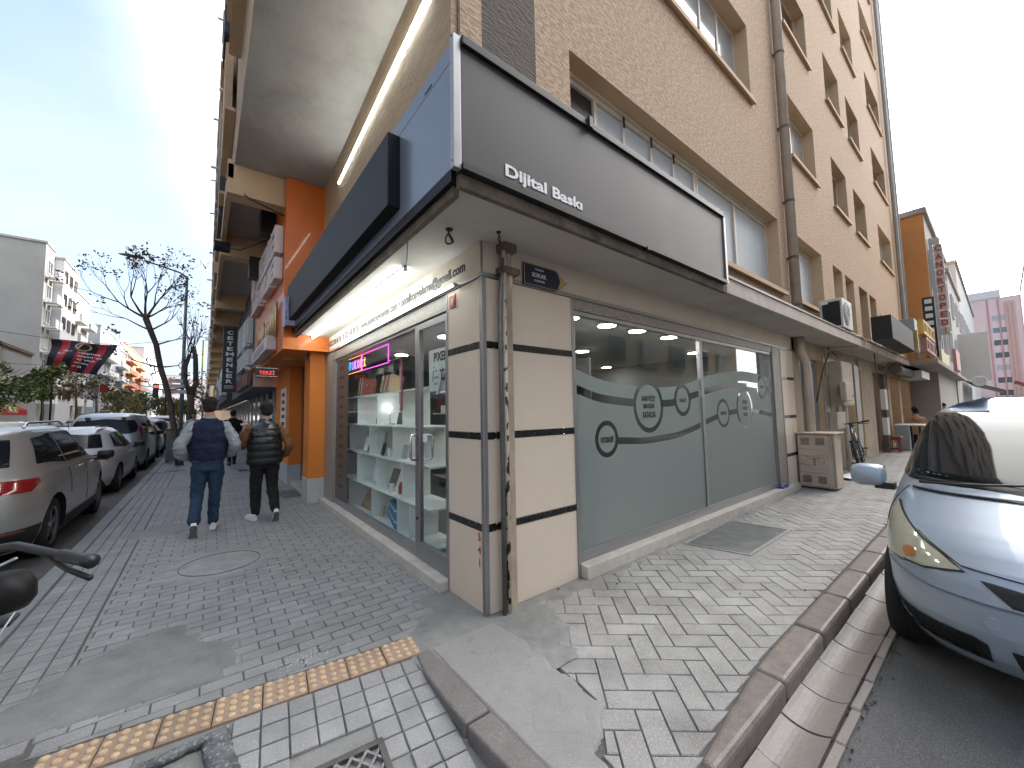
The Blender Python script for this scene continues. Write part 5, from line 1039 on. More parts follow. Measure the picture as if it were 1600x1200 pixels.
for i, (y, z, w, h, x, c_, lab) in enumerate(((2.95, .955, .07, .30, .3, (.45, .42, .38), 'tall narrow catalogue beside the white framed print'), (3.62, .955, .12, .22, .3, (.2, .12, .08), 'brown box frame at the far end of the third shelf'), (3.3, 1.365, .16, .26, .35, (.08, .09, .1), 'black stand behind the trophy'), (2.3, 1.365, .30, .16, .3, (.05, .05, .055), 'flat dark screen lying beside the desk lamp'), (3.9, .53, .12, .28, .3, (.10, .11, .12), 'dark binder at the far end of the second shelf'), (2.95, .53, .05, .18, .28, (.5, .45, .3), 'small brass plaque on the second shelf'), (2.1, .955, .14, .17, .25, (.5, .5, .5), 'white card holder nearest the door on the third shelf'), (2.85, .125, .10, .14, .25, (.5, .35, .2), 'little kraft box by the kraft board'))):
    leaning('shelf_item', lab, 'display item', y, z, w, h, mat('goods%d' % i, c_, .5), x, a=.18)
# ================================================================ VEHICLES
m_carglass = mat('car_window_glass', (.012, .015, .018), .05, spec=.22); m_trim = mat('black_car_trim', (.015, .015, .016), .5); m_under = mat('car_underside', (.01, .01, .01), .9)
m_rim = mat('alloy_rim', (.28, .28, .29), .35, .8); m_lampred = mat('tail_lamp_red', (.28, .012, .015), .15, coat=1.); m_lampclr = mat('head_lamp_clear', (.50, .48, .36), .12, coat=1., vary=.12, vscale=14, coord='object')
def paint(name, c, metal=.4, rough=.35): return mat(name, c, rough, metal, coat=.5, coord='object', bump=.02, bscale=4, bdist=.02)
class Car:
    def __init__(s, F, R, Wd, nf=4.2, nr=5.): s.F, s.R, s.W, s.nf, s.nr = F, R, Wd, nf, nr
    def dims(s, z): return interp(s.F, z), interp(s.R, z), interp(s.W, z)
    def q(s, t, z, front=True):
        """t in 0..1 from centreline end round to the flank middle (x=0)"""
        xf, xr, w = s.dims(z); a = xf if front else -xr; n = s.nf if front else s.nr
        # polar sampling, weighted to the corner
        ang = atan2(w * sin(t * pi / 2), a * cos(t * pi / 2)) if False else None
        K = s.table(n); c, d = K(t, a, w); return (c if front else -c), d
    def table(s, n):
        def f(t, a, w):
            # march along the curve by arc length
            key = (round(a, 3), round(w, 3), n)
            if key not in CT:
                P = []
                for i in range(161):
                    th = pi / 2 * i / 160; r = ((cos(th)) ** n + (sin(th)) ** n) ** (-1 / n); P.append((a * r * cos(th), w * r * sin(th)))
                L_ = [0]
                for p, q2 in zip(P, P[1:]): L_.append(L_[-1] + hypot(q2[0] - p[0], q2[1] - p[1]))
                CT[key] = (P, L_)
            P, L_ = CT[key]; d = t * L_[-1]; i = min(max(bisect(L_, d) - 1, 0), len(P) - 2); u = (d - L_[i]) / max(1e-9, L_[i + 1] - L_[i])
            return P[i][0] + (P[i + 1][0] - P[i][0]) * u, P[i][1] + (P[i + 1][1] - P[i][1]) * u
        return f
    def S(s, t, z, front, side):
        x, y = s.q(min(max(t, 0), 1), z, front); return Vector((x, y * side, z))
    def tf(s, z, y=None, x=None, front=True):
        """arc parameter where |y| or |x| is reached"""
        lo, hi = 0., 1.
        for _ in range(22):
            m = (lo + hi) / 2; P = s.q(m, z, front)
            if (y is not None and P[1] < y) or (x is not None and abs(P[0]) > abs(x)): lo = m
            else: hi = m
        return (lo + hi) / 2
    def body(s, zs, nq=22):
        b = MB(); rows = []
        for z in zs:
            R = [s.S(i / nq, z, True, 1) for i in range(nq)] + [s.S(1 - i / nq, z, False, 1) for i in range(nq)] + [s.S(i / nq, z, False, -1) for i in range(nq)] + [s.S(1 - i / nq, z, True, -1) for i in range(nq)]
            rows.append(R)
        b.grid(rows, 0, True); b.poly(rows[0][::-1]); b.poly(rows[-1]); return b
    def patch(s, poly, side, off=.004, n=8, m=10, front=True, b=None):
        """poly: list of (kind, value, z): kind 'y' lateral, 'x' lengthwise; mapped to (t,z) then filled row by row"""
        tz = [(s.tf(z, **{k: abs(v)}, front=(front if k == 'y' else v >= 0)) * (1 if (front if k == 'y' else v >= 0) else -1) + (0 if (front if k == 'y' else v >= 0) else 2), z) for k, v, z in poly]
        # t runs 0..1 on the front quarter, 1..2 on the rear quarter (2 = rear centre)
        tz = [(t, z) for t, z in tz]; z0, z1 = min(z for _, z in tz), max(z for _, z in tz); rows = []; b = b or MB()
        for i in range(n + 1):
            z = z0 + (z1 - z0) * (i / n) * .9998 + 1e-5; xs = []
            for (ta, za), (tb_, zb) in zip(tz, tz[1:] + tz[:1]):
                if (za - z) * (zb - z) <= 0 and abs(zb - za) > 1e-9: xs.append(ta + (tb_ - ta) * (z - za) / (zb - za))
            if len(xs) < 2: continue
            a, c = min(xs), max(xs); R = []
            for j in range(m + 1):
                t = a + (c - a) * j / m
                def SS(t, z): return s.S(t, z, True, side) if t <= 1 else s.S(2 - t, z, False, side)
                p = SS(t, z); du = SS(t + .004, z) - SS(t - .004, z); dv = SS(t, z + .004) - SS(t, z - .004); nn = du.cross(dv)
                if nn.length < 1e-9: nn = Vector((p.x, p.y, 0))
                nn.normalize()
                if nn.dot(Vector((p.x * .3, p.y, .25))) < 0: nn = -nn
                R.append(p + nn * off)
            rows.append(R)
        if len(rows) > 1: b.grid(rows)
        return b
CT = {}
def bool_cut(o, cutters):
    for c in cutters:
        m = o.modifiers.new('cut', 'BOOLEAN'); m.operation = 'DIFFERENCE'; m.object = c; m.solver = 'EXACT'
    dg = bpy.context.evaluated_depsgraph_get(); dg.update(); me = bpy.data.meshes.new_from_object(o.evaluated_get(dg)); o.modifiers.clear(); o.data = me
    for c in cutters: bpy.data.objects.remove(c)
def wheel(par, x, y, side, r=.315, w=.2, spokes=5, steer=0., rimm=None):
    t = bpy.data.objects.new('wheel', None); 
    t.matrix_basis = Matrix.Translation((x, y, r)) @ Matrix.Rotation(steer, 4, 'Z'); link_local(t, par)
    M = Matrix.Rotation(-pi / 2 * side, 4, 'X')
    b = MB(); b.lathe([(r * .62, -w / 2), (r * .93, -w / 2), (r * .985, -w / 2 + .025), (r, -w / 2 + .045), (r, w / 2 - .045), (r * .985, w / 2 - .025), (r * .93, w / 2), (r * .66, w / 2), (r * .62, w / 2 - .02)], (0, 0, 0), 36, M=M, caps=False)
    for k in range(4): 
        zz_ = -w / 2 + .06 + k * (w - .12) / 3; b.lathe([(r + .0005, zz_ - .004), (r + .0045, zz_ - .003), (r + .0045, zz_ + .003), (r + .0005, zz_ + .004)], (0, 0, 0), 36, M=M, caps=False)
    local_build(b, 'tyre', m_rubber, t, smooth=False)
    b = MB(); b.lathe([(r * .64, -w / 2 + .02), (r * .60, w / 2 - .08), (.02, w / 2 - .09)], (0, 0, 0), 28, M=M, caps=False); local_build(b, 'rim_barrel', m_trim, t)
    b = MB(); b.lathe([(r * .66, w / 2 - .012), (r * .66, w / 2 - .002), (r * .60, w / 2 - .012), (r * .60, w / 2 - .03)], (0, 0, 0), 32, M=M, caps=False); b.lathe([(.055, w / 2 - .04), (.05, w / 2 - .012), (.0, w / 2 - .012)], (0, 0, 0), 16, M=M, caps=False)
    for k in range(spokes):
        a = 2 * pi * k / spokes; b.box(-.022, .022, .03, r * .62, w / 2 - .045, w / 2 - .018, M=M @ Matrix.Rotation(a, 4, 'Z')); 
    local_build(b, 'rim', rimm or m_rim, t)
    return t
def link_local(o, par): COL.objects.link(o); o.parent = par; return o
def local_build(b, name, m, par, smooth=False, bevel=0.):
    o = bpy.data.objects.new(name, b.mesh(name, m, smooth)); link_local(o, par)
    if bevel: q = o.modifiers.new('bevel', 'BEVEL'); q.width = bevel; q.segments = 2; q.limit_method = 'ANGLE'
    return o
def zlist(z0, z1, knots): return sorted({round(z0 + (z1 - z0) * i / 30, 4) for i in range(31)} | {k for k in knots if z0 <= k <= z1})
def make_car(name, label, cat, loc, rot, car, H, wb, pm, spec, group=None, detail=2):
    t = thing(name, label, cat, (0, 0, 0), group); r, tw = spec.get('r', .315), spec.get('track', .74)
    zs = zlist(.2, H, [z for z, _ in car.F] + [z for z, _ in car.W] + [H - .004])
    b = car.body([z for z in zs if z <= H]); o = local_build(b, 'body', pm, t, smooth=True)
    if detail:
        cut = []
        for x in wb:
            for s in (1, -1):
                c = MB(); c.lathe([(r + .055, -.18), (r + .055, .4)], (x, s * .62, r), 30, M=Matrix.Rotation(-pi / 2 * s, 4, 'X')); co = bpy.data.objects.new('c', c.mesh('c', m_under)); COL.objects.link(co); fixn(co); cut.append(co)
        fixn(o); o.data.materials.append(m_under); bool_cut(o, cut); smooth_angle(o, 38)
    for x in wb:
        for s in (1, -1): wheel(t, x, s * (tw - .1), s, r, .2 if detail else .2, spec.get('spokes', 5), spec.get('steer', 0) if x > 0 else 0, spec.get('rim'))
    for nm, mt, polys, side, kw in spec['patches']:
        for s in ((1, -1) if side == 0 else (side,)):
            kw2 = dict(kw); b = car.patch(polys, s, **kw2); 
            if b.v: local_build(b, nm, mt, t, smooth=True)
    if 'extra' in spec: spec['extra'](t, car)
    t.location = loc; t.rotation_euler = (0, 0, rot); t.scale = spec.get('scale', (1, 1, 1)); return t
def mirrors(t, x, y, z, pm, s=1.):
    for sd in (1, -1):
        b = MB(); rows = []
        for i in range(9):
            u = i / 8 * pi; rr_ = sin(u) ** .3; rows.append([(x + .085 * s * cos(u), sd * (y + .12) + .105 * rr_ * (abs(cos(v)) ** .6 * (1 if cos(v) > 0 else -1)), z + .068 * rr_ * s * (abs(sin(v)) ** .6 * (1 if sin(v) > 0 else -1))) for v in [k * 2 * pi / 14 for k in range(14)]])
        b.grid(rows, 0, True); o = local_build(b, 'mirror', pm, t, smooth=True)
        b = MB(); b.box(x - .085, x - .075, sd * (y + .11) - .08, sd * (y + .11) + .08, z - .055, z + .055); local_build(b, 'mirror_glass', m_carglass, o)
        b = MB(); b.box(x - .05, x + .05, min(sd * (y - .03), sd * (y + .08)), max(sd * (y - .03), sd * (y + .08)), z - .09, z - .045); local_build(b, 'mirror_foot', m_trim, o)
def seam(b, car, pts, side, off=.0015, w=.004):
    """thin dark seam following the skin through the given ('x'|'y', v, z) points"""
    for (a, c) in zip(pts, pts[1:]):
        n = 8; P = []
        for i in range(n + 1):
            u = i / n; k = a[0]; v = a[1] + (c[1] - a[1]) * u; z = a[2] + (c[2] - a[2]) * u; fr_ = (v >= 0) if k == 'x' else (a[3] if len(a) > 3 else True)
            P.append(car.S(car.tf(z, **{k: abs(v)}, front=fr_), z, fr_, side) + Vector((.001 if fr_ else -.001, side * off, off * .5)))
        b.tube(P, w, 4, caps=False)
    return b
# ---- near silver-blue hatchback on the right ---------------------------------------------
colt = Car([(.2, 1.80), (.30, 1.89), (.42, 1.93), (.55, 1.93), (.63, 1.90), (.69, 1.85), (.75, 1.77), (.81, 1.65), (.87, 1.50), (.92, 1.37), (.96, 1.28), (1.0, 1.20), (1.1, .99), (1.22, .72), (1.32, .48), (1.40, .26), (1.45, .08), (1.49, -.12), (1.52, -.35), (1.54, -.62)],
           [(.2, -1.80), (.35, -1.92), (.6, -1.93), (.9, -1.90), (1.1, -1.80), (1.3, -1.66), (1.42, -1.52), (1.49, -1.35), (1.52, -1.2), (1.54, -1.0)],
           [(.2, .77), (.3, .82), (.45, .845), (.65, .845), (.80, .825), (.90, .80), (1.0, .765), (1.15, .72), (1.3, .665), (1.40, .61), (1.46, .54), (1.50, .45), (1.54, .30)], 3.6, 5.)
m_blue = paint('silver_blue_car_paint', (.34, .40, .48), .25, .4)
def colt_extra(t, car):
    mirrors(t, .90, .80, .99, m_blue, 1.15)
    b = MB()
    for s in (1, -1):
        seam(b, car, [('x', 1.30, .945), ('y', .60, .78), ('y', .42, .685), ('y', .0, .655)][1:], s)
    local_build(b, 'bonnet_seam', m_trim, t)
    for s in (1, -1):
        b = MB(); seam(b, car, [('x', .98, .35), ('x', 1.0, .95)], s); seam(b, car, [('x', -.25, .3), ('x', -.28, 1.3)], s); local_build(b, 'door_seam', m_trim, t)
        b = MB(); seam(b, car, [('y', .0, .545), ('y', .55, .555), ('y', .76, .575)], s, .0, .007); local_build(b, 'bumper_crease', mat('bumper_shadow_line', (.13, .17, .23), .4, coat=.6), t)
    # wipers and cowl
    for (y0, y1) in ((-.62, -.05), (-.02, .55)):
        P = []
        for i in range(9):
            u = i / 8; y = y0 + (y1 - y0) * u; z = .975 + .05 * u; P.append(car.S(car.tf(z, y=abs(y)), z, True, 1 if y > 0 else -1) + Vector((.018, 0, .018)))
        b = MB(); b.tube(P, [.011] + [.007] * 8, 6); local_build(b, 'wiper', m_black, t)
    # badge ring / tow cover
    p = car.S(car.tf(.47, y=.32), .47, True, -1); 
    for s in (-1,):
        p = car.S(car.tf(.47, y=.33), .47, True, s); b = MB(); b.lathe([(.032, 0), (.032, .002), (.029, .003)], tuple(p + Vector((.0, 0, 0))), 20, M=Matrix.Rotation(pi / 2, 4, 'Y') @ Matrix.Identity(4)); local_build(b, 'tow_cover', m_blue, t)
cp = []
GRF = dict(n=8, m=12)
cp += [('windscreen', m_carglass, [('y', .0, .985), ('y', .66, 1.0), ('y', .53, 1.44), ('y', 0, 1.455)], 0, dict(off=.005, n=14, m=12)),
       ('windscreen_border', m_trim, [('y', .0, .955), ('y', .70, .965), ('y', .56, 1.45), ('y', 0, 1.468)], 0, dict(off=.0025, n=14, m=12)),
       ('cowl', m_trim, [('y', .0, .935), ('y', .66, .945), ('y', .66, .968), ('y', 0, .962)], 0, dict(off=.006, n=3, m=12)),
       ('headlamp', m_lampclr, [('y', .42, .665), ('y', .60, .625), ('y', .765, .60), ('x', 1.18, .68), ('x', 1.07, .83), ('x', 1.12, .86), ('y', .66, .80), ('y', .50, .71)], 0, dict(off=.006, n=16, m=14)),
       ('headlamp_border', m_trim, [('y', .405, .66), ('y', .60, .615), ('y', .773, .59), ('x', 1.165, .68), ('x', 1.055, .84), ('x', 1.11, .872), ('y', .66, .812), ('y', .49, .718)], 0, dict(off=.003, n=16, m=14)),
       ('indicator_lens', mat('amber_lens', (.55, .18, .05), .2, coat=1.), [('y', .60, .66), ('y', .615, .645), ('y', .645, .642), ('y', .66, .655), ('y', .66, .68), ('y', .64, .693), ('y', .615, .693), ('y', .60, .68)], 0, dict(off=.009, n=4, m=4)),
       ('upper_grille', m_black, [('y', .0, .545), ('y', .26, .56), ('y', .36, .645), ('y', .0, .625)], 0, dict(off=.004, n=6, m=10)),
       ('lower_grille', m_black, [('y', .0, .24), ('y', .24, .25), ('y', .28, .365), ('y', .0, .365)], 0, dict(off=.003, n=6, m=10)),
       ('side_grille', m_black, [('y', .34, .27), ('y', .62, .29), ('y', .73, .38), ('y', .40, .38), ('y', .35, .36)], 0, dict(off=.003, n=6, m=10)),
       ('side_window', m_carglass, [('x', .88, 1.0), ('x', -.2, 1.0), ('x', -.2, 1.38), ('x', .22, 1.38)], 0, dict(off=.004, n=8, m=10)),
       ('side_window', m_carglass, [('x', -.26, 1.0), ('x', -1.2, 1.02), ('x', -1.1, 1.36), ('x', -.26, 1.38)], 0, dict(off=.004, n=8, m=10)),
       ('sill_skirt', m_trim, [('y', .0, .205), ('y', .70, .205), ('y', .70, .235), ('y', .0, .225)], 0, dict(off=.004, n=3, m=10)),
       ]
for k in range(5): z = .28 + k * .019; cp.append(('grille_slat', m_dkmetal, [('y', .36 + k * .006, z), ('y', .64 + k * .02, z + .003), ('y', .64 + k * .02, z + .008), ('y', .36 + k * .006, z + .005)], 0, dict(off=.009, n=2, m=8)))
for k in range(5): z = .565 + k * .013; cp.append(('grille_slat', m_dkmetal, [('y', .0, z), ('y', .22 + k * .02, z + .004), ('y', .22 + k * .02, z + .008), ('y', 0, z + .004)], 0, dict(off=.009, n=2, m=8)))
car1 = make_car('parked_car', 'silver blue hatchback with a clouded headlamp, parked at the brown kerb on the right', 'car', (3.46, -2.69, -.13), pi, colt, 1.54, (1.13, -1.37), m_blue, dict(r=.30, track=.80, patches=cp, extra=colt_extra, steer=0., spokes=5, scale=(1.03, 1.02, 1.09)))
# ---- left row ---------------------------------------------------------------------------
suv = Car([(.2, 2.05), (.4, 2.18), (.7, 2.2), (.85, 2.1), (.95, 1.85), (1.02, 1.4), (1.07, 1.1), (1.3, .65), (1.48, .3), (1.56, .0), (1.6, -.4)], [(.2, -2.1), (.4, -2.2), (.6, -2.2), (.85, -2.16), (1.0, -2.08), (1.25, -1.92), (1.45, -1.78), (1.54, -1.6), (1.6, -1.2)],
          [(.2, .85), (.35, .90), (.6, .915), (.85, .90), (1.0, .865), (1.05, .84), (1.3, .75), (1.48, .66), (1.55, .56), (1.6, .35)], 4.5, 5.5)
m_suv = paint('taupe_silver_car_paint', (.40, .385, .37), .4, .3)
def rails(y, z, x0, x1, mt):
    def f(t, car):
        for s in (1, -1): b = MB(); b.tube([(x0, s * y, z - .05), (x0 + .12, s * y, z), (0, s * y * .99, z + .015), (x1 - .12, s * y, z), (x1, s * y, z - .05)], .017, 8); local_build(b, 'roof_rail', mt, t, smooth=True)
    return f
def suv_extra(t, car):
    rails(.60, 1.60, -1.4, .2, m_chrome)(t, car); mirrors(t, .85, .88, 1.04, m_trim, 1.1)
    for x in (-.15, .62): 
        for s in (1, -1):
            p = car.S(car.tf(.96, x=abs(x), front=x > 0), .96, x > 0, s); b = MB(); b.box(p.x - .10, p.x + .10, p.y - .012 + s * .012, p.y + .012 + s * .012, .95, .975); local_build(b, 'door_handle', m_chrome, t, bevel=.006)
    for s in (1, -1):
        b = MB(); seam(b, car, [('x', .18, .42), ('x', .18, 1.45)], s); seam(b, car, [('x', -.75, .65), ('x', -.72, 1.0)], s); local_build(b, 'door_seam', m_trim, t)
def side_windows(x0, x1, x2, x3, zb, zt, tilt0, tilt1):
    return [('side_window', m_carglass, [('x', x0, zb), ('x', x1 + .04, zb), ('x', x1 + .04, zt), ('x', x0 - tilt0, zt)], 0, dict(off=.004, n=8, m=10)), ('side_window', m_carglass, [('x', x1 - .03, zb), ('x', x2 + .03, zb), ('x', x2 + .03, zt), ('x', x1 - .03, zt)], 0, dict(off=.004, n=8, m=10)),
            ('side_window', m_carglass, [('x', x2 - .03, zb), ('x', x3, zb + .03), ('x', x3 + tilt1, zt - .02), ('x', x2 - .03, zt)], 0, dict(off=.004, n=8, m=6))]
sp_ = side_windows(.95, .18, -.72, -1.62, 1.07, 1.47, .55, .25)
sp_ += [('window_chrome', m_chrome, [('x', 1.05, 1.04), ('x', -1.68, 1.06), ('x', -1.68, 1.072), ('x', 1.05, 1.052)], 0, dict(off=.006, n=2, m=24)),
        ('rear_window', m_carglass, [('y', 0, 1.07), ('y', .64, 1.08), ('y', .56, 1.44), ('y', 0, 1.46)], 0, dict(off=.005, n=8, m=8, front=False)),
        ('tail_lamp', m_lampred, [('y', .45, .84), ('y', .80, .84), ('x', -1.70, .93), ('x', -1.72, .96), ('y', .8, .985), ('y', .45, .99)], 0, dict(off=.008, n=8, m=12, front=False)),
        ('lower_cladding', m_trim, [('y', 0, .22), ('x', -1.75, .22), ('x', -1.72, .46), ('y', 0, .5)], 0, dict(off=.006, n=6, m=12, front=False)),
        ('side_cladding', m_trim, [('x', .95, .22), ('x', -.95, .22), ('x', -.95, .38), ('x', .95, .38)], 0, dict(off=.006, n=4, m=12)),
        ('reflector', m_lampred, [('y', .55, .42), ('y', .78, .42), ('y', .78, .45), ('y', .55, .45)], 0, dict(off=.012, n=2, m=6, front=False)),
        ('tailgate_seam', m_trim, [('y', 0, .62), ('y', .74, .66), ('y', .74, .668), ('y', 0, .628)], 0, dict(off=.003, n=2, m=10, front=False))]
make_car('parked_car', 'taupe grey estate style off-roader with roof rails, nearest whole car along the left kerb', 'car', (-3.975, 6.28, -.13), pi / 2, suv, 1.6, (1.30, -1.32), m_suv, dict(r=.34, track=.87, patches=sp_, extra=suv_extra, spokes=5), 'cars parked along the left kerb')
hat = Car([(.2, 2.05), (.4, 2.14), (.65, 2.12), (.78, 1.95), (.88, 1.5), (.94, 1.15), (1.15, .7), (1.33, .3), (1.42, -.05), (1.47, -.5)], [(.2, -2.05), (.4, -2.16), (.65, -2.15), (.85, -2.08), (.98, -1.98), (1.15, -1.78), (1.33, -1.55), (1.42, -1.3), (1.47, -1.0)],
          [(.2, .82), (.35, .875), (.6, .885), (.8, .875), (.93, .84), (1.15, .73), (1.33, .63), (1.42, .52), (1.47, .3)], 4., 4.6)
m_wht = paint('white_car_paint', (.66, .66, .66), 0., .3)
def hat_extra(t, car):
    mirrors(t, .75, .84, .96, m_trim)
    b = MB(); b.tube([(-1.15, 0, 1.45), (-1.25, 0, 1.62)], .006, 6); local_build(b, 'aerial', m_black, t)
    for x in (-.2, .55):
        for s in (1, -1): p = car.S(car.tf(.84, x=abs(x), front=x > 0), .84, x > 0, s); b = MB(); b.box(p.x - .09, p.x + .09, p.y - .01 + s * .01, p.y + .01 + s * .01, .83, .855); local_build(b, 'door_handle', m_wht, t, bevel=.005)
    b = MB(); b.box(-1.5, -.4, .45, .5, 1.455, 1.475); b.box(-1.5, -.4, -.5, -.45, 1.455, 1.475); local_build(b, 'roof_strip', m_trim, t)
hp_ = side_windows(.85, .12, -.72, -1.45, .97, 1.33, .45, .35) + [('rear_window', m_carglass, [('y', 0, 1.02), ('y', .62, 1.02), ('y', .52, 1.32), ('y', 0, 1.34)], 0, dict(off=.005, n=8, m=8, front=False)),
        ('tail_lamp', m_lampred, [('y', .42, .80), ('y', .72, .77), ('x', -1.78, .82), ('x', -1.72, .93), ('y', .70, .93), ('y', .42, .87)], 0, dict(off=.008, n=8, m=12, front=False)), ('bumper_insert', m_trim, [('y', 0, .21), ('y', .70, .21), ('y', .64, .40), ('y', 0, .42)], 0, dict(off=.006, n=5, m=10, front=False))]
make_car('parked_car', 'white hatchback with wide red tail lamps, second in the row along the left kerb', 'car', (-4.0, 11.45, -.13), pi / 2, hat, 1.47, (1.32, -1.30), m_wht, dict(r=.31, track=.86, patches=hp_, extra=hat_extra, spokes=7), 'cars parked along the left kerb')
van = Car([(.2, 2.1), (.4, 2.2), (.75, 2.2), (.9, 2.05), (1.0, 1.75), (1.08, 1.5), (1.4, 1.05), (1.65, .7), (1.77, .4), (1.82, 0)], [(.2, -2.12), (.4, -2.2), (.8, -2.2), (1.1, -2.17), (1.5, -2.08), (1.7, -2.0), (1.78, -1.85), (1.82, -1.5)],
          [(.2, .86), (.4, .90), (.8, .91), (1.05, .90), (1.3, .85), (1.6, .76), (1.73, .68), (1.79, .58), (1.82, .4)], 4.5, 7.)
m_van = paint('silver_van_paint', (.40, .41, .43), .5, .3)
vp = side_windows(1.25, .45, -.6, -1.8, 1.1, 1.58, .45, .05) + [('rear_window', m_carglass, [('y', 0, 1.14), ('y', .66, 1.2), ('y', .70, 1.4), ('y', .60, 1.62), ('y', 0, 1.64)], 0, dict(off=.005, n=10, m=10, front=False)),
      ('tail_lamp', m_lampred, [('y', .80, .88), ('x', -2.02, .88), ('x', -2.0, 1.38), ('y', .76, 1.38)], 0, dict(off=.008, n=10, m=8, front=False)), ('bumper_insert', m_trim, [('y', 0, .21), ('y', .75, .21), ('y', .75, .34), ('y', 0, .34)], 0, dict(off=.006, n=4, m=10, front=False)), ('side_cladding', m_trim, [('x', 1.0, .22), ('x', -1.0, .22), ('x', -1.0, .36), ('x', 1.0, .36)], 0, dict(off=.006, n=4, m=12))]
def van_extra(t, car):
    mirrors(t, 1.15, .88, 1.12, m_trim, 1.2)
    for y in (-.38, .38): b = MB(); b.box(-2.10, -2.03, y - .05, y + .05, 1.62, 1.69); local_build(b, 'hinge', m_black, t)
    for s in (1, -1): b = MB(); b.tube([(-1.7, s * .68, 1.80), (.3, s * .68, 1.82)], .014, 6); local_build(b, 'roof_rail', m_trim, t)
make_car('parked_van', 'tall silver people carrier with a big rear window, third along the left kerb', 'van', (-3.98, 16.3, -.13), pi / 2, van, 1.82, (1.40, -1.33), m_van, dict(r=.32, track=.88, patches=vp, extra=van_extra), 'cars parked along the left kerb')
make_car('parked_car', 'white car nose just showing at the left edge behind the taupe one', 'car', (-4.08, 1.62, -.13), pi / 2, hat, 1.47, (1.32, -1.30), m_wht, dict(r=.31, track=.86, patches=hp_ + [('headlamp', m_lampclr, [('y', .5, .62), ('y', .78, .60), ('x', 1.55, .7), ('x', 1.5, .78), ('y', .55, .74)], 0, dict(off=.006, n=8, m=10))], extra=hat_extra), 'cars parked along the left kerb')
far_specs = [((-4.0, 21.2), pi / 2, hat, 'dark grey saloon parked beyond the silver people carrier', (.03, .032, .036), 1), ((-4.0, 26.4), pi / 2, suv, 'black car parked further up the left row', (.015, .015, .017), 1), ((-4.0, 31.5), pi / 2, hat, 'white car far up the left kerb row', (.6, .6, .6), 1),
             ((-4.0, 36.6), pi / 2, van, 'distant pale van in the left kerb row', (.55, .55, .55), 1), ((-4.0, 42), pi / 2, hat, 'distant silver car in the left kerb row', (.35, .35, .36), 1), ((-7.6, 30), pi / 2, hat, 'dark car with lit brake lamps driving away in the left street', (.03, .03, .035), 1), ((-10.8, 34), -pi / 2, suv, 'white car seen over the roofs on the far lane', (.5, .5, .5), 1), ((-12.6, 46), -pi / 2, hat, 'grey car parked on the opposite kerb', (.2, .2, .21), 1), ((-7.4, 52), pi / 2, van, 'white van queuing far down the left street', (.6, .6, .6), 1), ((-12.6, 60), -pi / 2, suv, 'dark car on the opposite kerb far away', (.05, .05, .06), 1)]
for (p, rot, cc_, lab, c, _) in far_specs:
    H_ = {id(hat): 1.47, id(suv): 1.6, id(van): 1.82}[id(cc_)]; pt_ = {id(hat): hp_, id(suv): sp_, id(van): vp}[id(cc_)]
    make_car('parked_car' if p[0] in (-4.0, -12.6) else 'moving_car', lab, 'car', (p[0], p[1], -.13), rot, cc_, H_, (1.32, -1.30), paint('car_paint_%d' % int(c[0] * 1000), c, .2 if c[0] < .4 else 0), dict(r=.31, track=.86, patches=[q for q in pt_ if 'window' in q[0] or 'tail' in q[0]] + [('windscreen', m_carglass, [('y', 0, 1.08), ('y', .62, 1.1), ('y', .5, 1.38), ('y', 0, 1.4)], 0, dict(off=.005, n=5, m=6))]), None, 0)
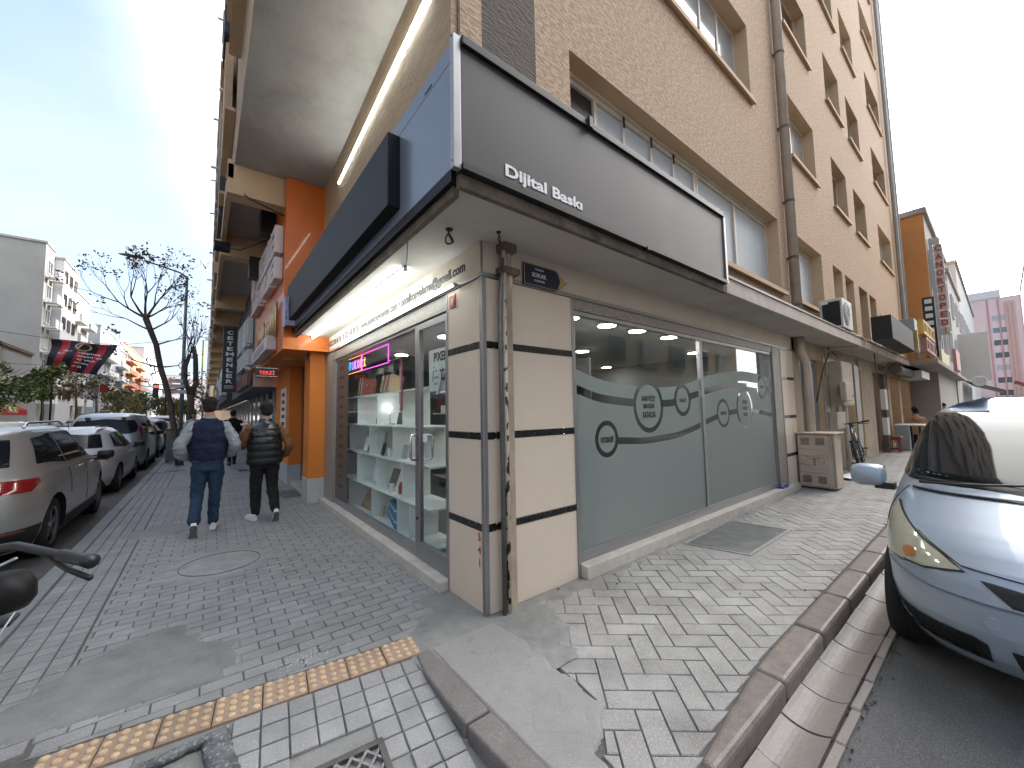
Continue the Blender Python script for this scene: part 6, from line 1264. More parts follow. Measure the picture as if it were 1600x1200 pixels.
# ---------------------------------------------------------------- bicycles
def bicycle(t, M, col, swept=False, parts=True):
    mt = mat('bike_frame_' + col[0], col[1], .35, coat=.6)
    def B(b, n, m, sm=True): b.v = [tuple(M @ Vector(p)) for p in b.v]; return b.build(n, m, t, smooth=sm)
    R_ = .33
    for (x, nm) in ((.54, 'wheel'), (-.52, 'wheel')):
        b = MB(); n = 40; rows = [[(x + (R_ - .02 + .022 * cos(v)) * cos(u), .022 * sin(v), R_ + (R_ - .02 + .022 * cos(v)) * sin(u)) for v in [k * 2 * pi / 8 for k in range(8)]] for u in [i * 2 * pi / n for i in range(n + 1)]]
        b.grid(rows, 0, True); w = B(b, nm, m_rubber)
        b = MB(); b.tube([(x + (R_ - .045) * cos(u), 0, R_ + (R_ - .045) * sin(u)) for u in [i * 2 * pi / 32 for i in range(33)]], .009, 5); b.tube([(x, -.05, R_), (x, .05, R_)], .02, 8)
        for k in range(14): u = k * 2 * pi / 14; b.tube([(x, .02 * (-1) ** k, R_), (x + (R_ - .05) * cos(u), 0, R_ + (R_ - .05) * sin(u))], .0012, 3)
        o = b.v; b.v = [tuple(M @ Vector(p)) for p in b.v]; b.build('rim', m_rim, w)
    b = MB(); hd, hb_, bb_, st_, ra = (.36, 0, .88), (.40, 0, .66), (-.08, 0, .30), (-.22, 0, .78), (-.52, 0, R_)
    for p, q, r in ((hd, hb_, .02), (hd, st_, .016), (hb_, bb_, .019), (bb_, st_, .016)): b.tube([p, q], r, 8)
    for s in (-.06, .06): b.tube([bb_, (ra[0], s, ra[2])], .009, 6); b.tube([st_, (ra[0], s, ra[2])], .008, 6)
    B(b, 'frame', mt)
    b = MB(); b.tube([(.34, 0, .95), (.41, 0, .62)], .017, 8)
    for s in (-.06, .06): b.tube([(.41, s * .9, .64), (.46, s, .5), (.54, s, R_)], .012, 6)
    b.box(.38, .44, -.075, .075, .62, .65); B(b, 'fork', m_black)
    b = MB(); b.tube([(.34, 0, .93), (.37, 0, 1.0)], .018, 8)
    P = [(.36, -.31, 1.02), (.37, -.12, 1.0), (.37, .12, 1.0), (.36, .31, 1.02)] if not swept else [(-.06, -.40, 1.04), (.24, -.20, 1.05), (.37, -.06, 1.02), (.37, .06, 1.02), (.24, .20, 1.05), (-.06, .40, 1.04)]
    b.tube(P, .012, 8); B(b, 'handlebar', m_black)
    for s in (-1, 1):
        g0, g1 = (P[0], P[1]) if s < 0 else (P[-1], P[-2]); g0, g1 = Vector(g0), Vector(g1); d = (g1 - g0).normalized(); b = MB(); b.tube([g0 - d * .005, g0 + d * .02, g0 + d * .13], [.019, .0165, .0165], 10); B(b, 'grip', m_black); b = MB(); b.tube([g0 + d * .19 + Vector((.0, 0, -.012)), g0 + d * .10 + Vector((.015, 0, -.04)), g0 - d * .0 + Vector((.005, 0, -.045))], .008, 6); B(b, 'brake_lever', m_dkmetal)
    b = MB(); b.tube([st_, (-.25, 0, .93)], .014, 8); B(b, 'seat_post', m_alu)
    b = MB(); rows = [[(-.40 + .28 * u, (.075 * (1 - u) ** .7 + .02) * cos(v), .95 + .02 * sin(v) + .01 * (1 - u)) for v in [k * 2 * pi / 10 for k in range(10)]] for u in (0.001, .15, .4, .7, .95, 1.0)]; b.grid(rows, 0, True); b.poly(rows[0][::-1]); b.poly(rows[-1]); B(b, 'saddle', m_black)
    b = MB(); b.lathe([(.09, -.01), (.09, .01)], (0, 0, 0), 18, M=Matrix.Rotation(pi / 2, 4, 'X')); b.v = [(p[0] + bb_[0], p[1] - .05, p[2] + bb_[2]) for p in b.v]; b.tube([(bb_[0], -.07, bb_[2]), (bb_[0] + .1, -.08, bb_[2] - .13)], .009, 6); b.tube([(bb_[0], .07, bb_[2]), (bb_[0] - .1, .08, bb_[2] + .13)], .009, 6); b.box(bb_[0] + .06, bb_[0] + .15, -.16, -.08, bb_[2] - .15, bb_[2] - .13); b.box(bb_[0] - .15, bb_[0] - .06, .08, .16, bb_[2] + .13, bb_[2] + .15); B(b, 'crankset', m_dkmetal)
bk = thing('bicycle', 'dark mountain bicycle leaning at the wall behind the battered utility cabinet', 'bicycle', (10.6, -.3, 0))
bicycle(bk, Matrix.Translation((10.35, -.36, .0)) @ Matrix.Rotation(pi + .12, 4, 'Z') @ Matrix.Rotation(radians(8), 4, 'X') @ Matrix.Scale(1.1, 4), ('grey', (.1, .1, .1)))
# bottle / lamp on the bike not visible; near bicycle at the left edge
bk2 = thing('bicycle', 'black city bicycle whose swept handlebar grip juts in at the left edge', 'bicycle', (-2.35, -.9, -.02))
bicycle(bk2, Matrix.Translation((-2.335, -.75, -.005)) @ Matrix.Rotation(pi / 2, 4, 'Z') @ Matrix.Scale(1.06, 4), ('black', (.012, .012, .013)), swept=True)
b = MB(); b.lathe([(.005, .07), (.05, .06), (.075, .02), (.078, -.03), (.06, -.06), (.01, -.065)], (-2.20, -.25, .905), 18); b.build('headlamp', m_gloss, bk2, smooth=True)
b = MB(); b.box(-2.26, -2.17, -.30, -.20, .80, .81); b.build('bracket', m_black, bk2); b = MB(); b.tube([(-2.19, -.33, .775), (-2.155, -.28, .86)], .003, 5); b.tube([(-2.3, -.4, .93), (-2.22, -.3, 1.0), (-2.12, -.5, 1.07)], .004, 5); b.build('brake_cable', m_pvc, bk2, smooth=True)
# ---------------------------------------------------------------- battered street cabinet, crate, litter
m_cab = mat('dented_beige_steel', (.50, .41, .32), .55, vary=.2, vscale=3, bump=.6, bscale=3.2, bdist=.03, dirt=.5)
cab = thing('utility_cabinet', 'battered beige steel street cabinet with vents and red graffiti by the far pier', 'utility cabinet', (7.3, -.3, 0))
CM = Matrix.Translation((7.03, -.57, 0))
# front (facing camera, -X) from (7.08,.06) to (7.02,-.5)
def cabbox(x0, x1, y0, y1, z0, z1, nm, m=m_cab, bev=.006): b = MB(); b.box(x0, x1, y0, y1, z0, z1); return b.build(nm, m, cab, bevel=bev)
cabbox(7.06, 7.52, -.54, .0 - .03, .03, 1.0, 'case')
cabbox(7.03, 7.06, -.50, -.035, .06, .98, 'front_door'); cabbox(7.07, 7.50, -.575, -.545, .04, .98, 'side_door')
cabbox(6.98, 7.60, -.62, .0 - .02, 1.0, 1.02, 'lid'); cabbox(7.02, 7.56, -.59, -.02, .985, .998, 'lid_lip')
for (y0, z0) in ((-.44, .80), (-.22, .80), (-.44, .12), (-.22, .12)):
    for k in range(6): b = MB(); b.box(7.024, 7.031, y0, y0 + .13, z0 + k * .022, z0 + .009 + k * .022); b.build('vent_slot', m_black, cab)
for k, (za, dz) in enumerate(((.72, .012), (.60, .015), (.44, .02), (.30, .01))):
    b = MB(); b.tube([(7.028, -.49, za), (7.02, -.36, za + dz), (7.028, -.22, za - dz), (7.024, -.05, za + dz)], .008, 6); b.build('dent_ridge', m_cab, cab, smooth=True)
mr_ = mat('red_spray', (.35, .03, .03), .6)
for P in ([(-.14, .585), (-.19, .585), (-.23, .52), (-.27, .58), (-.30, .52)], [(-.33, .57), (-.42, .555), (-.42, .49), (-.32, .50), (-.33, .57)]): b = MB(); b.tube([(7.026, y, z) for y, z in P], .004, 4); b.build('graffiti', mr_, cab)
for k in range(3): cabbox(7.02, 7.03, -.29, -.26, .42 + k * .05, .46 + k * .05, 'torn_label', mat('torn_tape', (.25, .18, .11), .7), .0)
cp_ = MB()
for k in range(3):
    pts = [(9.0 + .55 * cos(a) * (.8 + .3 * random.random()) * (.6 + .2 * k), -.42 + .16 * sin(a) * (.8 + .3 * random.random()), .01 + .02 * random.random() + k * .012) for a in [i * 2 * pi / 9 for i in range(9)]]; cp_.poly(pts)
pp_ = tag(cp_.build('crumpled_paper', m_paper), 'crumpled white paper sheets lying on the pavement behind the street cabinet', 'paper'); pp_.modifiers.new('s', 'SOLIDIFY').thickness = .004
bb2 = thing('blue_packet', 'small crumpled blue and yellow snack packet on the window ledge corner', 'packet', (6.2, -.03, .115)); b = MB(); b.grid([[(6.02 + i * .05, -.075 + j * .045, .12 + .05 * max(0, sin(i * 1.2) * sin(j * 1.3)) + .01 * random.random()) for i in range(7)] for j in range(4)]); o = b.build('foil', mat('blue_foil', (.02, .06, .35), .3), bb2, smooth=True); o.modifiers.new('s', 'SOLIDIFY').thickness = .01
b = MB(); b.box(6.12, 6.22, -.05, -.01, .165, .175); b.build('corner', mat('yellow_foil', (.7, .45, .08), .4), bb2)
# plant or litter bin on the left kerb
bn = thing('litter_bin', 'grey metal litter container on the kerb beside the leaning tree', 'bin', (-2.5, 15.6, 0)); b = MB(); b.box(-2.68, -2.36, 15.3, 15.7, .05, 1.1); b.build('body', mat('galvanised_bin', (.16, .18, .19), .5, .4, vary=.2), bn, bevel=.01); b = MB(); b.box(-2.70, -2.34, 15.28, 15.72, 1.1, 1.14); b.build('lid', m_dkmetal, bn)
for s in (-1, 1): b = MB(); b.box(-2.66 if s < 0 else -2.42, -2.62 if s < 0 else -2.38, 15.35, 15.65, 0, .05); b.build('foot', m_dkmetal, bn)
# ================================================================ PEOPLE
def limb(b, pts, rs, n=12):
    pts = [Vector(p) for p in pts]; P = []; Rr = []
    # densify with a smooth curve and round the ends
    def cr(p0, p1, p2, p3, t): return .5 * ((2 * p1) + (p2 - p0) * t + (2 * p0 - 5 * p1 + 4 * p2 - p3) * t * t + (3 * p1 - p0 - 3 * p2 + p3) * t ** 3)
    for i in range(len(pts) - 1):
        p0, p1, p2, p3 = pts[max(0, i - 1)], pts[i], pts[i + 1], pts[min(len(pts) - 1, i + 2)]
        for k in range(5): t = k / 5; P.append(cr(p0, p1, p2, p3, t)); Rr.append(rs[i] + (rs[i + 1] - rs[i]) * t)
    P.append(pts[-1]); Rr.append(rs[-1]); d0 = (P[0] - P[1]).normalized(); d1 = (P[-1] - P[-2]).normalized(); r0, r1 = Rr[0], Rr[-1]
    P = [P[0] + d0 * r0 * .9, P[0] + d0 * r0 * .6] + P + [P[-1] + d1 * r1 * .6, P[-1] + d1 * r1 * .9]; Rr = [r0 * .3, r0 * .78] + Rr + [r1 * .78, r1 * .3]
    b.tube(P, Rr, n)
def ell(b, rings, n=20):
    """rings: (cx,cy,cz,rx,ry)"""
    rows = [[(cx + rx * cos(a), cy + ry * sin(a), cz) for a in [2 * pi * k / n for k in range(n)]] for cx, cy, cz, rx, ry in rings]
    s = len(b.v); b.grid(rows, 0, True); b.poly(rows[0][::-1]); b.poly(rows[-1])
def ellipsoid(b, c, r, M=None, n=14):
    rows = [[Vector((r[0] * sin(u) * cos(v), r[1] * sin(u) * sin(v), r[2] * cos(u))) for v in [2 * pi * k / n for k in range(n)]] for u in [pi * (i + .02) / 10.04 for i in range(11)]]
    b.grid([[tuple(Vector(c) + (M @ p if M is not None else p)) for p in R] for R in rows], 0, True); b.poly([tuple(Vector(c) + (M @ p if M is not None else p)) for p in rows[0]]); b.poly([tuple(Vector(c) + (M @ p if M is not None else p)) for p in rows[-1][::-1]])
def blend(name, b, m, par, voxel=.012, it=4, amp=0., fs=9., fz=1., puff=None):
    o = bpy.data.objects.new(name, b.mesh(name, m)); COL.objects.link(o); fixn(o)
    r = o.modifiers.new('r', 'REMESH'); r.mode = 'VOXEL'; r.voxel_size = voxel; s = o.modifiers.new('s', 'SMOOTH'); s.iterations = it; s.factor = .5
    dg = bpy.context.evaluated_depsgraph_get(); dg.update(); me = bpy.data.meshes.new_from_object(o.evaluated_get(dg)); o.modifiers.clear(); o.data = me; me.materials.clear(); me.materials.append(m)
    if amp or puff:
        ns = [v.normal.copy() for v in me.vertices]
        for v, nn in zip(me.vertices, ns):
            d = amp * mnoise.fractal(Vector((v.co.x * fs, v.co.y * fs, v.co.z * fs * fz)), .8, 2.2, 3)
            if puff: d += puff(v.co)
            v.co += nn * d
    me.polygons.foreach_set('use_smooth', [True] * len(me.polygons)); me.update(); o.name = name; me.name = name; o.parent = par; return o
m_skin = mat('skin', (.42, .24, .17), .55, vary=.06, vscale=20, coord='object'); m_hair = mat('dark_hair', (.008, .006, .005), .8, bump=.8, bscale=90, coord='object', vary=.4, vscale=30)
m_shoe = mat('white_sneaker', (.72, .71, .70), .55, coord='object'); m_sole = mat('grey_sole', (.16, .15, .13), .8, coord='object')
def hand(b, base, d, up, s=1.):
    """palm and five fingers, slightly curled; d points along the fingers, up is the back of the hand"""
    B, d, up = Vector(base), Vector(d).normalized(), Vector(up); up = (up - d * up.dot(d)).normalized(); sd = d.cross(up)
    limb(b, [B, B + d * .045 * s], [.030 * s, .034 * s], 8)
    for i, (o, l) in enumerate(((-.028, .062), (-.010, .075), (.009, .070), (.026, .055))):
        p = B + d * .06 * s + sd * o * s; limb(b, [p, p + d * l * .5 * s - up * .006, p + d * l * .85 * s - up * .028 * s], [.0095 * s, .0088 * s, .0075 * s], 6)
    p = B + d * .01 * s - sd * .034 * s; limb(b, [p, p - sd * .02 * s + d * .03 * s - up * .01, p - sd * .018 * s + d * .055 * s - up * .02], [.011 * s, .010 * s, .008 * s], 6)
def shoe(par, heel, fwd, upn, s=1., lab=None):
    """heel point on the ground side, fwd direction, upn sole normal pointing up into the foot"""
    H, f, u = Vector(heel), Vector(fwd).normalized(), Vector(upn); u = (u - f * u.dot(f)).normalized(); sd = f.cross(u); M3 = Matrix((sd, f, u)).transposed()
    b = MB(); rows = []
    prof = [(0, .030, .055), (.03, .037, .075), (.08, .036, .085), (.13, .040, .070), (.19, .049, .052), (.24, .045, .040), (.275, .026, .028)]
    for (y, w, h) in prof:
        R = []
        for k in range(12): a = 2 * pi * k / 12; R.append(tuple(H + M3 @ Vector((w * s * cos(a), y * s, .028 + max(-.006, h * s * sin(a)) if sin(a) > 0 else .022))))
        rows.append(R)
    b.grid(rows, 0, True); b.poly(rows[0][::-1]); b.poly(rows[-1]); o = bpy.data.objects.new('shoe', b.mesh('shoe', m_shoe, True)); COL.objects.link(o); fixn(o); o.parent = par
    o.modifiers.new('ss', 'SUBSURF').levels = 1; o.modifiers['ss'].render_levels = 1
    out_ = [(.0, .0, .03), (.05, .036), ]
    pts = [(-.026, -.004), (.026, -.004), (.036, .04), (.034, .11), (.044, .17), (.048, .21), (.040, .255), (.018, .285), (-.018, .285), (-.042, .25), (-.05, .20), (-.045, .14), (-.034, .09), (-.037, .03)]
    M4 = Matrix.Translation(H) @ M3.to_4x4(); q = MB(); q.prism([(x * s, y * s) for x, y in pts], .004, .03, M=M4); so_ = bpy.data.objects.new('midsole', q.mesh('midsole', m_shoe)); COL.objects.link(so_); so_.parent = o
    q = MB(); q.prism([(x * s, y * s) for x, y in pts], 0, .006, M=M4); so_ = bpy.data.objects.new('sole', q.mesh('sole', m_sole)); COL.objects.link(so_); so_.parent = o
    for k in range(8): q = MB()
    return o
def head(b, c, h=.235, yaw=0., tilt=0.):
    """skull, jaw, nose, ears, neck base; faces +Y before yaw"""
    M = Matrix.Rotation(yaw, 3, 'Z') @ Matrix.Rotation(tilt, 3, 'X'); C = Vector(c); s = h / .235
    ellipsoid(b, C + M @ Vector((0, -.005, .03)) * s, (.076 * s, .094 * s, .092 * s), M); ellipsoid(b, C + M @ Vector((0, .028, -.045)) * s, (.056 * s, .060 * s, .07 * s), M)
    ellipsoid(b, C + M @ Vector((0, .096, -.012)) * s, (.013 * s, .018 * s, .026 * s), M); ellipsoid(b, C + M @ Vector((0, .07, -.062)) * s, (.026 * s, .022 * s, .012 * s), M)
    for sx in (-1, 1): ellipsoid(b, C + M @ Vector((sx * .079, -.002, -.008)) * s, (.010 * s, .018 * s, .031 * s), M)
    for sx in (-1, 1): ellipsoid(b, C + M @ Vector((sx * .03, .083, .014)) * s, (.016 * s, .010 * s, .008 * s), M)
def hair(par, c, h=.235, yaw=0., full=1., m=None, low=-.02, back=0.):
    M = Matrix.Rotation(yaw, 3, 'Z'); C = Vector(c); s = h / .235; b = MB()
    ellipsoid(b, C + M @ Vector((0, -.012, .052)) * s, (.082 * s * full, .098 * s * full, .086 * s * full), M); ellipsoid(b, C + M @ Vector((0, -.040, .01 + low)) * s, (.076 * s * full, .066 * s * full, .07 * s), M)
    return blend('hair', b, m or m_hair, par, .008, 3, .004, 60)
# ---- man in the navy varsity jacket
p1 = thing('person', 'man walking away in a navy varsity jacket with grey sleeves, blue jeans and white sneakers', 'person', (0, 0, 0))
b = MB(); hc = (0, .03, 1.645); head(b, hc, .235)
limb(b, [(0, .01, 1.44), (0, .02, 1.56)], [.062, .056]); ell(b, [(0, 0, .90, .13, .09), (0, 0, 1.1, .13, .09), (0, 0, 1.3, .15, .09), (0, 0, 1.42, .12, .07), (0, 0, 1.46, .06, .05)])
for s, a in ((-1, [(-.16, 0, 1.38), (-.275, -.07, 1.12), (-.195, .12, .97)]), (1, [(.16, 0, 1.38), (.275, -.07, 1.12), (.195, .12, .98)])):
    limb(b, a, [.045, .038, .028], 10); hand(b, a[-1], (-.25 * s, .5, -.5), (s, 0, .2), .95)
LL = [(-.09, 0, .90), (-.10, .03, .50), (-.115, -.25, .17)]; RL = [(.09, 0, .90), (.085, .06, .49), (.07, .10, .09)]
limb(b, LL, [.055, .042, .030], 10); limb(b, RL, [.055, .042, .030], 10)
blend('body', b, m_skin, p1, .010, 2)
hair(p1, hc, .235, full=1.04, m=mat('brown_hair', (.014, .009, .007), .85, bump=.8, bscale=90, coord='object', vary=.4, vscale=30))
m_navy = mat('navy_wool', (.006, .013, .040), .9, bump=.3, bscale=200, coord='object'); m_gsl = mat('grey_leather_sleeve', (.27, .28, .30), .45, vary=.06, coord='object')
b = MB(); ell(b, [(0, 0, .93, .185, .125), (0, 0, .96, .205, .145), (0, -.01, 1.1, .20, .145), (0, -.01, 1.25, .205, .14), (0, -.01, 1.36, .205, .125), (0, 0, 1.43, .17, .10), (0, .01, 1.475, .10, .075), (0, .015, 1.50, .075, .07)], 24)
blend('jacket', b, m_navy, p1, .012, 3, .017, 9, 1.2)
b = MB(); ell(b, [(0, 0, .915, .180, .122), (0, 0, .95, .186, .13)], 24); blend('waistband', b, mat('striped_rib_hem', (.05, .06, .10), .8, coord='object'), p1, .01, 1)
b = MB(); ell(b, [(0, .012, 1.48, .083, .078), (0, .015, 1.515, .072, .07)], 24); blend('collar', b, m_gsl, p1, .009, 1)
for a in ([(-.170, -.005, 1.385), (-.245, -.06, 1.25), (-.29, -.09, 1.12), (-.265, .01, 1.01), (-.20, .10, .97)], [(.170, -.005, 1.385), (.245, -.06, 1.25), (.285, -.09, 1.12), (.26, .01, 1.02), (.20, .10, .98)]):
    b = MB(); limb(b, a, [.072, .069, .070, .062, .048], 12); blend('sleeve', b, m_gsl, p1, .010, 3, .016, 10, 1.8)
m_jean = mat('dark_blue_denim', (.022, .055, .10), .85, vary=.4, vscale=5, coord='object', col2=(.010, .022, .042), bump=.3, bscale=150)
b = MB(); ell(b, [(0, 0, .80, .165, .115), (0, 0, .95, .17, .115)], 20); limb(b, [(-.085, 0, .84), (-.10, .035, .50), (-.112, -.10, .33), (-.118, -.22, .18)], [.098, .075, .067, .062], 12); limb(b, [(.088, 0, .84), (.088, .06, .49), (.08, .09, .28), (.075, .095, .10)], [.098, .074, .064, .060], 12)
blend('jeans', b, m_jean, p1, .010, 3, .012, 8, 1.5)
shoe(p1, (-.12, -.335, .16), (.0, .30, -.62), (0, .62, .30), 1.02); shoe(p1, (.075, .02, .0), (.12, 1, 0), (0, 0, 1), 1.02)
p1.location = (-1.615, 4.18, 0); p1.rotation_euler = (0, 0, .0)
# ---- man in the black puffer vest
p2 = thing('person', 'man walking away in a glossy black quilted vest, brown sleeves and black trousers', 'person', (0, 0, 0))
b = MB(); hc = (.01, .03, 1.575); head(b, hc, .225, .15)
limb(b, [(0, .01, 1.38), (0, .02, 1.50)], [.060, .055]); ell(b, [(0, 0, .86, .13, .09), (0, 0, 1.1, .13, .09), (0, 0, 1.26, .15, .09), (0, 0, 1.36, .12, .07), (0, 0, 1.40, .06, .05)])
aL = [(-.17, 0, 1.33), (-.26, .05, 1.12), (-.245, .16, 1.33)]; aR = [(.18, 0, 1.33), (.31, -.06, 1.05), (.24, .10, .88)]
limb(b, aL, [.045, .038, .026], 10); hand(b, (-.245, .17, 1.345), (.2, .2, .9), (-.3, -1, 0), .95); limb(b, aR, [.045, .038, .028], 10); hand(b, aR[-1], (-.3, .4, -.6), (1, 0, .2), .95)
limb(b, [(-.09, 0, .86), (-.095, .04, .48), (-.09, .06, .09)], [.055, .042, .030], 10); limb(b, [(.09, 0, .86), (.105, .02, .48), (.124, -.18, .15)], [.055, .042, .028], 10)
blend('body', b, m_skin, p2, .010, 2); hair(p2, hc, .225, full=1.12, low=-.015)
m_puff = mat('black_puffer_nylon', (.010, .010, .012), .28, coat=.35, coord='object', bump=.25, bscale=30); m_puff2 = mat('matt_black_puffer', (.009, .009, .010), .6, coord='object')
def quilt(z0, st, a): return lambda c: a * (abs(sin(pi * (c.z - z0) / st)) ** .5 - .5)
b = MB(); ell(b, [(0, 0, .80, .21, .155), (0, 0, .86, .225, .165), (0, -.01, 1.05, .215, .16), (0, -.01, 1.15, .215, .155)], 24); blend('vest_skirt', b, m_puff2, p2, .011, 2, .004, 12, 1, quilt(.80, .10, .018))
b = MB(); ell(b, [(0, -.01, 1.10, .212, .155), (0, -.01, 1.22, .215, .15), (0, -.01, 1.32, .205, .13), (0, 0, 1.385, .15, .10), (0, .01, 1.42, .09, .08), (0, .02, 1.46, .078, .075)], 24); blend('vest', b, m_puff, p2, .010, 2, .007, 16, 1.2, quilt(.80, .10, .012))
m_br = mat('brown_suede_sleeve', (.16, .065, .022), .8, vary=.15, coord='object', vscale=8)
b = MB(); limb(b, [(-.185, .0, 1.31), (-.265, .02, 1.17), (-.275, .06, 1.08), (-.262, .13, 1.20), (-.25, .155, 1.29)], [.072, .068, .066, .056, .043], 12); blend('sleeve', b, m_br, p2, .011, 3, .012, 11, 1.5)
b = MB(); limb(b, [(.18, -.005, 1.31), (.265, -.05, 1.15), (.30, -.07, 1.05), (.27, .02, .94), (.235, .085, .90)], [.066, .064, .064, .055, .045], 12); blend('sleeve', b, m_br, p2, .011, 3, .012, 11, 1.5)
m_blk = mat('black_cotton_trousers', (.008, .008, .009), .95, coord='object')
b = MB(); ell(b, [(0, 0, .76, .165, .12), (0, 0, .92, .17, .12)], 20); limb(b, [(-.088, 0, .80), (-.098, .045, .48), (-.095, .065, .28), (-.092, .06, .11)], [.098, .078, .070, .062], 12); limb(b, [(.092, 0, .80), (.105, .03, .48), (.118, -.08, .30), (.125, -.18, .17)], [.10, .080, .070, .060], 12)
blend('trousers', b, m_blk, p2, .010, 3, .011, 8, 1.5)
shoe(p2, (-.10, -.02, .0), (-.3, 1, 0), (0, 0, 1), 1.0); shoe(p2, (.13, -.295, .14), (.0, .42, -.62), (0, .62, .42), 1.0)
b = MB(); b.box(-.30, -.20, .155, .165, 1.385, 1.40, M=None); o = b.build('held_pen', m_paper); o.parent = p2; o.name = 'cigarette'; 
p2.location = (-.955, 4.33, 0)
ph_ = o; ph_.name = 'cigarette'
# ---- woman seated at a white table by the far shops, two more heads beyond
def seated(lab, loc, rot, coat, hairm, hh=.235, bag=True):
    p = thing('person', lab, 'person', (0, 0, 0)); b = MB(); head(b, (0, .05, 1.28), .225); limb(b, [(0, .02, 1.08), (0, .03, 1.2)], [.055, .05]); ell(b, [(0, 0, .45, .17, .13), (0, 0, .7, .14, .1), (0, 0, .95, .16, .1), (0, 0, 1.05, .12, .07), (0, 0, 1.1, .05, .05)])
    for s in (-1, 1): limb(b, [(s * .17, 0, 1.02), (s * .23, .06, .80), (s * .10, .28, .76)], [.045, .04, .03], 8); hand(b, (s * .10, .29, .76), (-s * .3, 1, 0), (0, 0, 1), .9); limb(b, [(s * .09, 0, .5), (s * .11, .40, .50), (s * .11, .42, .08), (s * .11, .52, .05)], [.08, .06, .045, .035], 8)
    blend('body', b, m_skin, p, .013, 2); hair(p, (0, .05, 1.28), hh, full=1.15, m=hairm, low=-.05)
    b = MB(); ell(b, [(0, 0, .44, .20, .16), (0, 0, .6, .19, .15), (0, -.01, .85, .20, .14), (0, -.01, .98, .19, .12), (0, 0, 1.06, .13, .09), (0, .01, 1.1, .075, .07)]); [limb(b, [(s * .18, 0, 1.0), (s * .25, .05, .80), (s * .12, .24, .77)], [.07, .065, .05], 10) for s in (-1, 1)]
    blend('coat', b, coat, p, .014, 3, .01, 10); b = MB()
    for s in (-1, 1): limb(b, [(s * .09, 0, .5), (s * .11, .40, .51), (s * .11, .42, .12)], [.095, .075, .06], 8)
    blend('trousers', b, m_blk, p, .014, 3)
    for s in (-1, 1): q = MB(); q.box(s * .11 - .045, s * .11 + .045, .36, .62, 0, .08); o = q.build('shoe', m_black, bevel=.02); o.parent = p
    if bag: q = MB(); q.tube([(-.16, -.11, 1.03), (0, -.155, .85), (.18, -.13, .62)], .012, 6); o = q.build('strap', m_black); o.parent = p
    p.location = loc; p.rotation_euler = (0, 0, rot); return p
m_tanc = mat('tan_coat', (.40, .20, .10), .8, coord='object', vary=.1)
seated('dark haired woman in a tan coat seated at a white table, far right', (18.0, -.55, 0), -pi / 2 + .5, m_tanc, m_hair)
seated('seated person in a black coat partly hidden behind the silver blue car roof', (23.5, -.85, .12), pi / 2 + .4, mat('black_coat', (.012, .012, .013), .8), m_hair, bag=False)
tb_ = thing('table', 'white folding table with a curved black tube leg outside the far right shop', 'table', (17, -.4, 0)); b = MB(); b.box(16.5, 17.5, -.85, -.15, .80, .84); b.build('table_top', m_white, tb_, bevel=.01); b = MB(); b.box(16.52, 17.0, -.5, -.17, .05, .80); b.build('side_panel', mat('grey_green_panel', (.30, .33, .31), .6), tb_)
for y in (-.75, -.55): b = MB(); b.tube([(16.6, y, .8), (16.55, y, .7), (16.6, y, .4), (16.6, y, 0)], .03, 8); b.build('leg', m_black, tb_, smooth=True)
st_o = thing('stool', 'red brown wooden stool in front of the white table', 'stool', (15.7, -.2, 0)); m_st = mat('red_brown_wood', (.25, .05, .02), .4)
b = MB(); b.box(15.5, 15.9, -.42, -.02, .46, .50); b.build('seat', m_st, st_o, bevel=.008)
for x in (15.53, 15.83):
    for y in (-.39, -.09): b = MB(); b.box(x, x + .05, y, y + .05, 0, .46); b.build('leg', m_st, st_o)
b = MB(); b.box(15.5, 15.53, -.40, -.04, .08, .14); b.box(15.5, 15.53, -.4, -.04, .38, .46); b.build('stretcher', m_st, st_o)
# passer-by further up the left pavement
def walker(lab, loc, rot, top, legs, hm, s=1.):
    p = thing('person', lab, 'person', (0, 0, 0)); b = MB(); head(b, (0, .04, 1.6), .23); limb(b, [(0, 0, 1.4), (0, .02, 1.52)], [.058, .05], 8); ell(b, [(0, 0, .9, .13, .09), (0, 0, 1.3, .15, .09), (0, 0, 1.42, .1, .06)])
    for q in (-1, 1): limb(b, [(q * .17, 0, 1.36), (q * .23, q * .06, 1.1), (q * .22, q * .16, .86)], [.045, .038, .03], 8); hand(b, (q * .22, q * .17, .84), (0, .1, -1), (q, 0, 0), .9); limb(b, [(q * .09, 0, .88), (q * .09, q * .12, .48), (q * .09, q * .20, .08)], [.07, .05, .035], 8)
    blend('body', b, m_skin, p, .014, 2); hair(p, (0, .04, 1.6), .23, m=hm); b = MB(); ell(b, [(0, 0, .85, .19, .13), (0, 0, 1.1, .19, .13), (0, 0, 1.3, .20, .13), (0, 0, 1.4, .15, .09), (0, 0, 1.47, .07, .07)])
    for q in (-1, 1): limb(b, [(q * .18, 0, 1.36), (q * .24, q * .06, 1.12), (q * .225, q * .14, .92)], [.068, .06, .045], 8)
    blend('coat', b, top, p, .015, 3, .01, 10); b = MB()
    for q in (-1, 1): limb(b, [(q * .09, 0, .82), (q * .09, q * .12, .48), (q * .09, q * .19, .12)], [.09, .07, .055], 8)
    blend('trousers', b, legs, p, .015, 3)
    for q in (-1, 1): k = MB(); k.box(q * .09 - .045, q * .09 + .045, q * .19 - .06, q * .19 + .2, 0, .08); o = k.build('shoe', m_black, bevel=.02); o.parent = p
    p.location = loc; p.rotation_euler = (0, 0, rot); return p
walker('pedestrian in a light jacket coming towards the camera far behind the varsity jacket man', (-2.0, 17.5, 0), pi, mat('light_jacket', (.4, .38, .4), .8), m_blk, m_hair)
walker('pedestrian in black walking between the two men far along the pavement', (-.95, 12.8, 0), .1, m_blk, m_blk, m_hair)
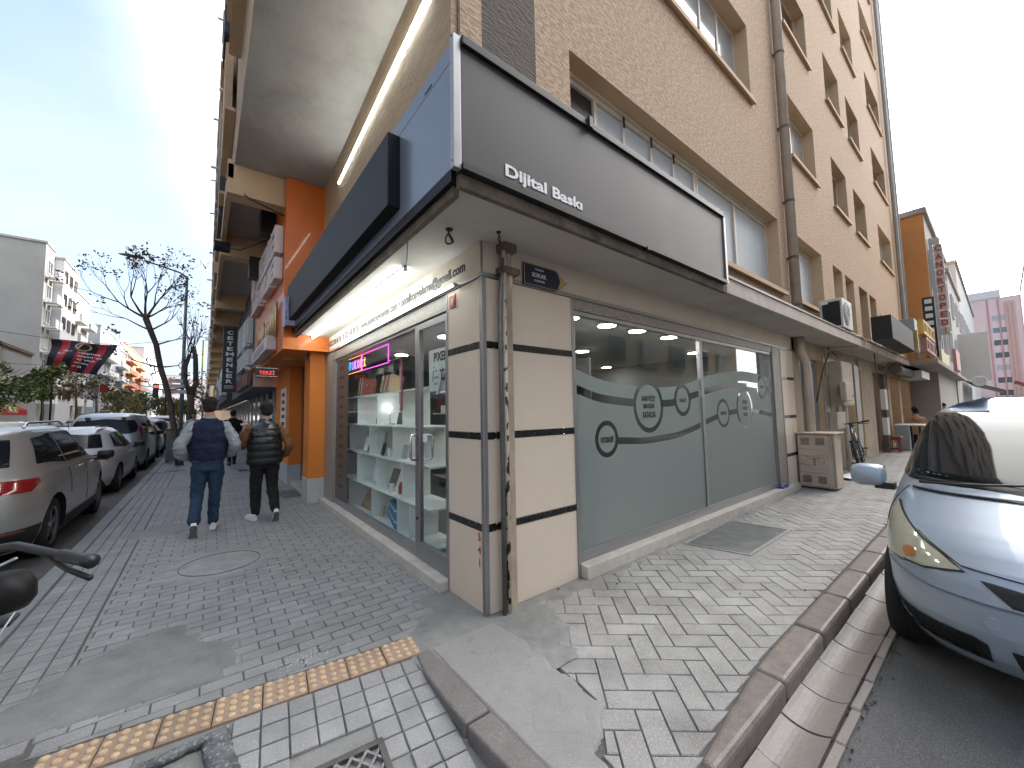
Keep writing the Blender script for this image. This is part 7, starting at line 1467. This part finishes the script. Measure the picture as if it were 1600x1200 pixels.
# ================================================================ BACKGROUND BUILDINGS, TREES, STREET FURNITURE
WC = {}
def bwin(par, face, u, z, w, h, fm, gm, at, depth=.1):
    """face: 'E' (+X side), 'W' (-X), 'S' (-Y). at = plane coordinate. u = position along the facade"""
    key = (face, round(w, 2), round(h, 2), fm.name, gm.name)
    if key not in WC:
        f, p = MB(), MB(); t = .07; sg_ = {'E': 1, 'W': -1, 'S': -1}[face]
        def bx(b, a, c, e, g_, d0, d1):
            d0, d1 = sorted((d0 * sg_, d1 * sg_))
            if face in 'EW': b.box(d0, d1, a, c, e, g_)
            else: b.box(a, c, d0, d1, e, g_)
        bx(f, 0, w, 0, t, -.02, depth); bx(f, 0, w, h - t, h, -.02, depth); bx(f, 0, t, t, h - t, -.02, depth); bx(f, w - t, w, t, h - t, -.02, depth); bx(f, w / 2 - t / 2, w / 2 + t / 2, t, h - t, -.02, depth * .8); bx(p, t, w - t, t, h - t, -.01, .02)
        WC[key] = (f.mesh('window', fm), p.mesh('pane', gm))
    loc = (at, u, z) if face in 'EW' else (u, at, z)
    o = place('window', WC[key][0], par, loc); place('pane', WC[key][1], o, loc); return o
gms = [mat('far_glass_dark', (.03, .04, .05), .1, spec=.8), mat('far_glass_curtain', (.30, .31, .31), .4), mat('far_glass_blue', (.10, .14, .17), .12, spec=.8)]
frs = mat('far_white_frame', (.6, .6, .6), .5); frd = mat('far_dark_frame', (.08, .06, .05), .5)
def building(lab, x0, x1, y0, y1, H, m, faces, fh=3., z0=3.6, w=1.5, h=1.4, pitch=2.9, fr_=None, roofm=None, blank=(), balc=None, shop=None, seed=1, margin=.8, cat='building'):
    t = thing('apartment_building', lab, cat, ((x0 + x1) / 2, (y0 + y1) / 2, 0)); rr = random.Random(seed)
    b = MB(); b.box(x0, x1, y0, y1, -.3, H); b.build('wall', m, t)
    b = MB(); b.box(x0 - .12, x1 + .12, y0 - .12, y1 + .12, H, H + .25); b.build('roof', roofm or m_soffit, t)
    for f in faces:
        L0, L1 = (y0, y1) if f in 'EW' else (x0, x1); n = max(1, int((L1 - L0 - 2 * margin) / pitch)); at = {'E': x1, 'W': x0, 'S': y0}[f]
        for k in range(int((H - z0) / fh)):
            for i in range(n):
                u = L0 + (L1 - L0) * (i + .5) / n - w / 2
                bwin(t, f, u, z0 + k * fh + .5, w, h, fr_ or frs, gms[rr.choice((0, 0, 1, 2))], at)
            if balc and f in balc:
                zc = z0 + k * fh; sgn = 1 if f == 'E' else -1; d0, d1 = sorted((at, at + sgn * 1.1))
                for (a, c) in ((.08, .42), (.58, .92)):
                    ya, yc = L0 + (L1 - L0) * a, L0 + (L1 - L0) * c; b = MB()
                    if f in 'EW': b.box(d0, d1, ya, yc, zc - .1, zc + .02); b.box(d1 - .08 if sgn > 0 else d0, d1 if sgn > 0 else d0 + .08, ya, yc, zc + .02, zc + .95)
                    else: b.box(ya, yc, at - 1.1, at, zc - .1, zc + .02); b.box(ya, yc, at - 1.1, at - 1.02, zc + .02, zc + .95)
                    b.build('balcony', roofm or m_white, t)
        if shop and f in 'EW':
            d0, d1 = sorted((at, at + (.12 if f == 'E' else -.12))); b = MB(); b.box(d0, d1, y0 + .3, y1 - .3, .2, 2.6); b.build('shop_glazing', gms[0], t)
            d0, d1 = sorted((at, at + (.5 if f == 'E' else -.5))); b = MB(); b.box(d0, d1, y0 + .2, y1 - .2, 2.6, 3.3); b.build('shop_fascia', shop, t)
    return t
mm = lambda n, c, v=.06: mat(n, c, .85, vary=v, vscale=.35, dirt=.12)
m_red = mat('red_awning', (.35, .02, .02), .6); m_shopw = mat('pale_shop_sign', (.5, .5, .48), .6)
# left street, far side
t = building('low corner building with brown tiled roof, glazed bay and red awning on the left', -30, -14.6, 37, 54, 7.6, mm('grey_render', (.30, .30, .30)), 'ES', fh=3, z0=3.2, w=1.6, h=1.5, pitch=3.2, fr_=frd, roofm=mat('brown_roof_tile', (.14, .075, .045), .8, vary=.3, vscale=3))
b = MB(); b.box(-22, -13.2, 35.8, 41.5, 3.1, 7.0); b.build('bay', mat('white_bay', (.55, .57, .57), .7), t); 
for z in (3.9,): 
    for k in range(4): bwin(t, 'S', -21.2 + k * 2.0, z, 1.7, 2.0, frd, gms[0], 35.8)
    for k in range(2): bwin(t, 'E', 36.3 + k * 2.5, z, 2.0, 2.0, frd, gms[0], -13.2)
b = MB(); b.grid([[(-24, 35.8, 9.2), (-18, 44, 10.2)], [(-24, 34.6, 7.1), (-12.2, 35.2, 7.1)], [(-24, 34.6, 7.0), (-12.2, 35.2, 7.0)]]); b.poly([(-18, 44, 10.2), (-12.2, 35.2, 7.1), (-12.2, 48, 7.1)]); b.build('hip_roof', mat('brown_roof_tile', (.14, .075, .045), .8), t)
b = MB(); b.grid([[(-24, 35.6, 3.0), (-13.0, 35.6, 3.0)], [(-24, 34.2, 2.3), (-12.6, 34.2, 2.3)], [(-24, 34.2, 1.9), (-12.6, 34.2, 1.9)]]); b.grid([[(-13.0, 35.6, 3.0), (-13.0, 42, 3.0)], [(-11.9, 34.6, 2.3), (-11.9, 42, 2.3)], [(-11.9, 34.6, 1.9), (-11.9, 42, 1.9)]]); b.build('awning', m_red, t)
b = MB(); b.lathe([(.9, 0), (.9, .08)], (-15.2, 34.15, 2.3), 18, M=Matrix.Rotation(pi / 2, 4, 'X') @ Matrix.Scale(.55, 4, (0, 1, 0))); b.build('round_logo', m_paper, t)
b = MB(); b.box(-20, -14.4, 36.6, 37, .2, 2.2); b.build('shop_glazing', gms[0], t); b = MB(); b.box(-18.5, -16.6, 44, 46, 7.6, 10.0); b.build('chimney', mm('yellow_render', (.36, .33, .26)), t)
building('tall beige block with a big blank side wall on the far left', -45, -17.0, 66.7, 70, 22.5, mm('beige_render', (.34, .325, .295), .1), 'E', w=1.8, h=1.7, pitch=3.1, margin=.1, balc='E', seed=3)
building('white apartment block whose lit street face rises above the banner', -40, -16.2, 70.2, 77, 21.8, mm('white_render', (.50, .51, .53)), 'E', w=1.2, h=1.5, pitch=1.9, margin=.2, fr_=frd, seed=4)
building('narrow cream block with glazed upper floors behind the white one', -40, -16.9, 77.4, 89, 20.2, mm('cream_render', (.48, .47, .44)), 'ES', w=1.6, h=1.5, pitch=2.6, balc='E', seed=5)
building('grey and white apartment block with balconies on the left street', -44, -16.6, 96, 124, 18.2, mm('blue_grey_render', (.36, .38, .41)), 'ES', w=1.9, h=1.5, pitch=3.2, balc='E', seed=6, roofm=m_white)
building('orange apartment block further down the left street', -44, -17, 126, 160, 19.5, mm('orange_render_far', (.62, .36, .16)), 'E', w=1.8, h=1.5, pitch=3.4, balc='E', seed=7, roofm=mat('salmon_balcony', (.55, .22, .14), .7))
building('long pale apartment block far down the left street', -46, -17, 162, 232, 23.5, mm('pale_render', (.46, .47, .48)), 'E', w=2.0, h=1.5, pitch=4.2, seed=8)
building('hazy white block with a red stripe at the end of the left street', -26, -9, 246, 270, 22, mm('end_white', (.60, .58, .57)), 'ES', w=1.8, h=1.5, pitch=2.9, seed=9)
building('hazy pink block closing the left street', -8.5, 6, 250, 275, 21, mm('end_pink', (.55, .46, .44)), 'S', w=1.8, h=1.5, pitch=2.7, seed=10)
b = MB(); b.box(-15.6, -14.4, 244, 246, -.2, 21); tag(b.build('brick_red_tower', mm('brick_red_render', (.38, .12, .07))), 'narrow brick red stair tower at the end of the left street', 'tower')
# our side of the left street beyond the dark shops
building('tan apartment block continuing the left pavement far away', -1.2, 12, 62, 110, 24, m_stucco, 'W', w=1.7, h=1.4, pitch=3.2, seed=11)
building('pale block beyond the tan one on the right of the left street', -1.4, 12, 112, 200, 22, mm('pale_render2', (.5, .5, .48)), 'W', w=1.7, h=1.4, pitch=4.2, seed=12)
# corner block across the left street, seen only as reflections and its eave at the left edge
t = building('apartment block opposite the copy shop across the left street', -34, -15.5, -6, 24, 19, mm('opposite_render', (.45, .44, .42)), 'ES', w=1.7, h=1.5, pitch=3.0, seed=13, shop=m_shopw, balc='E')
building('pale block on the corner behind the camera', -34, -15.5, -50, -22, 17, mm('opposite_render2', (.40, .36, .32)), 'E', w=1.7, h=1.5, pitch=3.0, seed=14, shop=m_shopw)
# right street
t = building('small building with an orange gable wall past the tan facade', 22.9, 33, -.85, 12, 9.9, mm('grey_stone_render', (.34, .31, .28)), 'S', fh=2.9, z0=3.4, w=1.1, h=1.7, pitch=2.4, seed=15, cat='building')
b = MB(); b.box(22.86, 22.895, -.86, 11, 2.9, 9.95); b.build('orange_wall', mat('orange_gable', (.62, .27, .085), .8, vary=.12, vscale=1.2), t); b = MB(); b.box(22.84, 22.9, -.9, 11, 9.9, 10.1); b.build('coping', m_soffit, t)
building('grey building with a white blade facade beyond the orange gable', 33.2, 44, -.9, 12, 9.4, mm('grey_render2', (.40, .38, .36)), 'S', fh=2.9, z0=3.4, w=1.2, h=1.5, pitch=2.6, seed=16)
building('pale low row of shops at the far right', 44.2, 75, -.9, 12, 12.5, mm('pale_render3', (.50, .49, .46)), 'S', w=1.4, h=1.5, pitch=3.0, seed=17)
building('weathered white block before the pink building', 76, 120, .2, 12, 13, mm('pale_render4', (.52, .50, .48)), 'S', w=1.4, h=1.5, pitch=3.4, seed=18)
t = building('pink apartment block closing the right street', 150, 165, -7.2, 8, 27.0, mm('pink_render', (.56, .43, .43)), 'W', fh=3.05, z0=2.7, w=2.4, h=1.5, pitch=4.9, margin=.4, seed=19, roofm=mm('pale_pink', (.55, .45, .45)))
for y in (-7.1, -3.6, -1.9, 1.3, 3.4): b = MB(); b.box(149.8, 150.0, y, y + .22, 0, 27); b.build('red_stripe', mat('crimson_trim', (.40, .19, .19), .7), t)
for y in (-5.9, -5.3, -4.7): b = MB(); b.box(149.75, 150.0, y, y + .3, 0, 26); b.build('vertical_rib', mat('terracotta_rib', (.45, .27, .22), .7), t)
b = MB(); b.box(149.6, 166, -4, 5, 27.3, 29.2); b.build('penthouse', mm('pale_grey_top', (.5, .5, .5)), t); b = MB(); b.box(149, 150, -7, 8, -.2, 2.9); b.build('dark_base', m_dkmetal, t)
building('tall grey block with a blank wall at the right edge', 92, 118, -30, -6.0, 22.2, mm('blank_grey_render', (.42, .43, .44)), '', w=1.2, h=1.4, pitch=2.8, seed=20)
# blocks across the right street (seen in reflections)
building('brick apartment block across the right street mirrored in the shop glass', 4, 30, -26, -9.8, 15, mat('buff_brick', (.36, .30, .22), .8, vary=.2, vscale=6), '', seed=21)
tt = bpy.data.objects['apartment_building'] if False else None
t = thing('facade_windows', 'rows of windows of the block across the right street', 'windows', (17, -9.8, 6))
for k in range(4):
    for i in range(8):
        key = 'N'; x = 5 + i * 3.1; z = 3.9 + k * 2.9; f = MB(); f.box(x, x + 1.6, -9.8, -9.7, z, z + 1.5); b_ = f.build('window', frs, t); f = MB(); f.box(x + .08, x + 1.52, -9.7, -9.68, z + .08, z + 1.42); f.build('pane', gms[i % 3], b_)
b = MB(); b.box(4, 30, -9.8, -9.2, 2.6, 3.3); b.build('fascia', m_shopw, t); b = MB(); b.box(4.3, 29.7, -9.78, -9.7, .1, 2.6); b.build('shop_glazing', gms[0], t)
pv = MB(); pv.box(3, 60, -9.8, -8.3, -.3, 0.0); tag(pv.build('pavement', m_kerbL), kind='structure')
# ---- shop items on the right far row
co = thing('vertical_sign', 'vertical stack of cream panels with red capitals reading CANORTOPEDİ', 'sign', (23.8, -1.1, 6.5)); m_pan = mat('cream_sign_panel', (.50, .46, .40), .6); m_rl = mat('red_letter', (.45, .05, .05), .5)
for i, c in enumerate('CANORTOPEDİ'):
    z = 8.42 - i * .372; b = MB(); b.box(23.7, 23.85, -1.28, -1.01, z - .165, z + .165); o = b.build('panel', m_pan, co); text('letter', c, (23.685, -1.145, z), (0, -1, 0), (0, 0, 1), w=.19 if c != 'İ' else .05, h=.25, size=.3, m=m_rl, parent=co, extrude=.01, offset=.01)
b = MB(); b.box(23.7, 23.85, -1.22, -.95, 8.66, 8.92); b.build('panel', m_pan, co); b = MB(); b.box(23.72, 23.82, -1.0, -.88, 4.3, 8.95); b.build('mast', m_alu, co)
wb_ = MB(); wb_.box(36.0, 36.2, -2.2, -.95, 2.9, 5.9); tag(wb_.build('blank_billboard', mm('white_board', (.55, .55, .53))), 'tall white blank board below the vertical red lettered sign', 'billboard')
aw = thing('awning', 'dark shop awning with brown lettering panels at the far right', 'awning', (40, -1.8, 2.8)); b = MB(); b.grid([[(38, -1.0, 3.0), (52, -1.0, 3.0)], [(38, -2.6, 2.3), (52, -2.6, 2.3)]]); o = b.build('canvas', m_black, aw); o.modifiers.new('s', 'SOLIDIFY').thickness = .04
for k in range(4): b = MB(); b.box(40 + k * 1.9, 41.6 + k * 1.9, -1.7, -1.55, 2.95, 3.7); b.build('letter_panel', mat('brown_panel', (.10, .04, .03), .6), aw)
dsx = thing('satellite_dish', 'pale satellite dish on a bracket below the far canopy', 'satellite dish', (32, -1.6, 3)); b = MB(); b.lathe([(.0, .0), (.2, .03), (.3, .08)], (33, -1.75, 2.75), 18, M=Matrix.Rotation(-pi / 2, 4, 'Y'), caps=False); o = b.build('dish', m_pvc, dsx, smooth=True); o.modifiers.new('s', 'SOLIDIFY').thickness = .02; b = MB(); b.tube([(33, -1.75, 2.75), (33, -1.0, 2.9)], .03, 6); b.build('arm', m_alu, dsx)
rp2 = MB(); rp2.grid([[(60, -3.4, 3.6), (68, -3.4, 3.6)], [(60, -5.2, 2.6), (68, -5.2, 2.6)]]); o = tag(rp2.build('red_parasol_awning', m_red), 'small dark red awning at the far right end of the street', 'awning'); o.modifiers.new('s', 'SOLIDIFY').thickness = .05
# ---- trees ------------------------------------------------------------------------------
m_bark = mat('grey_brown_bark', (.12, .095, .075), .95, vary=.4, vscale=9, bump=1., bscale=30, bdist=.03)
def leafmat(n, c, c2): return mat(n, c, .6, vary=.5, vscale=1.6, col2=c2, rnd=.0)
m_dry = leafmat('dry_plane_leaves', (.10, .065, .035), (.05, .045, .02)); m_grn = leafmat('green_leaves', (.15, .19, .055), (.06, .085, .03)); m_aut = leafmat('autumn_leaves', (.24, .19, .06), (.10, .09, .035))
def branch(b, p, d, r, L_, depth, tips, rr, droop=0., spread=.55):
    pts = [p]; n = 5; q = p.copy(); dd = d.copy()
    for i in range(n): dd = (dd + Vector((rr.uniform(-.14, .14), rr.uniform(-.14, .14), rr.uniform(-.04, .12) + droop))).normalized(); q = q + dd * L_ / n; pts.append(q.copy())
    b.tube(pts, [r * (1 - .55 * i / n) for i in range(n + 1)], 6 if depth > 1 else 4, caps=depth == 0)
    if depth == 0: tips.append((q, dd)); return
    for k in range(rr.choice((2, 3, 3))):
        a = rr.uniform(0, 2 * pi); ax = dd.orthogonal().normalized(); ax.rotate(Matrix.Rotation(a, 3, dd)); nd = (dd + ax * spread * rr.uniform(.5, 1.3)).normalized()
        branch(b, pts[-1] if k < 2 else pts[3], nd, r * .5, L_ * rr.uniform(.7, .95), depth - 1, tips, rr, droop, spread)
def leaf(b, c, s, rr):
    n = Vector((rr.uniform(-1, 1), rr.uniform(-1, 1), rr.uniform(-.3, 1))).normalized(); u = n.orthogonal().normalized(); u.rotate(Matrix.Rotation(rr.uniform(0, 6.28), 3, n)); v = n.cross(u)
    b.poly([c - u * s, c - v * s * .45, c + u * s * .9, c + v * s * .5])
t = thing('plane_tree', 'leaning pollarded tree with sparse brown leaf tufts on the left kerb', 'tree', (-2.26, 13.9, 0)); rr = random.Random(21)
b = MB(); TP = [Vector(p) for p in ((-2.24, 13.9, -.05), (-2.30, 13.9, .5), (-2.42, 13.9, 1.16), (-2.52, 13.88, 1.9), (-2.61, 13.85, 2.38), (-2.80, 13.8, 3.1), (-2.91, 13.7, 3.78), (-3.05, 13.6, 4.2), (-3.16, 13.5, 4.55))]
b.tube(TP, [.11, .09, .078, .072, .072, .076, .07, .074, .08], 10); tips = []
for (d, L_, r) in (((-.45, .1, .6), .9, .05), ((.35, -.2, .7), .9, .055), ((.0, .2, 1), 1.0, .05), ((-.7, -.2, .25), .9, .045), ((.6, .2, .35), .8, .04)): branch(b, TP[-1], Vector(d).normalized(), r * .8, L_ * .78, 3, tips, rr, .05, .5)
for (i, d, L_) in ((7, (.7, .1, .5), .9), (7, (-.8, .1, .4), .9), (6, (.7, .1, .3), .8), (5, (-.8, -.1, .1), .9), (5, (.6, -.4, .0), .8), (4, (-.5, .4, .0), .9), (4, (.5, .2, .1), .7), (3, (-.7, -.2, .0), .8)): branch(b, TP[i], Vector(d).normalized(), .028, L_ * .7, 2, tips, rr, .0, .6)
b.build('trunk', m_bark, t, smooth=True); b = MB()
for (p, d) in tips:
    if rr.random() < .85:
        for k in range(rr.randint(4, 14)): leaf(b, p + Vector((rr.gauss(0, .07), rr.gauss(0, .07), rr.gauss(0, .06))), rr.uniform(.03, .065), rr)
b.build('crown', m_dry, t)
t = thing('pollard_tree', 'nearly bare dark forked tree with thin twigs beside the lamp post', 'tree', (-2.25, 22, 0)); b = MB(); tips = []
b.tube([(-2.2, 22, -.05), (-2.2, 22, 1.9), (-2.22, 22, 2.6)], [.17, .14, .14], 8); b.tube([(-2.22, 22, 2.5), (-2.45, 22, 3.3), (-2.48, 22, 4.0), (-2.3, 22, 4.6)], [.11, .09, .10, .06], 8); b.tube([(-2.22, 22, 2.5), (-2.05, 22, 3.2), (-2.1, 22, 4.4), (-2.2, 22, 5.0)], [.12, .11, .10, .09], 8)
for p in ((-2.3, 22, 4.6), (-2.2, 22, 5.0), (-2.48, 22, 4.0)):
    for k in range(4): branch(b, Vector(p), Vector((rr.uniform(-.45, .4), rr.uniform(-.3, .3), 1)).normalized(), .03, 1.1, 1, tips, rr, .05, .35)
b.build('trunk', m_bark, t, smooth=True); b = MB()
for (p, d) in tips[::2]:
    for k in range(4): leaf(b, p + Vector((rr.gauss(0, .1), rr.gauss(0, .1), rr.gauss(0, .1))), .07, rr)
b.build('crown', m_dry, t)
def bush_tree(lab, x, y, h, rx, rz, m, n, seed, ls=.16, trunk=.12, zc=None):
    t = thing('street_tree', lab, 'tree', (x, y, 0)); rr = random.Random(seed); b = MB(); zc = zc or h - rz; tips = []
    b.tube([(x, y, -.2), (x + .1, y, zc * .5), (x - .05, y, zc)], [trunk, trunk * .8, trunk * .5], 7)
    for k in range(5): branch(b, Vector((x, y, zc * .75)), Vector((rr.uniform(-1, 1), rr.uniform(-1, 1), .9)).normalized(), trunk * .4, rx * .7, 1, tips, rr)
    b.build('trunk', m_bark, t, smooth=True); b = MB(); cl = [(Vector((rr.uniform(-1, 1) * rx * .75, rr.uniform(-1, 1) * rx * .75, rr.uniform(-1, 1) * rz * .75)), rr.uniform(.25, .5)) for _ in range(16)]
    for k in range(n):
        c, s = rr.choice(cl); v = Vector((rr.gauss(0, 1), rr.gauss(0, 1), rr.gauss(0, 1))).normalized() * rr.random() ** .4 * s; leaf(b, Vector((x, y, zc)) + c + Vector((v.x * rx, v.y * rx, v.z * rz)), ls * rr.uniform(.6, 1.3), rr)
    b.build('crown', m, t); return t
bush_tree('leafy green street tree at the left edge before the red awning', -12.0, 33, 5.0, 2.4, 1.6, m_grn, 1900, 31, .17)
bush_tree('round green street tree under the banner', -11.9, 45, 6.0, 1.5, 1.5, m_grn, 1300, 32, .18)
bush_tree('thin yellowing tree right of the banner', -11.3, 52, 6.2, 1.7, 1.5, m_aut, 600, 33, .16)
bush_tree('sparse reddish tree near the red flag', -11.2, 60, 6.6, 1.6, 1.7, m_dry, 500, 34, .17)
bush_tree('yellow green tree before the grey and white block', -10.9, 72, 5.8, 2.4, 1.9, m_aut, 1500, 35, .2)
bush_tree('dark green tree in the middle of the far left row', -10.6, 84, 5.8, 2.5, 2.0, m_grn, 1600, 36, .22)
bush_tree('light green tree further down the far left row', -10.4, 98, 6.8, 2.8, 2.4, m_grn, 1600, 37, .24)
bush_tree('autumn tree far down the left street', -8.4, 120, 6.0, 2.6, 2.2, m_aut, 2000, 38, .28)
bush_tree('distant green tree at the end of the left street', -6.5, 150, 7.0, 3, 2.6, m_grn, 2000, 39, .34)
bush_tree('distant tree with yellow leaves beside the forked tree', -2.0, 70, 8.5, 2.0, 3.5, m_aut, 1500, 40, .2)
# ---- street lamps, flag, banner, traffic sign ---------------------------------------------
lp = thing('street_lamp', 'tall grey street lamp whose arm reaches out over the leaning tree', 'street lamp', (-2.62, 24, 0)); b = MB(); b.tube([(-2.62, 24, -.1), (-2.62, 24, 9.0)], [.10, .06], 10); b.build('post', mat('lamp_post_grey', (.22, .24, .25), .5, .4), lp, smooth=True)
b = MB(); b.tube([(-2.62, 24, 8.95), (-2.9, 24, 9.15), (-4.3, 24, 9.5)], .04, 8); b.build('arm', m_dkmetal, lp, smooth=True); b = MB(); ellipsoid(b, (-4.75, 24, 9.62), (.5, .14, .07)); b.build('lamp_head', mat('lamp_head_grey', (.18, .19, .2), .4), lp, smooth=True)
sb_ = thing('street_name_board', 'grey street boards stacked on the lamp post', 'sign', (-2.7, 23.8, 3)); 
for k in range(3): b = MB(); b.box(-3.15, -2.35, 23.8, 23.85, 2.75 + k * .28, 2.95 + k * .28); b.build('board', m_pvc, sb_)
tl_ = thing('traffic_light', 'traffic light showing red far down the left street', 'traffic light', (-4.6, 40, 0)); b = MB(); b.tube([(-4.2, 40, -.1), (-4.2, 40, 4.2), (-4.9, 40, 4.3)], .06, 8); b.build('mast', m_dkmetal, tl_); b = MB(); b.box(-5.0, -4.65, 39.85, 40.1, 3.2, 4.3); b.build('housing', m_black, tl_); b = MB(); b.lathe([(.12, 0), (.1, .04)], (-4.82, 39.85, 4.05), 12, M=Matrix.Rotation(pi / 2, 4, 'X')); b.build('red_lens', lamp_mat('red_signal', (1, .03, .02), 4), tl_)
def cloth_banner():
    t = thing('banner', 'wind blown black and red striped banner with white lettering strung over the left street', 'banner', (-11.5, 50, 8))
    nu, nv = 36, 18; A, B_, C_, D = Vector((-12.05, 47, 8.35)), Vector((-8.05, 47, 8.15)), Vector((-12.2, 47, 6.1)), Vector((-9.25, 47, 5.35)); m_r = mat('banner_red', (.42, .03, .045), .7); m_k = mat('banner_black', (.014, .014, .022), .7)
    def pt(u, v): p = A.lerp(B_, u).lerp(C_.lerp(D, u), v); return p + Vector((.05 * sin(v * 5), .25 * sin(u * 9 + v * 3) + .12 * sin(v * 8), .06 * sin(u * 8)))
    for k in range(7):
        b = MB(); u0, u1 = k / 7, (k + 1) / 7; b.grid([[pt(u0 + (u1 - u0) * i / 5, v / nv) for i in range(6)] for v in range(nv + 1)]); o = b.build('stripe', m_k if k % 2 == 0 else m_r, t, smooth=True); o.modifiers.new('s', 'SOLIDIFY').thickness = .01
    b = MB(); c = pt(.5, .16); 
    b.poly([tuple(pt(.5 + .13 * cos(a), .16 + .13 * sin(a)) + Vector((0, -.06, 0))) for a in [2 * pi * i / 20 for i in range(20)]]); b.build('round_emblem', mat('emblem_cream', (.5, .42, .25), .6), t)
    b = MB(); b.poly([tuple(pt(.5 + .10 * cos(a), .16 + .10 * sin(a)) + Vector((0, -.075, 0))) for a in [2 * pi * i / 20 for i in range(20)]]); b.build('emblem_inner', m_k, t)
    for s, v, w in (('şampiyonluk', .36, .62), ('ey büyük değil', .47, .74), ('Ayfer iyi zaman', .58, .60), ('yürekten', .69, .42), ('Es Es', .80, .2)):
        c = pt(.52, v) + Vector((0, -.1, 0)); r_ = (pt(.52 + w / 2, v) - pt(.52 - w / 2, v)); r_.y = 0; me = text('lettering', s, c, (-r_.x, 0, -r_.z), (0, 0, 1), w=r_.length, h=.19, size=.2, m=m_paper, parent=t, extrude=.005, offset=.004)
    b = MB(); b.tube([(-16, 47.2, 8.9), (-12.0, 47, 8.38), (-8.0, 47, 8.2), (-1.4, 46.5, 9.6)], .02, 5); b.tube([(-16, 47.2, 6.2), (-12.2, 47, 6.12)], .015, 5); b.build('rope', m_dkmetal, t)
cloth_banner()
for (x, y, h_) in ((-12.3, 38.5, 4.6), (-11.2, 62, 5.5)):
    q = thing('street_lamp', 'small pole with two flat lamp arms ' + ('beside the red awning' if y < 50 else 'beyond the green tree'), 'street lamp', (x, y, 0)); b = MB(); b.tube([(x, y, -.1), (x, y, h_)], .08, 8); b.build('post', m_pvc, q); b = MB(); b.box(x - .1, x + .9, y - .1, y + .1, h_ - .15, h_); b.box(x - .5, x + .8, y - .1, y + .1, h_ * .45, h_ * .45 + .08); b.build('arm', m_pvc, q)
fg_ = thing('flag', 'small red flag among the far left trees', 'flag', (-9.6, 52, 4)); b = MB(); b.tube([(-9.8, 52, 0), (-9.8, 52, 5)], .03, 6); b.build('staff', m_pvc, fg_); b = MB(); b.grid([[(-9.8 + .12 * i, 52 + .05 * sin(i), 4.9 - j * .25) for i in range(6)] for j in range(4)]); o = b.build('cloth', m_red, fg_); o.modifiers.new('s', 'SOLIDIFY').thickness = .01
bpole = thing('camera_post', 'post with a round dark camera housing beneath the banner', 'post', (-11.7, 46.5, 0)); b = MB(); b.tube([(-11.7, 46.5, -.1), (-11.7, 46.5, 5.6)], .07, 8); b.build('post', m_dkmetal, bpole); b = MB(); ellipsoid(b, (-11.45, 46.4, 5.4), (.3, .25, .25)); b.build('housing', m_black, bpole, smooth=True)
